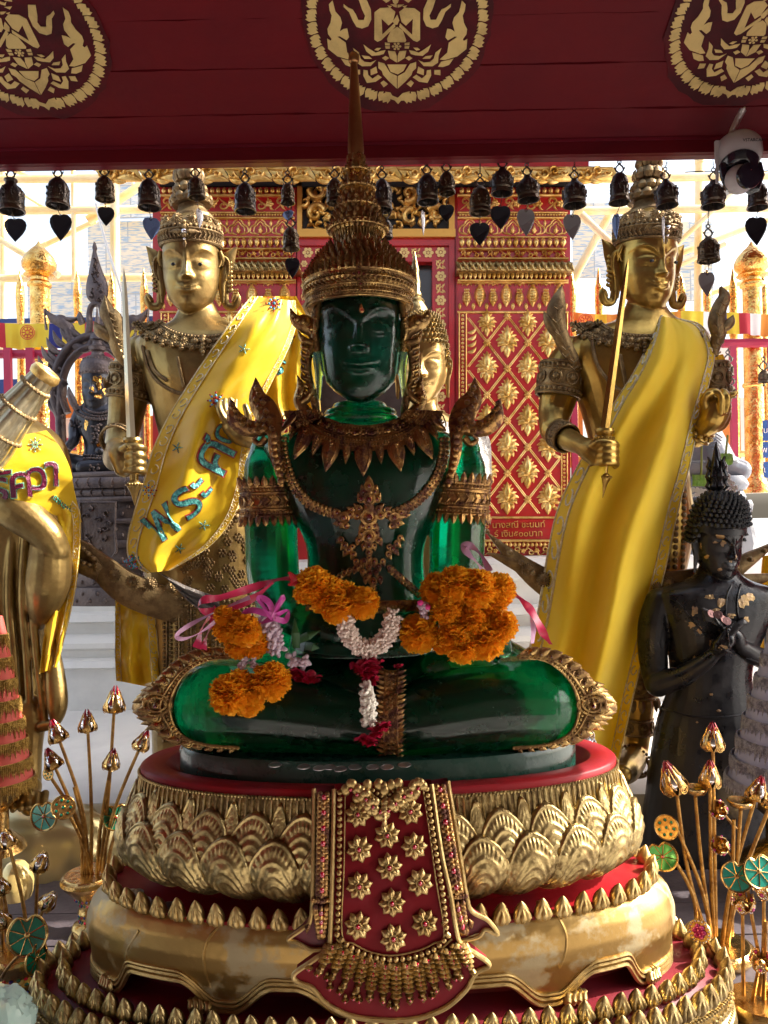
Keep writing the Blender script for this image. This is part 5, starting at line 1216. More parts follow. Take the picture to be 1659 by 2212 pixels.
# coins on the slab
for i,(x,y) in enumerate(((594,1641),(656,1645),(690,1648),(712,1646),(735,1650),(767,1646),(805,1646),(836,1646),(874,1641))):
    p=on(-.5845,x,y+12); coin(p,(.02*math.sin(i*3),-.05,1),['silver coin alone at the left of the green slab','silver coin second from the left on the green slab','silver coin third from the left on the green slab','silver coin fourth from the left on the green slab','silver coin in the middle of the green slab','silver coin just left of the hanging rose','silver coin just right of the hanging rose','silver coin second from the right on the green slab','silver coin at the right end of the row on the green slab'][i],.0155)
# ---------------- two gold standing statues ----------------
def satin(name,c,c2,tr=.3,rough=.33):
    m=mat(name,c,rough,0,.06,9,col2=c2,vs=4,spec=.5 if rough<.5 else .2,bd=.03); t=m.node_tree; b=t.nodes['Principled BSDF']; out=t.nodes['Material Output']
    b.inputs['Sheen Weight'].default_value=.2
    d=t.nodes.new('ShaderNodeBsdfTranslucent'); d.inputs[0].default_value=(*c,1); mx=t.nodes.new('ShaderNodeMixShader'); mx.inputs[0].default_value=tr
    t.links.new(b.outputs[0],mx.inputs[1]); t.links.new(d.outputs[0],mx.inputs[2]); t.links.new(mx.outputs[0],out.inputs[0]); return m
M['satin']=satin('bright_yellow_satin',(.86,.60,.02),(.80,.52,.02)); M['satin_pale']=satin('pale_yellow_cloth',(.95,.76,.07),(.93,.70,.05),.45,.6)
M['lace']=mat('gold_lace_trim',(.62,.50,.22),.4,.4,.6,160,col2=(.75,.68,.5),vs=40)
M['silver_lace']=mat('silver_lace_trim',(.62,.54,.30),.4,.35,.7,160,col2=(.78,.76,.66),vs=50)
M['teal_gem']=mat('teal_sequins',(.008,.10,.11),.2,.3,.5,200,col2=(.12,.45,.42),vs=70); M['blue_gem']=mat('blue_rhinestone',(.15,.45,.75),.1,.2,coat=1); M['crimson']=mat('crimson_thread',(.30,.01,.02),.5)
M['eye_black']=mat('painted_black_pupil',(.01,.01,.01),.2)
def drape(L,Rr,D,amp=.012,freq=5,nv=50,nu=26,ph=0,bulge=.0,cr=1):
    # L,Rr: px outlines (x,y[,D]); folds run lengthwise
    f=lambda Q:resamp(catmull([(q[0],q[1],q[2] if len(q)>2 else D) for q in Q],6),nv)
    A=np.zeros((nv,nu,3)); Lq,Rq=f(L),f(Rr)
    for j in range(nv):
        t=j/(nv-1.)
        for i,u in enumerate(np.linspace(0,1,nu)):
            q=Lq[j]*(1-u)+Rq[j]*u
            d=amp*math.sin(u*freq*2*PI*(.75+.25*t)+ph+1.3*math.sin(t*3+ph))*(.35+.65*t)+amp*.5*math.sin(u*freq*3.7+t*4+ph*2)
            d+=amp*.6*noise.noise(Vector((u*4+ph,t*6+ph,.3)))+cr*(amp*.55*noise.noise(Vector((u*3+t*9+ph,t*3-u*5,ph)))+amp*.22*noise.noise(Vector((u*11+t*20,t*9,ph))))
            A[j,i]=P(q[0],q[1],q[2]-bulge*math.sin(PI*u)+d)
    return A
def clothmb(A,th=.004,mi=0,mb=None):
    mb=mb or MB(); B=A+np.array([0,th,0]); mb.grid(A,mi); mb.grid(B[:,::-1],mi)
    for a,b in ((A[0],B[0]),(B[-1],A[-1]),(B[:,0],A[:,0]),(A[:,-1],B[:,-1])): mb.grid(np.stack([a,b]),mi)
    return mb
def trim(A,side,w,name,parent,m,curl=True,o=.004,nc=None):
    # a lace strip along one edge of the cloth grid with curly thread
    j=A.shape[1]; e=A[:,0] if side<0 else A[:,-1]; i2=max(1,int(round(w*j))); f=A[:,i2] if side<0 else A[:,-1-i2]
    cm=M['lace'] if m is M['lace'] else M['silver_lace']; m=[(M['satin'] if m is M['lace'] else M['satin_pale']),cm]
    mb=MB(); T=np.stack([e+(f-e)*u+np.array([0,-o,0]) for u in np.linspace(-.06,1,4)],1); 
    if side>0: T=T[:,::-1]
    mb.grid(T)
    E=resamp(e,400); Fq=resamp(f,400); L=plen(e); wd=np.linalg.norm(E[200]-Fq[200]); n=int(L/(wd*.9)) if nc is None else nc
    for u in (.02,.97): mb.tube(resamp(E+(Fq-E)*u+np.array([0,-o-.001,0]),90),wd*.05,4,mi=1)
    if curl:
        for k in range(n):
            c=(k+.5)*399/n; q=[]
            for t in np.linspace(0,1,12):
                a=t*5.2; s=c+(.36*math.cos(a)*(1-t*.5))*399/n*(1 if k%2 else -1); u=.5+.36*math.sin(a)*(1-t*.5); s=min(398.9,max(0,s)); q.append(E[int(s)]*(1-u)+Fq[int(s)]*u+np.array([0,-o-.0015,0]))
            mb.tube(q,wd*.045,4,mi=1)
    return mb.build(name,m,parent)
def text_on(pj,body,x,y,size,ang,mats,parent,name='embroidered_letters',o=.008,ol=0,ext=.003):
    t=tex_text(body,(0,0,0),1.0,None,None,A=np.eye(3),ext=.01,off=ol); V=np.vstack(t.V); ca,sa=math.cos(ang),math.sin(ang); objs=[]
    mb=MB(); W=[]
    for v in V:
        X,Y=v[0]*size,v[1]*size; W.append(tuple(pj(x+X*ca+Y*sa,y+X*sa-Y*ca,o+(ext if v[2]>0 else 0))[0]))
    mb.add(W,t.F)
    return mb.build(name,mats,parent,smooth=False)
def sparkle(pj,x,y,r,parent,c1,c2,n=8,name='rhinestone_flower'):
    mb=MB(); 
    for k in range(n):
        a=2*PI*k/n
        for q,(f,rr,mi) in enumerate(((.35,.13,0),(.62,.15,1),(.9,.11,0))): mb.ball(pj(x+r*f*math.cos(a),y+r*f*math.sin(a),.004)[0],px(r*rr,3),mi,SPHL)
    mb.ball(pj(x,y,.004)[0],px(r*.2,3),1,SPHL); return mb.build(name,[c1,c2],parent)
def finger(mb,pts,n=10): limb(mb,pts,4,n)
def crown_small(par,T,W,P0,P1,mt,name='crown'):
    # P0 head-top point, P1 tip of the tower ; T head transform
    mb=MB(); a=2*PI*np.arange(48)/48
    def hr(z,r,dz=0): return np.array([tuple(T(r*math.sin(q),z+dz,-r*1.08*math.cos(q)+.04)) for q in a])
    L=[(.72,1.02),(.74,1.08),(.80,1.10),(.84,1.06),(.86,1.08),(1.12,1.12),(1.16,1.15),(1.2,1.10),(1.26,1.08),(1.36,1.10),(1.40,1.04),(1.55,.92),(1.68,.72),(1.72,.55)]
    mb.grid(np.array([hr(z,r) for z,r in L]),cu=True)
    for z,r,s in ((.79,1.10,.022),(1.17,1.14,.03),(1.40,1.05,.028)): mb.tube(hr(z,r),W*s,6,closed=True)
    n=38
    for k in range(n):
        q=2*PI*k/n; mb.ball(T(1.10*math.sin(q),1.28,-1.10*1.08*math.cos(q)+.04),W*.068)
    for k in range(60): q=2*PI*k/60; mb.ball(T(1.09*math.sin(q),.84,-1.09*1.08*math.cos(q)+.04),W*.026,0,SPHL)
    for k in range(44):
        q=2*PI*k/44; 
        for s in(-1,1): mb.tube([T(1.12*math.sin(q),1.0+s*.13,-1.12*1.08*math.cos(q)+.04),T(1.135*math.sin(q+.07*(1 if q<PI else -1)),1.0,-1.135*1.08*math.cos(q+.07*(1 if q<PI else -1))+.04)],W*.028,4)
    for k in range(11):
        q=2*PI*(k+.5)/11; c=np.array(tuple(T(.98*math.sin(q),1.52,-.98*1.08*math.cos(q)+.04))); nn=nrm(c-np.array(tuple(T(0,1.1,0)))); u,v,w=frame(nn)
        mb.ball(c,(W*.16,W*.16,W*.11),0,A=np.stack([u,v,w],1)); mb.ball(c+w*W*.1,W*.06)
        for b in np.linspace(0,2*PI,15)[:-1]: mb.tube([c+(u*math.cos(b)+v*math.sin(b))*W*.1+w*W*.08,c+(u*math.cos(b)+v*math.sin(b))*W*.22],W*.022,4)
    # tower
    A0=np.array(tuple(P0));d=np.array(tuple(P1))-A0; Lh=np.linalg.norm(d); d/=Lh; u=nrm(np.array((1,0,0))-d*d[0]); v=np.cross(d,u)
    prof=[(0,.62),(.04,.62),(.10,.50),(.16,.40),(.20,.40),(.215,.34),(.22,.60),(.26,.60),(.30,.56),(.34,.40),(.37,.34),(.38,.46),(.42,.46),(.47,.40),(.52,.30),(.54,.28),(.55,.40),(.60,.42),(.68,.36),(.74,.27),(.76,.30),(.80,.34),(.84,.28),(.88,.24),(.94,.2),(1,.16)]
    mb.grid(np.array([A0+d*Lh*z+np.outer(np.cos(a),u)*W*r*1.2+np.outer(np.sin(a),v)*W*r*1.2 for z,r in prof]),cu=True)
    for z,r,n,h in ((.21,.55,13,.13),(.36,.42,11,.13),(.53,.38,10,.17),(.72,.30,9,.16)):
        for k in range(n):
            q=2*PI*k/n; rd=u*math.cos(q)+v*math.sin(q); p=A0+d*Lh*z+rd*W*r*1.22
            mb.rib([p,p+d*Lh*h*.4+rd*W*.08,p+d*Lh*h*.8+rd*W*.06,p+d*Lh*h+rd*W*.02],[W*.10,W*.15,W*.11,W*.01],W*.05,rd,back=.005)
    o=mb.build(name,mt,par)
    mb=MB(); 
    for x,z,r in ((0,1.02,.10),(-.16,1.02,.08),(.16,1.02,.08),(0,1.18,.09),(0,1.34,.08),(-.1,1.22,.06),(.1,1.22,.06),(0,.88,.08),(-.09,.92,.06),(.09,.92,.06),(0,.76,.05)): mb.ball(T(x,z,-1.26+abs(x)*.1),W*r,1 if (x,z)==(0,1.02) or z==.76 else 0)
    for s in(-1,1): mb.rib([T(s*.2,1.02,-1.26),T(s*.36,1.04,-1.22),T(s*.55,1.02,-1.12)],[W*.09,W*.06,W*.005],W*.05,(0,-1,0),back=.005)
    mb.rib([T(0,.72,-1.22),T(0,.62,-1.22),T(0,.50,-1.20)],[W*.03,W*.07,W*.02],W*.05,(0,-1,0)); mb.build('crown_jewel',[mt,M['mirror']],o)
    return o
def gear_ear(par,T,W,mt,sides=(-1,1)):
    for s in sides:
        mb=MB()
        def q(x,z,y): return T(s*x,z,y)
        def fl(pts,ws,th=.08,n=(0,-1,0)): 
            c=catmull([(*q(*p),w*W) for p,w in zip(pts,ws)],5); mb.rib(c[:,:3],c[:,3],th*W,n,back=W*.05)
        fl([(1.12,-.9,.05),(1.16,-.4,.08),(1.22,.1,.1),(1.35,.5,.15),(1.62,.85,.2)],[.16,.17,.24,.22,.01])
        for k in range(7): fl([(1.28,-.75+k*.16,.05),(1.40,-.70+k*.16,.08),(1.36,-.62+k*.16,.08)],[.06,.05,.01],.06)
        fl([(1.15,-.9,.0),(1.2,-1.25,.0),(1.45,-1.3,.0),(1.6,-1.05,.0),(1.62,-.8,.0)],[.12,.14,.15,.13,.01])
        fl([(1.45,-1.15,-.02),(1.55,-.95,-.02),(1.66,-.85,-.02)],[.08,.08,.01]); fl([(1.05,.6,-.2),(1.1,.35,-.1),(1.1,.1,-.05)],[.06,.1,.03])
        mb.tube(catmull([q(1.02,.1,-.15),q(1.12,.42,-.1),q(1.3,.3,-.02),q(1.3,-.1,.0),q(1.14,-.5,.0),q(1.08,-.95,-.05)],5),W*.05,6)
        mb.build('ear_ornament',mt,par)
def necklace(par,pj,cx,cy,rx,ry,a0,a1,mt,s,D):
    mb=MB(); g=lambda rr,a,dy=0:(cx+rr*rx*math.sin(a),cy+rr*ry*math.cos(a)+dy)
    V=[[tuple(pj(*g(r,a),.003)[0]) for a in np.linspace(a0,a1,50)] for r in np.linspace(.60,1.0,6)]; mb.grid(np.array(V))
    for r,w in ((.60,.05),(.68,.035),(.90,.035),(.99,.05),(.64,.02)): mb.tube([pj(*g(r,a),.006)[0] for a in np.linspace(a0,a1,60)],s*w,6)
    for r,w in ((.64,.055),(.945,.055)): beads(mb,[tuple(pj(*g(r,a),.008)[0]) for a in np.linspace(a0,a1,80)],s*w,2.1)
    for a in np.linspace(a0+.1,a1-.1,13):
        p,n=pj(*g(.79,a),.006); u,v,w=frame(n); p=np.array(tuple(p)); mb.ball(p,(s*.15,s*.12,s*.07),0,A=np.stack([u,v,w],1)); mb.ball(p+w*s*.06,s*.05)
        for b in np.linspace(0,2*PI,13)[:-1]: mb.tube([p+(u*math.cos(b)*1.2+v*math.sin(b))*s*.07+w*s*.05,p+(u*math.cos(b)*1.2+v*math.sin(b))*s*.16],s*.018,4)
    for i,a in enumerate(np.linspace(a0+.06,a1-.06,17)):
        for q,(ln,w) in enumerate(((30,.07),)):
            x,y=g(1.0,a); dx,dy=math.sin(a)*.6,math.cos(a*.8); m=math.hypot(dx,dy); L=ln*(1.15 if i%2 else .8)*s/.2*.55
            pts=[tuple(pj(x+dx/m*L*t,y+dy/m*L*t,.006)[0]) for t in (0,.25,.5,.8,1)]; n=pj(x,y)[1]
            mb.rib(pts,[s*.06,s*.10,s*.12,s*.07,s*.005],s*.09,n,back=.004); mb.ball(pj(x,y,.012)[0],s*.06); mb.tube([tuple(pj(x+dx/m*L*t-dy*5,y+dy/m*L*t+dx*5,.008)[0]) for t in (.1,.5,.9)],s*.02,4)
    x,y=g(.8,0); 
    for dx,dy,r in ((0,-14,.09),(0,0,.12),(-12,-3,.08),(12,-3,.08),(0,14,.09),(-24,2,.09),(24,2,.09),(0,28,.07),(0,42,.08),(0,54,.05)): mb.ball(pj(x+dx*s/.2,y+dy*s/.2,.014)[0],s*r)
    return mb.build('necklace',mt,par)
def sword(par,tip,base,D0,D1,wb,hx,hy0,hy1,D,mt,mb_,hm):
    mb=MB(); a=P(*tip,D0); b=P(*base,D1); d=(b-a); u=Vector((1,0,-d.x/d.z)).normalized(); V=[]
    for t,w in ((0,.02),(.05,.35),(.15,.6),(.45,.8),(1,1)):
        c=a+d*t; ww=px(wb,D)*w; V.append([tuple(c-u*ww),tuple(c+Vector((0,-ww*.35,0))),tuple(c+u*ww),tuple(c+Vector((0,ww*.35,0)))])
    mb.grid(np.array(V),cu=True); mb.build('sword_blade',mb_,par,ang=15)
    mb=MB(); s=px(1,D); h=hy1-hy0; base_=P(hx[1],hy1,D); ax=(P(hx[0],hy0,D)-base_).normalized(); A=np.stack(frame(tuple(ax)),1)
    pr=[(.5,0),(5,16),(9,30),(14,38),(16,44),(14,50),(9,54),(10,66),(15,h*.55),(13,h*.70),(11,h*.78),(15,h*.80),(20,h*.84),(20,h*.88),(15,h*.90),(19,h*.93),(21,h*.96),(19,h),(6,h)]
    mb.lathe(base_,[(r*s,z*s) for r,z in pr],24,A=A)
    for z,r in ((h*.86,20),(45,16)):
        for q in np.linspace(0,2*PI,17)[:-1]: mb.ball(np.array(tuple(base_))+A@np.array((r*s*math.cos(q),r*s*math.sin(q),z*s)),s*3.2,0,SPHL)
    mb.build('sword_hilt',hm,par)
def tailhorn(par,pts,w,D,mt,disc):
    mb=MB(); c=flame(mb,pts,w,D,th=.02,back=.03)
    for (x,y,r,DD) in disc:
        p=np.array(tuple(P(x,y,DD-.022))); s=px(r,D); mb.ball(p,(s*.85,s*.45,s*.85)); mb.ball(p-[0,s*.4,0],s*.28)
        for b in np.linspace(0,2*PI,17)[:-1]: mb.ball(p+np.array([math.cos(b),0,math.sin(b)])*s*.95,s*.15,0,SPHL); mb.tube([p+np.array([math.cos(b)*s*.35,-s*.4,math.sin(b)*s*.35]),p+np.array([math.cos(b)*s*.8,-s*.15,math.sin(b)*s*.8])],s*.07,4)
    return mb,c
# ================= LEFT STATUE =================
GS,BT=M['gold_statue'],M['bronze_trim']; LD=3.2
ls=thing('gold_statue',(P(430,1690,LD).x,LD,H-1.16),'gold crowned standing statue at left in a bright yellow satin sash, holding an upright sword','statue')
b=MB()
torso(b,[(655,392,462,LD,34),(690,378,482,LD,46),(708,352,515,LD,56),(722,318,556,LD,66),(740,296,588,LD,78),(775,300,588,LD,88),(830,318,572,LD,92),(900,338,540,LD,82),(970,350,522,LD,76),(1060,342,535,LD,86),(1140,322,556,LD,96),(1300,318,560,LD,98),(1500,330,545,LD,92),(1640,335,540,LD,90)])
limb(b,[(306,762,3.2,38),(288,800,3.2,44),(279,850,3.2,42),(272,900,3.2,37),(262,950,3.17,33),(252,990,3.1,29)],n=20)
limb(b,[(252,990,3.1,29),(252,970,3.0,25),(262,968,2.93,22)],n=16)
limb(b,[(250,965,2.93,20),(262,985,2.90,26),(268,1010,2.9,22)],n=16)
T=head(b,P(414,582,3.17),px(60,3.17),yaw=R(4),pitch=R(6),smile=.095,eyes='open',jaw=.08)
for k,(y,l) in enumerate(((968,40),(986,46),(1003,44),(1018,36))):       # fingers around the hilt
    finger(b,[(268,y,2.90,10),(285,y-2,2.855,9.5),(302,y-2,2.86,9),(306+l*.12,y+1,2.885,8),(306,y+4,2.91,7)])
finger(b,[(262,975,2.88,11),(276,964,2.86,9),(292,962,2.855,7.5)])
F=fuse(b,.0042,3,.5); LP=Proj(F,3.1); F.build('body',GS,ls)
b=MB()  # viewer-right hand held out palm up
limb(b,[(600,960,3.15,30),(570,952,3.08,24),(545,948,3.02,22),(520,935,2.98,27),(503,920,2.96,24)],n=16)
for k,(dx,l) in enumerate(((0,0),(11,-4),(22,-6),(33,-2))):
    finger(b,[(498+dx*.6,925,2.95+k*.012,10),(484+dx*.7,905,2.93+k*.012,8.5),(474+dx,885+l,2.93+k*.012,7.5),(474+dx*1.05,868+l,2.95+k*.012,6.5)])
finger(b,[(530,925,2.95,10),(536,900,2.93,9),(530,878,2.93,7)])
fuse(b,.0036,3,.5).build('open_hand',GS,ls)
for s in(-1,1): mb=MB(); mb.ball(T(s*.46+.02,-.05,-1.105),(px(5,3),px(2.2,3),px(4,3))); mb.build('pupil',M['eye_black'],ls)
for s in (-1,1): b=MB(); ear(b,T,px(60,3.17),s,.9,1.02); b.build('ear',GS,ls)
gear_ear(ls,T,px(60,3.17),GS)
crown_small(ls,T,px(60,3.17),P(417,478,3.2),P(402,322,3.2),BT)
necklace(ls,LP,440,690,150,62,-1.42,1.1,BT,px(60,3.1),3.1)
mb=MB()
for L in ([(310,750),(325,800),(350,830),(390,850),(420,845)],[(385,775),(392,810),(398,835)],[(320,760),(335,800),(362,822)]):
    A_=resamp(catmull([tuple(LP(x,y,.006)[0]) for x,y in L],8),40)
    for q in range(39): mb.ball(A_[q],(px(4,3),px(3,3),px(5,3)),0,SPHL)
mb.build('braided_chain',BT,ls)
mb=MB(); r=px(45,3.2); bandaround(mb,P(284,828,3.2),P(290,790,3.2)-P(279,866,3.2),r,[(0,'wall',.062),(.066,'ring',.006),(-.066,'ring',.006),(.05,'bead',.009),(-.05,'bead',.009),(.035,'ring',.004),(-.035,'ring',.004),(0,'disc',.026)]); mb.build('armband',BT,ls)
mb=MB(); flame(mb,[(236,835,3.08),(228,828,3.05),(224,815,3.04)],[9,6,.5],3.05,th=.01); mb.build('armband_spur',BT,ls)
mb=MB(); bandaround(mb,P(251,948,3.0),Vector((.15,-.9,-.35)),px(29,3),[(0,'wall',.02),(.02,'ring',.005),(-.02,'ring',.005),(0,'chev',.02)]); mb.build('bracelet',BT,ls)
mb=MB()
flame(mb,[(285,800,3.1),(276,785,3.08),(258,755,3.06),(247,720,3.05),(242,690,3.05),(230,670,3.05),(226,638,3.05)],[6,13,17,17,20,16,.5],3.05,th=.02,back=.02)
flame(mb,[(246,735,3.06),(232,725,3.05),(214,712,3.05),(203,694,3.05)],[10,12,13,.5],3.05,th=.018)
for q in range(9): flame(mb,[(236+q*4,675+q*14,3.02),(246+q*4,680+q*14,3.02)],[1.5,1.5],3.0,th=.006); 
mb.tube([P(x,y,3.025) for x,y in ((228,650),(236,680),(246,710),(256,745),(272,785))],px(2.2,3),5)
mb.build('shoulder_flame',BT,ls)
mb=MB(); flame(mb,[(600,800,3.35),(618,770,3.35),(640,720,3.36),(655,690,3.36),(668,640,3.36)],[12,18,18,20,.5],3.35,th=.02,back=.02); mb.build('shoulder_flame',BT,ls)
sword(ls,(267,577),(283,946),2.9,2.87,9.5,(287,291),946,1092,2.88,None,M['silver'] if 0 else mat('pale_gold_blade',(.62,.56,.42),.28,.9,.05,30),GS)
mb,c=tailhorn(ls,[(450,1330,3.05),(390,1312,3.02),(330,1296,3.0),(270,1270,2.98),(215,1225,2.97),(175,1185,2.96),(140,1170,2.96),(105,1134,2.96)],[36,36,36,34,26,15,13,.5],3.0,BT,[(210,1226,12,2.95),(247,1243,14,2.96),(285,1258,14,2.97),(325,1262,14,2.99),(370,1270,13,3.0)])
flame(mb,[(215,1238,2.965),(175,1222,2.96),(140,1205,2.96),(105,1194,2.96)],[18,17,13,.5],2.96,th=.015,back=.02)
for q in range(6): 
    t=q/5.; flame(mb,[(135+t*60,1150+t*52,2.935),(143+t*60,1156+t*52,2.93),(152+t*60,1162+t*52,2.935)],[3,6,1],2.93,th=.012); flame(mb,[(125+t*60,1200+t*18,2.935),(134+t*60,1202+t*18,2.93),(144+t*60,1205+t*18,2.935)],[3,6,1],2.93,th=.012)
mb.build('belt_horn',BT,ls)
mb=MB()
for y,x0,x1 in ((1098,420,555),(1290,345,560)):
    beads(mb,[tuple(LP(x,y+.06*(x-x0),.01)[0]) for x in np.linspace(x0,x1,30)],px(5,3),2.1); beads(mb,[tuple(LP(x,y+14+.06*(x-x0),.01)[0]) for x in np.linspace(x0,x1,30)],px(5,3),2.1)
random.seed(5)
for k in range(70):
    x=random.uniform(400,548); y=1110+k*2.5; p,n=LP(x,y,.004); u,v,w=frame(n); p=np.array(tuple(p)); rr=px(9,3)
    for b_ in np.linspace(0,2*PI,7)[:-1]: mb.ball(p+(u*math.cos(b_)+v*math.sin(b_))*rr*.8,(rr*.4,rr*.25,rr*.4),0,SPHL)
    mb.ball(p,rr*.35,0,SPHL)
for x in range(356,545,13): beads(mb,[tuple(LP(x,y,.006)[0]) for y in (1310,1400,1500,1600)],px(4,3),2.2,T=SPHL)
for x in range(362,545,26): mb.tube([tuple(LP(x,y,.006)[0]) for y in (1310,1400,1500,1600)],px(2.5,3),5)
mb.build('skirt_relief',M['gold_jewel'] if 0 else BT,ls)
# its satin sash
A=drape([(545,640,3.12),(505,690,3.02),(455,760,3.0),(405,835,3.0),(362,905,3.0),(330,975,2.99),(312,1040,2.97),(290,1110,2.96),(276,1170,2.95),(282,1212,2.95),(318,1238,2.95)],[(638,650,3.2),(640,700,3.16),(620,760,3.1),(585,830,3.06),(552,900,3.03),(536,970,3.02),(528,1040,3.0),(512,1100,2.98),(482,1150,2.97),(440,1190,2.96),(368,1232,2.95)],3.0,.022,1.7,80,44,bulge=.05)
mb=clothmb(A); sh=mb.build('embroidered_cloth',M['satin'],label='bright yellow satin sash with sequin letters across the left gold statue',cat='sash'); SP=Proj(mb,3.0)
trim(A,-1,.13,'lace_trim',sh,M['lace']); trim(A,1,.07,'lace_trim',sh,M['lace'])
seq=M['teal_gem']
def emb(pj,t,x,y,s,a,par,mt): text_on(pj,t,x,y,s,a,M['crimson'],par,o=.003,ol=.022); text_on(pj,t,x,y,s,a,mt,par,o=.007,ol=.004)
for t,x,y,s,a in (('พ',350,1128,112,-.62),('ร',402,1084,112,-.70),('ะ',432,1052,100,-.85),('ศ',462,985,130,-1.1),('ด',486,935,80,-1.25)): emb(SP,t,x,y,s,a,sh,seq)
for x,y,r,c1,c2 in ((592,657,19,M['red_gem'],M['blue_gem']),(467,866,19,M['red_gem'],M['blue_gem']),(323,1060,18,M['red_gem'],M['blue_gem'])): sparkle(SP,x,y,r,sh,c1,c2)
for x,y in ((527,755),(384,968),(440,1135),(388,1185)): sparkle(SP,x,y,12,sh,M['teal_gem'],M['teal_gem'],5,'sequin_leaf'); 
mb=MB()
for k in range(60):
    a=random.uniform(-2.6,-.3); r=random.uniform(4,30); mb.ball(P(290+r*math.cos(a)*1.0,1232+r*math.sin(a)*1.1,2.935),px(2.6,3),k%3,SPHL)
mb.build('beaded_corner',[M['red_gem'],M['blue_gem'],M['teal_gem']],sh)
A=drape([(560,640,3.25),(600,700,3.28),(585,780,3.3),(575,860,3.3),(590,905,3.3)],[(640,640,3.28),(668,700,3.32),(676,780,3.34),(690,850,3.35),(694,905,3.35)],3.3,.02,3,30,24); mb=clothmb(A); o2=mb.build('hanging_fold',M['satin'],sh); Q=Proj(mb,3.3)
emb(Q,'ศ',612,735,70,.5,sh,seq); emb(Q,'ร',600,790,60,.4,sh,seq)
A=drape([(250,1283,3.05),(250,1350,3.05),(250,1420,3.05),(252,1470,3.05)],[(330,1290,3.05),(338,1350,3.05),(345,1430,3.05),(350,1490,3.05)],3.05,.02,2.2,30,26); mb=clothmb(A); o=mb.build('sash_tail',M['satin'],sh); trim(A,-1,.12,'lace_trim',o,M['lace']); trim(A,1,.2,'lace_trim',o,M['lace'])
# dark grey veil under the sash
A=drape([(335,1232,2.94),(400,1265,2.9),(470,1290,2.88)],[(360,1250,2.94),(420,1310,2.9),(480,1345,2.88)],2.9,.012,3,20,14); clothmb(A).build('grey_veil',mat('sheer_grey_tulle',(.16,.14,.13),.5,.2,.6,120),label='sparkling grey tulle hanging from the sash hem over the bronze belt horn',cat='veil')
# ================= RIGHT STATUE =================
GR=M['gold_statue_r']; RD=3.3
rs=thing('gold_statue',(P(1370,1690,RD).x,RD,H-1.16),'gold crowned standing statue at right, holding a sword, draped in long plain yellow cloth','statue')
b=MB()
torso(b,[(640,1360,1430,RD,34),(672,1346,1438,RD,46),(695,1320,1460,RD,56),(712,1270,1500,RD,66),(735,1228,1530,RD,78),(770,1216,1536,RD,88),(830,1240,1512,RD,92),(900,1262,1492,RD,82),(970,1276,1480,RD,76),(1060,1262,1486,RD,86),(1140,1240,1492,RD,96),(1250,1250,1470,RD,92),(1350,1262,1440,RD,84)])
limb(b,[(1236,762,3.3,36),(1218,800,3.3,42),(1208,850,3.3,41),(1198,895,3.28,35),(1196,925,3.22,30)],n=20)
limb(b,[(1196,928,3.22,30),(1225,948,3.12,25),(1255,962,3.03,20)],n=16)
limb(b,[(1255,962,3.03,20),(1278,975,2.99,26),(1290,990,2.98,22)],n=16)
limb(b,[(1370,1340,3.3,60),(1375,1450,3.28,42),(1378,1530,3.26,34),(1374,1610,3.26,27),(1366,1640,3.2,30),(1352,1662,3.05,30),(1345,1672,2.98,22)],n=18)
limb(b,[(1300,1340,3.3,60),(1300,1450,3.28,42),(1296,1530,3.26,34),(1290,1640,3.2,30)],n=18)
T=head(b,P(1394,574,3.27),px(61,3.27),yaw=R(13),pitch=R(8),smile=.095,eyes='open',jaw=.07)
for k,y in enumerate((962,976,990,1003)): finger(b,[(1283,y,2.985,10),(1305,y-4,2.93,9.5),(1324,y-4,2.935,9),(1331,y,2.96,8),(1328,y+4,2.99,7)])
finger(b,[(1276,968,2.97,10),(1290,958,2.94,9),(1306,954,2.93,7.5)])
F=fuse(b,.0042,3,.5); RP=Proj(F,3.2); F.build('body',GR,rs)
b=MB()      # raised open palm
limb(b,[(1505,945,3.15,22),(1520,928,3.1,22),(1538,905,3.06,30),(1548,880,3.05,30)],n=16)
b.ball(P(1546,893,3.055),(px(34,3.05),px(16,3.05),px(42,3.05)),T=SPHB)
finger(b,[(1532,862,3.05,9),(1530,848,3.03,8.5),(1545,846,3.0,8),(1556,856,2.99,7.5),(1557,876,2.995,7),(1557,893,3.0,6)])
finger(b,[(1556,856,3.04,8.5),(1562,846,3.02,8),(1570,856,2.99,7.5),(1571,873,2.995,7),(1568,888,3.0,6)])
finger(b,[(1568,866,3.05,8),(1575,856,3.03,8),(1584,852,3.02,7),(1590,848,3.02,5)])
finger(b,[(1523,880,3.04,10),(1520,865,3.02,9),(1528,852,3.0,8),(1540,848,3.0,6)])
finger(b,[(1545,860,3.05,9),(1540,846,3.04,8),(1532,845,3.03,6.5)])
fuse(b,.0036,3,.5).build('raised_hand',GR,rs)
mb=MB(); bandaround(mb,P(1512,935,3.12),Vector((.45,-.5,.75)),px(25,3.1),[(0,'bead',.010),(.02,'ring',.005),(-.02,'ring',.006)]); mb.build('bracelet',GR,rs)
for s in(-1,1): mb=MB(); mb.ball(T(s*.46+.03,-.05,-1.105),(px(5,3),px(2.2,3),px(4,3))); mb.build('pupil',M['eye_black'],rs)
for s in (-1,1): b=MB(); ear(b,T,px(61,3.27),s,.9,1.02); b.build('ear',GR,rs)
gear_ear(rs,T,px(61,3.27),GR); crown_small(rs,T,px(61,3.27),P(1398,468,3.3),P(1403,325,3.3),BT)
necklace(rs,RP,1390,690,155,60,-1.42,.95,BT,px(60,3.1),3.2)
mb=MB()
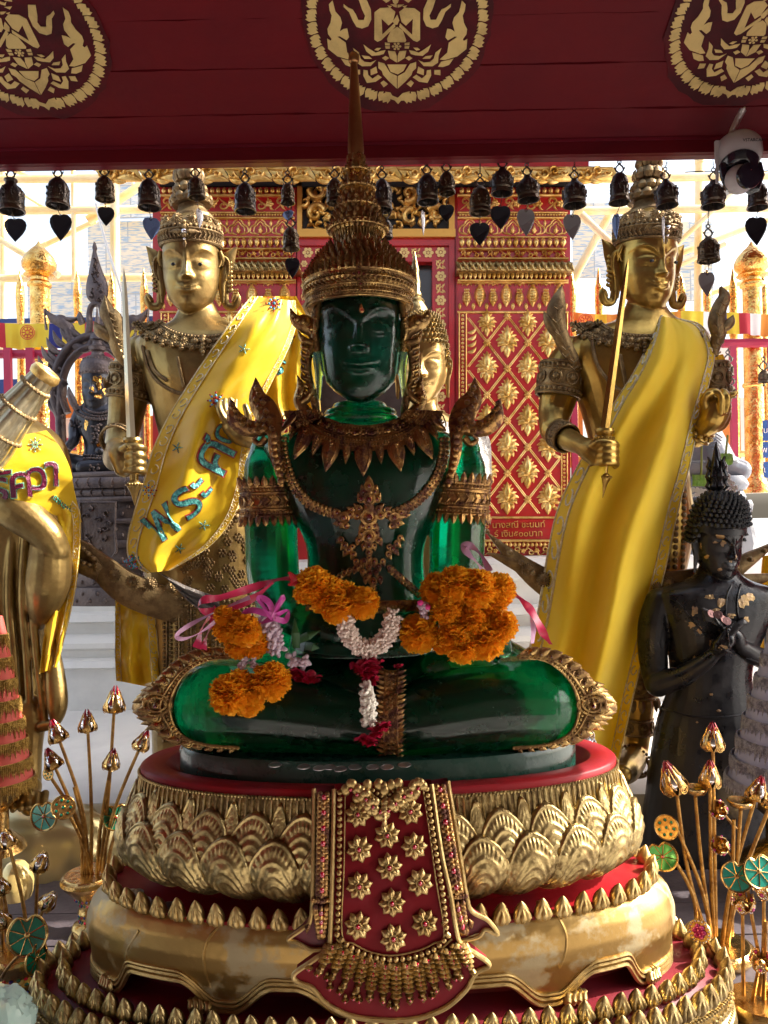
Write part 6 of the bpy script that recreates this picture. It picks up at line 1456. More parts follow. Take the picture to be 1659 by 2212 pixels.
for L in ([(1280,740),(1288,780),(1305,810),(1335,840),(1370,850)],[(1340,770),(1348,810),(1352,835)]):
    A_=resamp(catmull([tuple(RP(x,y,.006)[0]) for x,y in L],8),40)
    for q in range(39): mb.ball(A_[q],(px(5,3),px(3,3),px(5,3)),0,SPHL)
mb.build('braided_chain',BT,rs)
for c0,c1,r in (((1210,822),(1216,784),45),((1540,820),(1538,790),32)):
    mb=MB(); c=P(*c0,3.28); bandaround(mb,c,P(*c1,3.28)-c,px(r,3.28),[(0,'wall',.062),(.066,'ring',.006),(-.066,'ring',.006),(.05,'bead',.009),(-.05,'bead',.009),(.035,'ring',.004),(-.035,'ring',.004),(0,'disc',.026)]); mb.build('armband',BT,rs)
mb=MB(); bandaround(mb,P(1215,942,3.15),P(1255,962,3.03)-P(1196,925,3.22),px(29,3.1),[(0,'wall',.03),(.03,'ring',.006),(-.03,'ring',.006),(.0,'chev',.022),(.02,'bead',.006)]); mb.build('bracelet',BT,rs)
for pts,w,p2 in (([(1253,792,3.2),(1240,775,3.18),(1222,745,3.16),(1208,710,3.15),(1202,680,3.15),(1206,650,3.15),(1214,615,3.15)],[5,12,15,17,20,16,.5],[(1208,728),(1196,712),(1184,692),(1175,672)]),([(1545,770,3.2),(1548,745,3.18),(1555,720,3.16),(1550,695,3.15),(1556,665,3.15),(1566,640,3.15),(1558,618,3.15)],[6,11,15,17,15,12,.5],[(1562,708),(1572,702),(1580,692),(1584,680)])):
    mb=MB(); flame(mb,pts,w,3.15,th=.02,back=.02); flame(mb,[(a,b_,3.15) for a,b_ in p2],[9,11,9,.5],3.15,th=.016)
    mb.tube([P(q[0],q[1],3.12) for q in pts[1:-1]],px(2.2,3.1),5)
    for q in range(7): 
        a=pts[1+q%5]; mb.tube([P(a[0]-9,a[1]+q*3,3.12),P(a[0],a[1]+8+q*3,3.115),P(a[0]+9,a[1]+q*3,3.12)],px(1.8,3.1),4)
    mb.build('shoulder_flame',BT,rs)
sword(rs,(1357,558),(1306,928),2.98,2.96,10,(1306,1302),926,1076,2.97,None,mat('yellow_gold_blade',(.72,.46,.12),.22,1,.05,30),GR)
for (pts,w,disc,up) in (([(1240,1290,3.1),(1190,1265,3.08),(1150,1238,3.07),(1110,1205,3.06),(1050,1148,3.05)],[32,30,24,15,.5],[(1175,1252,15,3.05),(1140,1230,13,3.05),(1196,1272,12,3.05)],[(1150,1235,3.06),(1110,1215,3.06),(1052,1195,3.06)]),([(1420,1275,3.1),(1480,1262,3.08),(1560,1245,3.07),(1610,1215,3.06),(1680,1172,3.05)],[34,30,24,16,2],[(1445,1262,14,3.06),(1420,1270,12,3.06),(1560,1240,12,3.04),(1520,1252,12,3.05)],[(1560,1262,3.06),(1620,1255,3.06),(1690,1240,3.06)])):
    mb,c=tailhorn(rs,pts,w,3.08,BT,disc); flame(mb,up,[17,15,1],3.06,th=.015,back=.02)
    for q in range(5):
        t=q/4.; a=np.array(pts[-3][:2])*(1-t)+np.array(pts[-1][:2])*t*1.0; flame(mb,[(a[0]-5,a[1],3.02),(a[0]+2,a[1],3.015),(a[0]+8,a[1]+4,3.02)],[3,6,1],3.02,th=.012)
    mb.build('belt_horn',BT,rs)
mb=MB(); c=P(1374,1566,3.26); bandaround(mb,c,(0,0,1),px(33,3.26),[(0,'wall',.03),(.03,'ring',.006),(-.03,'ring',.006),(0,'disc',.022)]); c=P(1376,1475,3.27); bandaround(mb,c,(0,0,1),px(40,3.26),[(0,'wall',.05),(.05,'ring',.006),(-.05,'ring',.006),(0,'disc',.03),(-.06,'down',.05)])
c=P(1366,1648,3.15); bandaround(mb,c,(.1,-.5,.8),px(34,3.2),[(0,'ring',.008),(.02,'bead',.007)]); mb.build('leg_band',BT,rs)
mb=MB()
for x in (1478,1462,1446): 
    for y in range(1000,1330,14): p,n=RP(x-(y-1000)*.02,y,.004); mb.ball(p,(px(6,3.2),px(4,3.2),px(6,3.2)),0,SPHL)
mb.build('skirt_relief',BT,rs)
A=drape([(1424,682,3.2),(1405,735,3.1),(1366,810,3.08),(1326,872,3.08),(1288,940,3.1),(1249,1005,3.07),(1205,1100,3.05),(1182,1200,3.05),(1160,1330,3.05),(1135,1440,3.05),(1120,1560,3.05)],[(1470,690,3.25),(1515,705,3.24),(1542,760,3.2),(1530,830,3.15),(1508,915,3.1),(1488,1010,3.07),(1462,1110,3.05),(1436,1230,3.04),(1400,1370,3.03),(1368,1500,3.02),(1332,1660,3.02)],3.05,.06,2.6,110,80,bulge=.13,ph=1.0,cr=.25)
mb=clothmb(A); sh2=mb.build('yellow_robe',M['satin_pale'],label='long pale yellow cloth draped over the right gold statue',cat='cloth')
trim(A,-1,.10,'silver_trim',sh2,M['silver_lace']); trim(A,1,.085,'silver_trim',sh2,M['silver_lace'])
A=drape([(1528,770,3.4),(1536,820,3.4),(1545,845,3.4)],[(1562,765,3.4),(1572,800,3.4),(1560,850,3.4)],3.4,.015,2,16,12); clothmb(A).build('yellow_scarf',M['satin'],label='small bright yellow scarf hanging behind the right statue\'s arm',cat='scarf')
A=drape([(1648,1200,3.4),(1640,1300,3.4),(1630,1420,3.4)],[(1700,1200,3.4),(1700,1300,3.4),(1690,1420,3.4)],3.4,.015,2,16,12); clothmb(A).build('yellow_scarf',M['satin'],label='bright yellow cloth at the right edge behind the black statue',cat='scarf')
# ================= HIDDEN GOLD BUDDHA =================
HD=2.75; hs=thing('gold_buddha',(P(915,1500,HD).x,HD,H-1.16),'pale gold standing Buddha with beaded curls half hidden behind the green statue','statue')
b=MB(); T=head(b,P(912,792,HD),px(52,HD),yaw=R(-6),pitch=R(4),smile=.1)
torso(b,[(855,880,945,HD,34),(885,875,950,HD,38),(905,860,985,HD,46),(935,820,1035,HD,60),(990,806,1046,HD,66),(1100,820,1040,HD,62),(1300,850,1010,HD,60),(1500,860,1000,HD,60),(1750,860,1000,HD,60)])
for s in (-1,1): ear(b,T,px(52,HD),s,1.0)
F=fuse(b,.0036,2,.5); F.build('body',mat('pale_gold_lacquer',(.60,.40,.15),.28,.85,.06,40),hs)
def curls(T,W,par,mt,r=.085,zmin=.45,rows=13,top=2.05,wide=1.0,sz=1):
    mb=MB()
    for k in range(rows):
        f=k/(rows-1.); z=zmin+(top-zmin)*math.sin(f*PI/2)**1.05; rr=1.10*math.cos(f*PI/2)**.55*sz+.02
        n=max(1,int(2*PI*rr/(r*2.05)))
        for i in range(n):
            q=2*PI*(i+.5*(k%2))/n; x=rr*math.sin(q); y=-rr*1.05*math.cos(q)+.05; zz_=z
            if math.cos(q)>.3 and zz_<.82+.0*x: continue
            if math.cos(q)<=.3: zz_=z-.55*(1-f)*(1-max(0,math.cos(q)))*.9
            p=T(x,zz_,y); mb.ball(p,W*r*random.uniform(.9,1.05),0,SPHL)
            d=(p-T(0,.8,0)).normalized(); mb.ball(p+d*W*r*.75,W*r*.5,0,SPHL)
    k0=MB(); a=2*PI*np.arange(30)/30; V=[]
    for f in np.linspace(0,1,9):
        z=zmin+(top-zmin)*math.sin(f*PI/2)**1.05; rr=1.04*math.cos(f*PI/2)**.55*sz+.01; V.append([tuple(T(rr*math.sin(q),z-(0 if math.cos(q)>.3 else .5*(1-f)),-rr*1.04*math.cos(q)+.06)) for q in a])
    mb.grid(np.array(V),cu=True); return mb.build('hair_curls',mt,par)
curls(T,px(52,HD),hs,M['gold_relief'],rows=12,top=2.2)
mb=MB(); c=P(898,668,HD); s=px(1,HD); mb.lathe(c,[(r*s,z*s) for r,z in [(30,-25),(26,0),(18,14),(20,18),(12,26),(14,30),(10,40),(11,60),(8,75),(9,85),(5,105),(1,125)]],14); mb.build('spire_finial',M['mirror'] if 0 else M['gold_relief'],hs)
A=drape([(905,905,HD-.12),(960,930,HD-.2),(985,1000,HD-.22),(990,1080,HD-.22)],[(990,900,HD),(1052,935,HD-.05),(1062,1010,HD-.08),(1056,1085,HD-.1)],HD,.01,3,24,20); clothmb(A).build('silver_sash',mat('silver_sequin_cloth',(.48,.46,.44),.3,.6,.8,260,col2=(.75,.73,.7),vs=70),label='silver sequinned cloth on the shoulder of the half hidden gold Buddha',cat='sash')
# ================= BLACK STANDING BUDDHA =================
BK=M['black_bronze']; KD=2.98
ks=thing('black_buddha',(P(1530,1840,KD).x,KD,H-1.5),'black standing Buddha flecked with gold leaf at right, hands crossed on its chest','statue')
b=MB()
torso(b,[(1205,1518,1582,KD,30),(1235,1508,1592,KD,40),(1255,1480,1620,KD,50),(1268,1436,1660,KD,58),(1285,1412,1680,KD,64),(1330,1424,1668,KD,70),(1380,1440,1640,KD,68),(1440,1450,1620,KD,60),(1490,1446,1622,KD,58),(1550,1424,1640,KD,64),(1620,1410,1650,KD,66),(1750,1392,1668,KD,66),(1880,1372,1690,KD,68)])
limb(b,[(1424,1300,KD,30),(1412,1350,KD,33),(1410,1410,KD,31),(1416,1460,2.96,28),(1422,1478,2.93,27)],n=18)
limb(b,[(1420,1478,2.93,27),(1470,1462,2.88,24),(1520,1432,2.83,18),(1545,1410,2.81,14)],n=16)
limb(b,[(1672,1300,KD,30),(1684,1360,KD,32),(1684,1430,2.96,29)],n=18); limb(b,[(1684,1434,2.94,27),(1640,1420,2.88,22),(1600,1395,2.84,15)],n=16)
# crossed hands
limb(b,[(1545,1410,2.81,14),(1556,1396,2.795,20),(1570,1382,2.79,18)]); limb(b,[(1600,1395,2.84,14),(1590,1378,2.83,18),(1572,1362,2.83,17)])
for k in range(4): finger(b,[(1566+k*4,1384-k*2,2.785,6.5),(1580+k*3,1366-k*2,2.775,6),(1594+k*3,1350-k*1,2.775,5.5),(1606+k*2,1340+k*2,2.78,4.2)])
finger(b,[(1552,1392,2.785,7),(1560,1374,2.775,6),(1572,1360,2.775,5)])
for k in range(4): finger(b,[(1566-k*2,1362-k*2,2.82,6.5),(1550-k*3,1350-k*5,2.81,6),(1536-k*3,1342-k*7,2.81,5.5),(1524-k*2,1340-k*8,2.81,4.2)])
finger(b,[(1580,1362,2.83,7),(1578,1346,2.82,6),(1570,1334,2.82,4.5)])
T=head(b,P(1549,1172,2.95),px(49,2.95),yaw=R(14),pitch=R(10),smile=.09,jaw=.0)
for s in (-1,1): ear(b,T,px(49,2.95),s,1.0)
F=fuse(b,.0036,2,.5); KP=Proj(F,2.9); F.build('body',BK,ks)
curls(T,px(49,2.95),ks,mat('black_curls',(.012,.012,.015),.4,.1),r=.105,rows=13,top=2.25,wide=1,sz=1.12,zmin=.55)
mb=MB(); V=[]
for s0 in np.linspace(-1.25,1.25,40): V.append(tuple(T(1.06*math.sin(s0),.62+.22*math.cos(s0),-1.1*math.cos(s0))))
mb.tube(V,px(3.5,2.95),6); mb.build('hairline_band',BK,ks)
mb=MB(); c=P(1549,1062,2.95); s=px(1,2.95); mb.lathe(c,[(r*s,z*s) for r,z in [(24,-12),(20,0),(12,6),(14,12),(16,20),(14,34),(11,60),(7,84),(1,108)]],12)
for z,r,h,n in ((2,14,26,8),(20,13,36,8),(42,11,34,6)):
    for k in range(n):
        q=2*PI*k/n; rd=np.array((math.cos(q),math.sin(q),0)); p=np.array(tuple(c))+rd*r*s+[0,0,z*s]; mb.rib([p,p+rd*9*s+[0,0,h*.35*s],p+rd*5*s+[0,0,h*.7*s],p+rd*9*s+[0,0,h*s]],[5*s,7*s,4.5*s,.3*s],4*s,rd,back=.003)
mb.build('flame_finial',BK,ks)
lf=mat('gold_leaf_flecks',(.42,.28,.13),.35,.9,.4,90,col2=(.35,.24,.16),vs=30)
mb=MB(); random.seed(11)
def fleck(pj,mb,x,y,rx,ry,n=13,o=.0012,D=2.9):
    pts=[]
    for a in np.linspace(0,2*PI,n+1)[:-1]:
        k=random.uniform(.55,1.15); pts.append(tuple(pj(x+rx*k*math.cos(a),y+ry*k*math.sin(a),o)[0]))
    c=pj(x,y,o+.0006)[0]; k0=mb.n; mb.add(pts+[tuple(c)],[(i,(i+1)%n,n) for i in range(n)])
for x,y,rx,ry in ((1556,1158,15,8),(1562,1172,9,10),(1527,1203,8,6),(1546,1172,9,4),(1514,1180,3,9),(1590,1205,3,9),(1578,1212,6,4),(1440+92,1290,16,8),(1500,1320,10,14),(1495,1350,12,10),(1512,1360,9,12),(1560,1300,14,16),(1605,1300,16,20),(1620,1290,14,12),(1612,1340,9,12),(1580,1330,12,9),(1545,1320,14,8),(1455,1405,6,5),(1500,1420,4,7),(1536,1500,6,5),(1552,1535,8,4),(1506,1560,4,3),(1555,1230,7,5),(1535,1390,5,10),(1562,1398,14,8),(1455,1428,6,3),(1600,1640,6,4)): fleck(KP,mb,x,y,rx*.8,ry*.8)
mb.build('gold_leaf_patches',lf,ks)
mb=MB()
for L in ([(1446,1290),(1470,1308),(1500,1345),(1560,1400),(1640,1430)],[(1580,1265),(1570,1290),(1568,1340),(1575,1400)],[(1430,1530),(1500,1548),(1570,1548),(1640,1535)],[(1600,1262),(1592,1300),(1596,1350)]): gl=[tuple(KP(x,y,.001)[0]) for x,y in catmull(L,6)]; mb=MB(); mb.tube(gl,px(2.2,2.9),6); mb.build('robe_hem',BK,ks)
for i,(x,y,t) in enumerate(((1536,1318,.3),(1551,1320,-.2),(1563,1330,.5),(1570,1334,.1))): coin(P(x,y+8,2.79-.004*i),(t,-1,.5),['bronze coin held leftmost in the black statue\'s hand','bronze coin second in the black statue\'s hand','bronze coin third in the black statue\'s hand','bronze coin rightmost in the black statue\'s hand'][i],.0155,mat('rose_coin',(.16,.08,.075),.4,.7))
# ================= MONK STATUE, FAR LEFT =================
MDp=2.98; MG=M['gold_statue']; ms=thing('gold_monk_statue',(P(60,1760,MDp).x,MDp,H-1.16),'gold robed standing statue cut by the left edge, carrying a roped bundle','statue')
b=MB()
torso(b,[(900,-60,60,MDp,30),(930,-90,110,MDp,60),(970,-110,140,MDp,80),(1040,-120,150,MDp,90),(1110,-120,140,MDp,86),(1200,-110,118,MDp,80),(1330,-100,100,MDp,74),(1450,-90,92,MDp,70),(1560,-80,90,MDp,64),(1640,-60,80,MDp,54)])
limb(b,[(-40,1060,2.85,42),(30,1100,2.80,44),(95,1150,2.80,36),(120,1190,2.82,30)],n=18)
limb(b,[(100,1120,2.86,30),(108,1190,2.84,42),(104,1260,2.84,46),(92,1320,2.86,30),(86,1350,2.88,12)],n=18)
limb(b,[(60,1540,2.9,40),(60,1620,2.88,30),(62,1690,2.86,26),(66,1740,2.82,22)],n=16); limb(b,[(-10,1540,2.9,40),(-5,1690,2.88,26)],n=16)
for k in range(5): limb(b,[(30+k*17,1722-k*2,2.78,8.5),(28+k*17,1742-k*2,2.74,7.5),(28+k*17,1750-k*2,2.72,6.5)],n=10)
limb(b,[(70,1700,2.82,20),(64,1725,2.78,22)],n=14)
limb(b,[(110,1380,2.9,12),(118,1450,2.88,20),(124,1520,2.86,22),(118,1560,2.86,12),(90,1570,2.86,12)],n=14)
for x0,x1,r in ((70,96,9),(48,66,9),(20,36,10),(-10,0,9)): limb(b,[(x0+10,1110,2.86,r),(x0,1280,2.85,r),(x0+10,1420,2.86,r),(x1,1550,2.87,r)],n=10)
F=fuse(b,.0045,3,.5); MP_=Proj(F,2.85); F.build('robed_body',MG,ms)
mb=MB(); mb.lathe(P(40,1880,3.02),[(px(r,3)*1.0,px(z,3)) for r,z in [(215,-6),(218,40),(205,85),(180,110),(150,125),(60,138)]],40); Vv=mb.V[0]; c=Vv.mean(0)
for i in range(len(Vv)): a=math.atan2(Vv[i][1]-3.02,Vv[i][0]-c[0]); Vv[i][:2]=np.array((P(40,1880,3.02).x,3.02))+(Vv[i][:2]-np.array((P(40,1880,3.02).x,3.02)))*(1+.07*math.sin(a*9+Vv[i][2]*9))*np.array((1,.5))
mb.build('draped_base',mat('pale_gold_drapery',(.60,.50,.26),.3,.8,.06,20),ms)
mb=MB()
ax=np.array([tuple(P(x,y,2.72)) for x,y in ((-60,1000),(-20,955),(20,905),(60,856),(100,806))]); R0=[px(q,2.72) for q in (56,52,44,34,25)]
Bx=resamp(np.c_[ax,R0],40); T_=nrm(ax[-1]-ax[0]); u,v,w=frame(T_); a=2*PI*np.arange(60)/60; A=[]
for q in Bx: rr=q[3]*(1-.13*abs(np.cos(a*4))**6); A.append(q[:3]+np.outer(np.cos(a)*rr,u)+np.outer(np.sin(a)*rr,v))
mb.grid(np.array(A),cu=True); bu=mb.build('bundle',mat('pale_silvery_gold',(.66,.60,.42),.3,.85,.1,20,col2=(.5,.42,.25),vs=6),ms)
mb=MB()
for t in (.12,.38,.62,.86): 
    q=Bx[int(t*39)]; c=[q[:3]+(u*math.cos(b_)+v*math.sin(b_))*(q[3]+.003) for b_ in np.linspace(0,2*PI,49)[:-1]]; mb.tube(c,.0055,6,closed=True)
    for i,p in enumerate(c): mb.ball(p,(.007,.007,.009) if i%2 else .006,0,SPHL)
mb.build('rope',M['bronze_trim'],bu)
mb=MB(); q=Bx[-1]; mb.lathe(q[:3]-T_*.03,[(px(r,2.72),px(z,2.72)) for r,z in [(20,0),(30,4),(33,14),(30,24),(25,27),(22,24),(18,14),(5,10)]],28,A=np.stack([u,v,w],1)); mb.build('end_cap',M['gold_bright'],bu)
A=drape([(-60,960,2.78),(-60,1040,2.76),(-60,1130,2.76)],[(100,930,2.9),(128,965,2.86),(150,1010,2.84),(160,1060,2.86),(176,1128,2.9)],2.8,.012,1.6,50,46,bulge=.05,ph=2,cr=.5)
mb=clothmb(A); ys=mb.build('satin_shawl',M['satin'],label='yellow satin shawl with crimson sequin letters on the left edge statue',cat='shawl'); YP=Proj(mb,2.8)
dk=mat('dark_crimson_sequins',(.12,.0,.03),.3,.2,.5,200)
for t,x,y,s,a_ in (('รั',0,1056,92,-.05),('ศ',46,1046,92,-.1),('ว',84,1032,84,-.1),('า',114,1022,84,0)):
    text_on(YP,t,x,y,s,a_,mat('green_rhinestones',(.30,.62,.38),.15,.4,.5,300),ys,o=.003,ol=.03); text_on(YP,t,x,y,s,a_,dk,ys,o=.007,ol=.006)
sparkle(YP,76,962,16,ys,mat('pale_green_stone',(.35,.7,.5),.1,.2),M['mirror'])
A=drape([(96,1110,2.84),(112,1200,2.84),(100,1330,2.84),(86,1455,2.84)],[(156,1080,2.86),(174,1120,2.86),(163,1270,2.88),(124,1440,2.88)],2.86,.02,2,40,24); o=clothmb(A); o=o.build('shawl_tail',M['satin'],ys); trim(A,1,.22,'lace_trim',o,M['lace']); trim(A,-1,.05,'lace_trim',o,M['lace'],curl=False)
mb=MB()
for k in range(70):
    t=k/69.; x=lerp(120,172,t)+6*math.sin(k); y=lerp(1075,1125,t); mb.ball(YP(x-6,y-4,.004)[0],px(2.2,2.9),k%2,SPHL)
mb.build('rhinestone_hem',[M['mirror'],mat('green_stone',(.1,.5,.3),.1,.2)],ys)
# ================= BRONZE SEATED BUDDHA WITH THRONE =================
ZD=3.95; BB=M['brown_bronze']; DB=mat('dark_bronze_skin',(.045,.045,.055),.3,.6,.1,40)
zs=thing('bronze_throne_buddha',(P(270,1290,ZD).x,ZD,H-.60),'dark bronze seated crowned Buddha on a tiered throne with serpent arch behind','statue')
b=MB(); T=head(b,P(212,838,ZD),px(33,ZD),smile=.05,nu=100,nv=110,jaw=.08)
torso(b,[(860,192,230,ZD,16),(878,175,250,ZD,26),(895,168,256,ZD,32),(930,176,250,ZD,34),(965,186,240,ZD,30),(990,180,250,ZD,36)],n=24)
limb(b,[(172,888,ZD,12),(163,920,ZD,14),(160,950,3.92,12),(146,968,3.85,10),(134,985,3.8,9)],n=12); limb(b,[(252,888,ZD,12),(260,930,ZD,14),(245,965,3.9,11),(215,975,3.83,10)],n=12)
for k in range(4): limb(b,[(130+k*5,985,3.79,3.4),(129+k*5,1000,3.78,3),(129+k*5,1010,3.78,2.5)],n=8)
limb(b,[(300,1000,3.9,22),(240,1004,3.84,20),(180,1010,3.82,16)],n=14); limb(b,[(150,1000,3.9,22),(220,1010,3.86,18),(300,1012,3.84,16)],n=14)
F=fuse(b,.0045,1,.5); ZP=Proj(F,3.85); F.build('body',DB,zs)
mb=MB(); c=P(212,812,ZD); s=px(1,ZD); mb.lathe(c,[(r*s,z*s) for r,z in [(36,0),(39,6),(37,14),(38,20),(34,30),(24,40),(14,44),(12,52),(18,54),(19,62),(11,66),(10,76),(16,78),(14,88),(8,92),(7,104),(3,130),(1,150)]],24)
for z in range(4,36,6):
    rr=38-z*.25
    for k in range(26): q=2*PI*k/26; mb.ball(c+Vector((rr*s*math.cos(q),rr*s*math.sin(q),z*s)),2.6*s,0,SPHL)
mb.build('crown',BB,zs)
mb=MB()
for r,w in ((34,3),(46,2.5),(58,4)):
    for a_ in np.linspace(-1.3,1.3,24): mb.ball(ZP(212+r*.9*math.sin(a_),874+r*.55*math.cos(a_),.004)[0],px(w,ZD),0,SPHL)
for k in range(30): mb.ball(ZP(212+random.uniform(-14,14),935+random.uniform(-22,22),.006)[0],px(3,ZD),0,SPHL)
for y in (985,992): beads(mb,[tuple(ZP(x,y,.006)[0]) for x in range(182,248,4)],px(3,ZD),2)
for (x,y) in ((163,915),(262,915),(205,1008),(272,1012),(140,978)):
    for k in range(14): mb.ball(ZP(x+random.uniform(-11,11),y+random.uniform(-8,8),.003)[0],px(2.6,ZD),0,SPHL)
flame(mb,[(168,885,3.9),(158,870,3.9),(150,850,3.9),(148,835,3.9)],[4,8,6,.5],3.9); mb.build('jewellery',BB,zs)
mb=MB(); 
for x,y,rx,ry in ((210,820,11,9),(214,832,6,12),(198,842,6,9),(228,846,7,8),(214,856,9,6),(218,930+32,10,8),(186,918,5,12)): fleck(ZP,mb,x,y,rx,ry)
mb.build('gold_leaf_patches',M['gold_leaf'],zs)
# arch behind
mb=MB(); AD=4.02
for r,w in ((92,9),(74,6)):
    pts=[(212+r*math.cos(a_)*.98-8,840-r*1.25*math.sin(a_)) for a_ in np.linspace(-.6,PI+.6,40)]; flame(mb,[(x,y,AD) for x,y in pts[::3]],[w]*len(pts[::3]),AD,th=.02,back=.03)
flame(mb,[(132,820,AD),(128,900,AD),(132,980,AD),(134,1020,AD)],[9,9,9,9],AD,th=.02,back=.03); flame(mb,[(290,820,AD),(296,900,AD),(294,1020,AD)],[9,9,9],AD,th=.02,back=.03)
for a_ in np.linspace(.15,PI-.15,16):
    if abs(a_-PI/2)<.15: continue
    x,y=204+98*math.cos(a_),838-120*math.sin(a_); s_=1 if x>204 else -1; flame(mb,[(x,y+6,AD),(x+s_*14,y-2,AD),(x+s_*24,y-14,AD),(x+s_*30,y-30,AD)],[4,7,5,.5],AD,th=.015)
for k in range(9): y=760+k*16; flame(mb,[(134,y+6,AD),(120,y,AD),(108,y-12,AD),(104,y-24,AD)],[3,6,5,.5],AD,th=.015)
for s_ in (-1,1):
    X=lambda x: 208+s_*(208-x)
    flame(mb,[(X(204),720,AD),(X(195),742,AD),(X(182),752,AD),(X(165),748,AD),(X(152),730,AD),(X(146),708,AD),(X(132),694,AD),(X(118),690,AD),(X(104),678,AD),(X(96),666,AD)],[7,8,9,10,11,12,14,10,5,1],AD,th=.02,back=.02)
    flame(mb,[(X(140),690,AD),(X(158),690,AD),(X(172),684,AD)],[6,5,.5],AD,th=.015); flame(mb,[(X(96),668,AD),(X(97),690,AD),(X(100),712,AD)],[1.6,1.6,2.5],AD)
    flame(mb,[(X(178),700,AD),(X(172),685,AD),(X(172),672,AD)],[7,7,.5],AD,th=.015); flame(mb,[(X(140),820,AD),(X(116),838,AD),(X(108),826,AD),(X(112),812,AD)],[12,12,8,.5],AD,th=.02)
flame(mb,[(190,722,AD),(193,700,AD),(192,680,AD),(196,662,AD),(206,656,AD),(216,660,AD),(220,680,AD),(220,720,AD)],[7,7,6,6,6,6,6,6],AD,th=.018)
flame(mb,[(208,656,AD),(208,640,AD),(208,615,AD),(205,580,AD),(203,548,AD),(203,540,AD),(203,534,AD),(203,522,AD)],[10,21,22,12,4,2.5,3.8,.6],AD,th=.022,back=.02)
for k in range(26): y=560+k*3.6; w=max(1,(y-550)*.17); spiral(mb,206+random.uniform(-w,w),y,4,random.uniform(0,6),5,1.2,o=.02,th=.008,D=AD,n=8)
mb.build('serpent_arch',BB,zs)
mb=MB()
for z0,z1,rx,k in ((1022,1034,160,0),(1034,1056,166,1),(1056,1074,150,1),(1074,1084,158,0),(1084,1120,126,0),(1120,1130,138,0),(1130,1165,120,0),(1165,1180,136,0),(1180,1215,124,0),(1215,1225,150,0),(1225,1262,142,0),(1262,1300,160,0)):
    c=P(272,z1,ZD); L=px(z1-z0,ZD); R_=px(rx,ZD); Aq=np.diag([1,.5,1]); b_=.008 if k else .0
    mb.lathe(c,[(R_*.97,0),(R_+b_,L*.3),(R_+b_,L*.7),(R_*.97,L)],48,A=Aq)
    if k:
        for q in range(40): t=2*PI*q/40; mb.tube([c+Vector((R_*.99*math.cos(t),R_*.5*math.sin(t),L*.05)),c+Vector(((R_+.02)*math.cos(t),(R_+.02)*.5*math.sin(t),L*.5)),c+Vector((R_*.99*math.cos(t),R_*.5*math.sin(t),L*.95))],.004,5)
    elif z1-z0>20:
        for q in range(60): t=2*PI*q/60; mb.ball(c+Vector((R_*math.cos(t),R_*.5*math.sin(t),L*(.3+.4*(q%2)))),(.01,.01,.012),0,SPHL)
mb.build('throne',M['bronze_trim'] if 0 else BB,zs)
mb=MB(); pts=[(172,1085),(250,1085),(248,1150),(252,1190),(236,1212),(210,1224),(190,1212),(178,1190)]; mb.plate([P(x,y,3.66) for x,y in pts][::-1],.012,(0,-1,0)); 
for k in range(5): pass
mb.tube([P(x,y,3.645) for x,y in pts],.006,6,closed=True)
for k in range(14): spiral(mb,210+random.uniform(-26,26),1100+k*8,8,random.uniform(0,6),5,1.5,o=.02,th=.008,D=3.66,n=8)
mb.build('hanging_plaque',BB,zs)
# ================= GREY STONE SEATED STATUE, RIGHT =================
gr=thing('grey_stone_statue',(P(1560,1190,3.9).x,3.9,H-.25),'grey polished stone seated statue on a lotus block behind the black statue','statue')
b=MB(); YD=3.9
limb(b,[(1480,1006,YD,26),(1540,1000,YD,30),(1598,1016,YD,24)],n=16); limb(b,[(1500,985,YD,20),(1530,960,YD,24),(1520,930,YD,20)],n=16); torso(b,[(900,1440,1540,YD,30),(940,1430,1560,YD,40),(1000,1440,1590,YD,50)],n=24)
fuse(b,.006,2,.5).build('body',M['grey_stone'],gr)
mb=MB()
for k in range(9): mb.tube([P(1528+k*2,940+k*6,3.77),P(1545+k,935+k*7,3.76),P(1560-k*2,945+k*6,3.78)],.006,5)
mb.build('robe_folds',M['grey_stone'],gr)
mb=MB(); c=P(1545,1085,YD); 
for z,rx,L in ((0,66,26),(26,72,30)): mb.lathe(c+Vector((0,0,px(z,YD))),[(px(rx*.9,YD),0),(px(rx,YD),px(L*.4,YD)),(px(rx*.88,YD),px(L,YD))],32,A=np.diag([1,.6,1]))
for k in range(22):
    t=2*PI*k/22; q=Vector((math.cos(t),.6*math.sin(t),0)); p=c+q*px(70,YD)+Vector((0,0,px(4,YD))); mb.rib([p,p+q*.01+Vector((0,0,-px(10,YD))),p+q*.012+Vector((0,0,-px(26,YD)))],[px(8,YD),px(9,YD),.002],.012,(q.x,q.y,0),back=.01)
mb.build('lotus_seat',M['grey_stone'],gr)
mb=MB(); mb.lathe(P(1545,1195,YD),[(px(r,YD),px(z,YD)) for r,z in [(88,0),(92,20),(84,60),(78,90),(60,112)]],8,A=np.diag([1,.6,1])); mb.build('stone_block',M['grey_stone'],gr,ang=25)
mb=MB(); 
for x0,y0,x1,y1 in ((1516,928,1515,1026),(1572,940,1568,980)): mb.tube([P(x0,y0,3.3),P(x1,y1,3.3)],px(2.4,3.3),6)
mb.build('flower_stalk',mat('fresh_green_stem',(.35,.42,.08),.5),label='thin green flower stem hanging from the raised gold hand',cat='stem')
for (x,y,l) in ((1514,1038,'folded green leaf below the raised gold hand'),(1564,992,'folded green leaf behind the black finial')):
    mb=MB()
    for k in range(5): mb.rib([P(x-14+k*7,y-12,3.3),P(x-13+k*7,y,3.28),P(x-14+k*7,y+12,3.3)],px(5,3.3),.006,(0,-1,0))
    mb.build('folded_leaf',mat('bright_leaf_green',(.18,.42,.04),.45,0,.1,20,col2=(.35,.55,.12),vs=20),label=l,cat='leaf')
mb=MB(); random.seed(4)
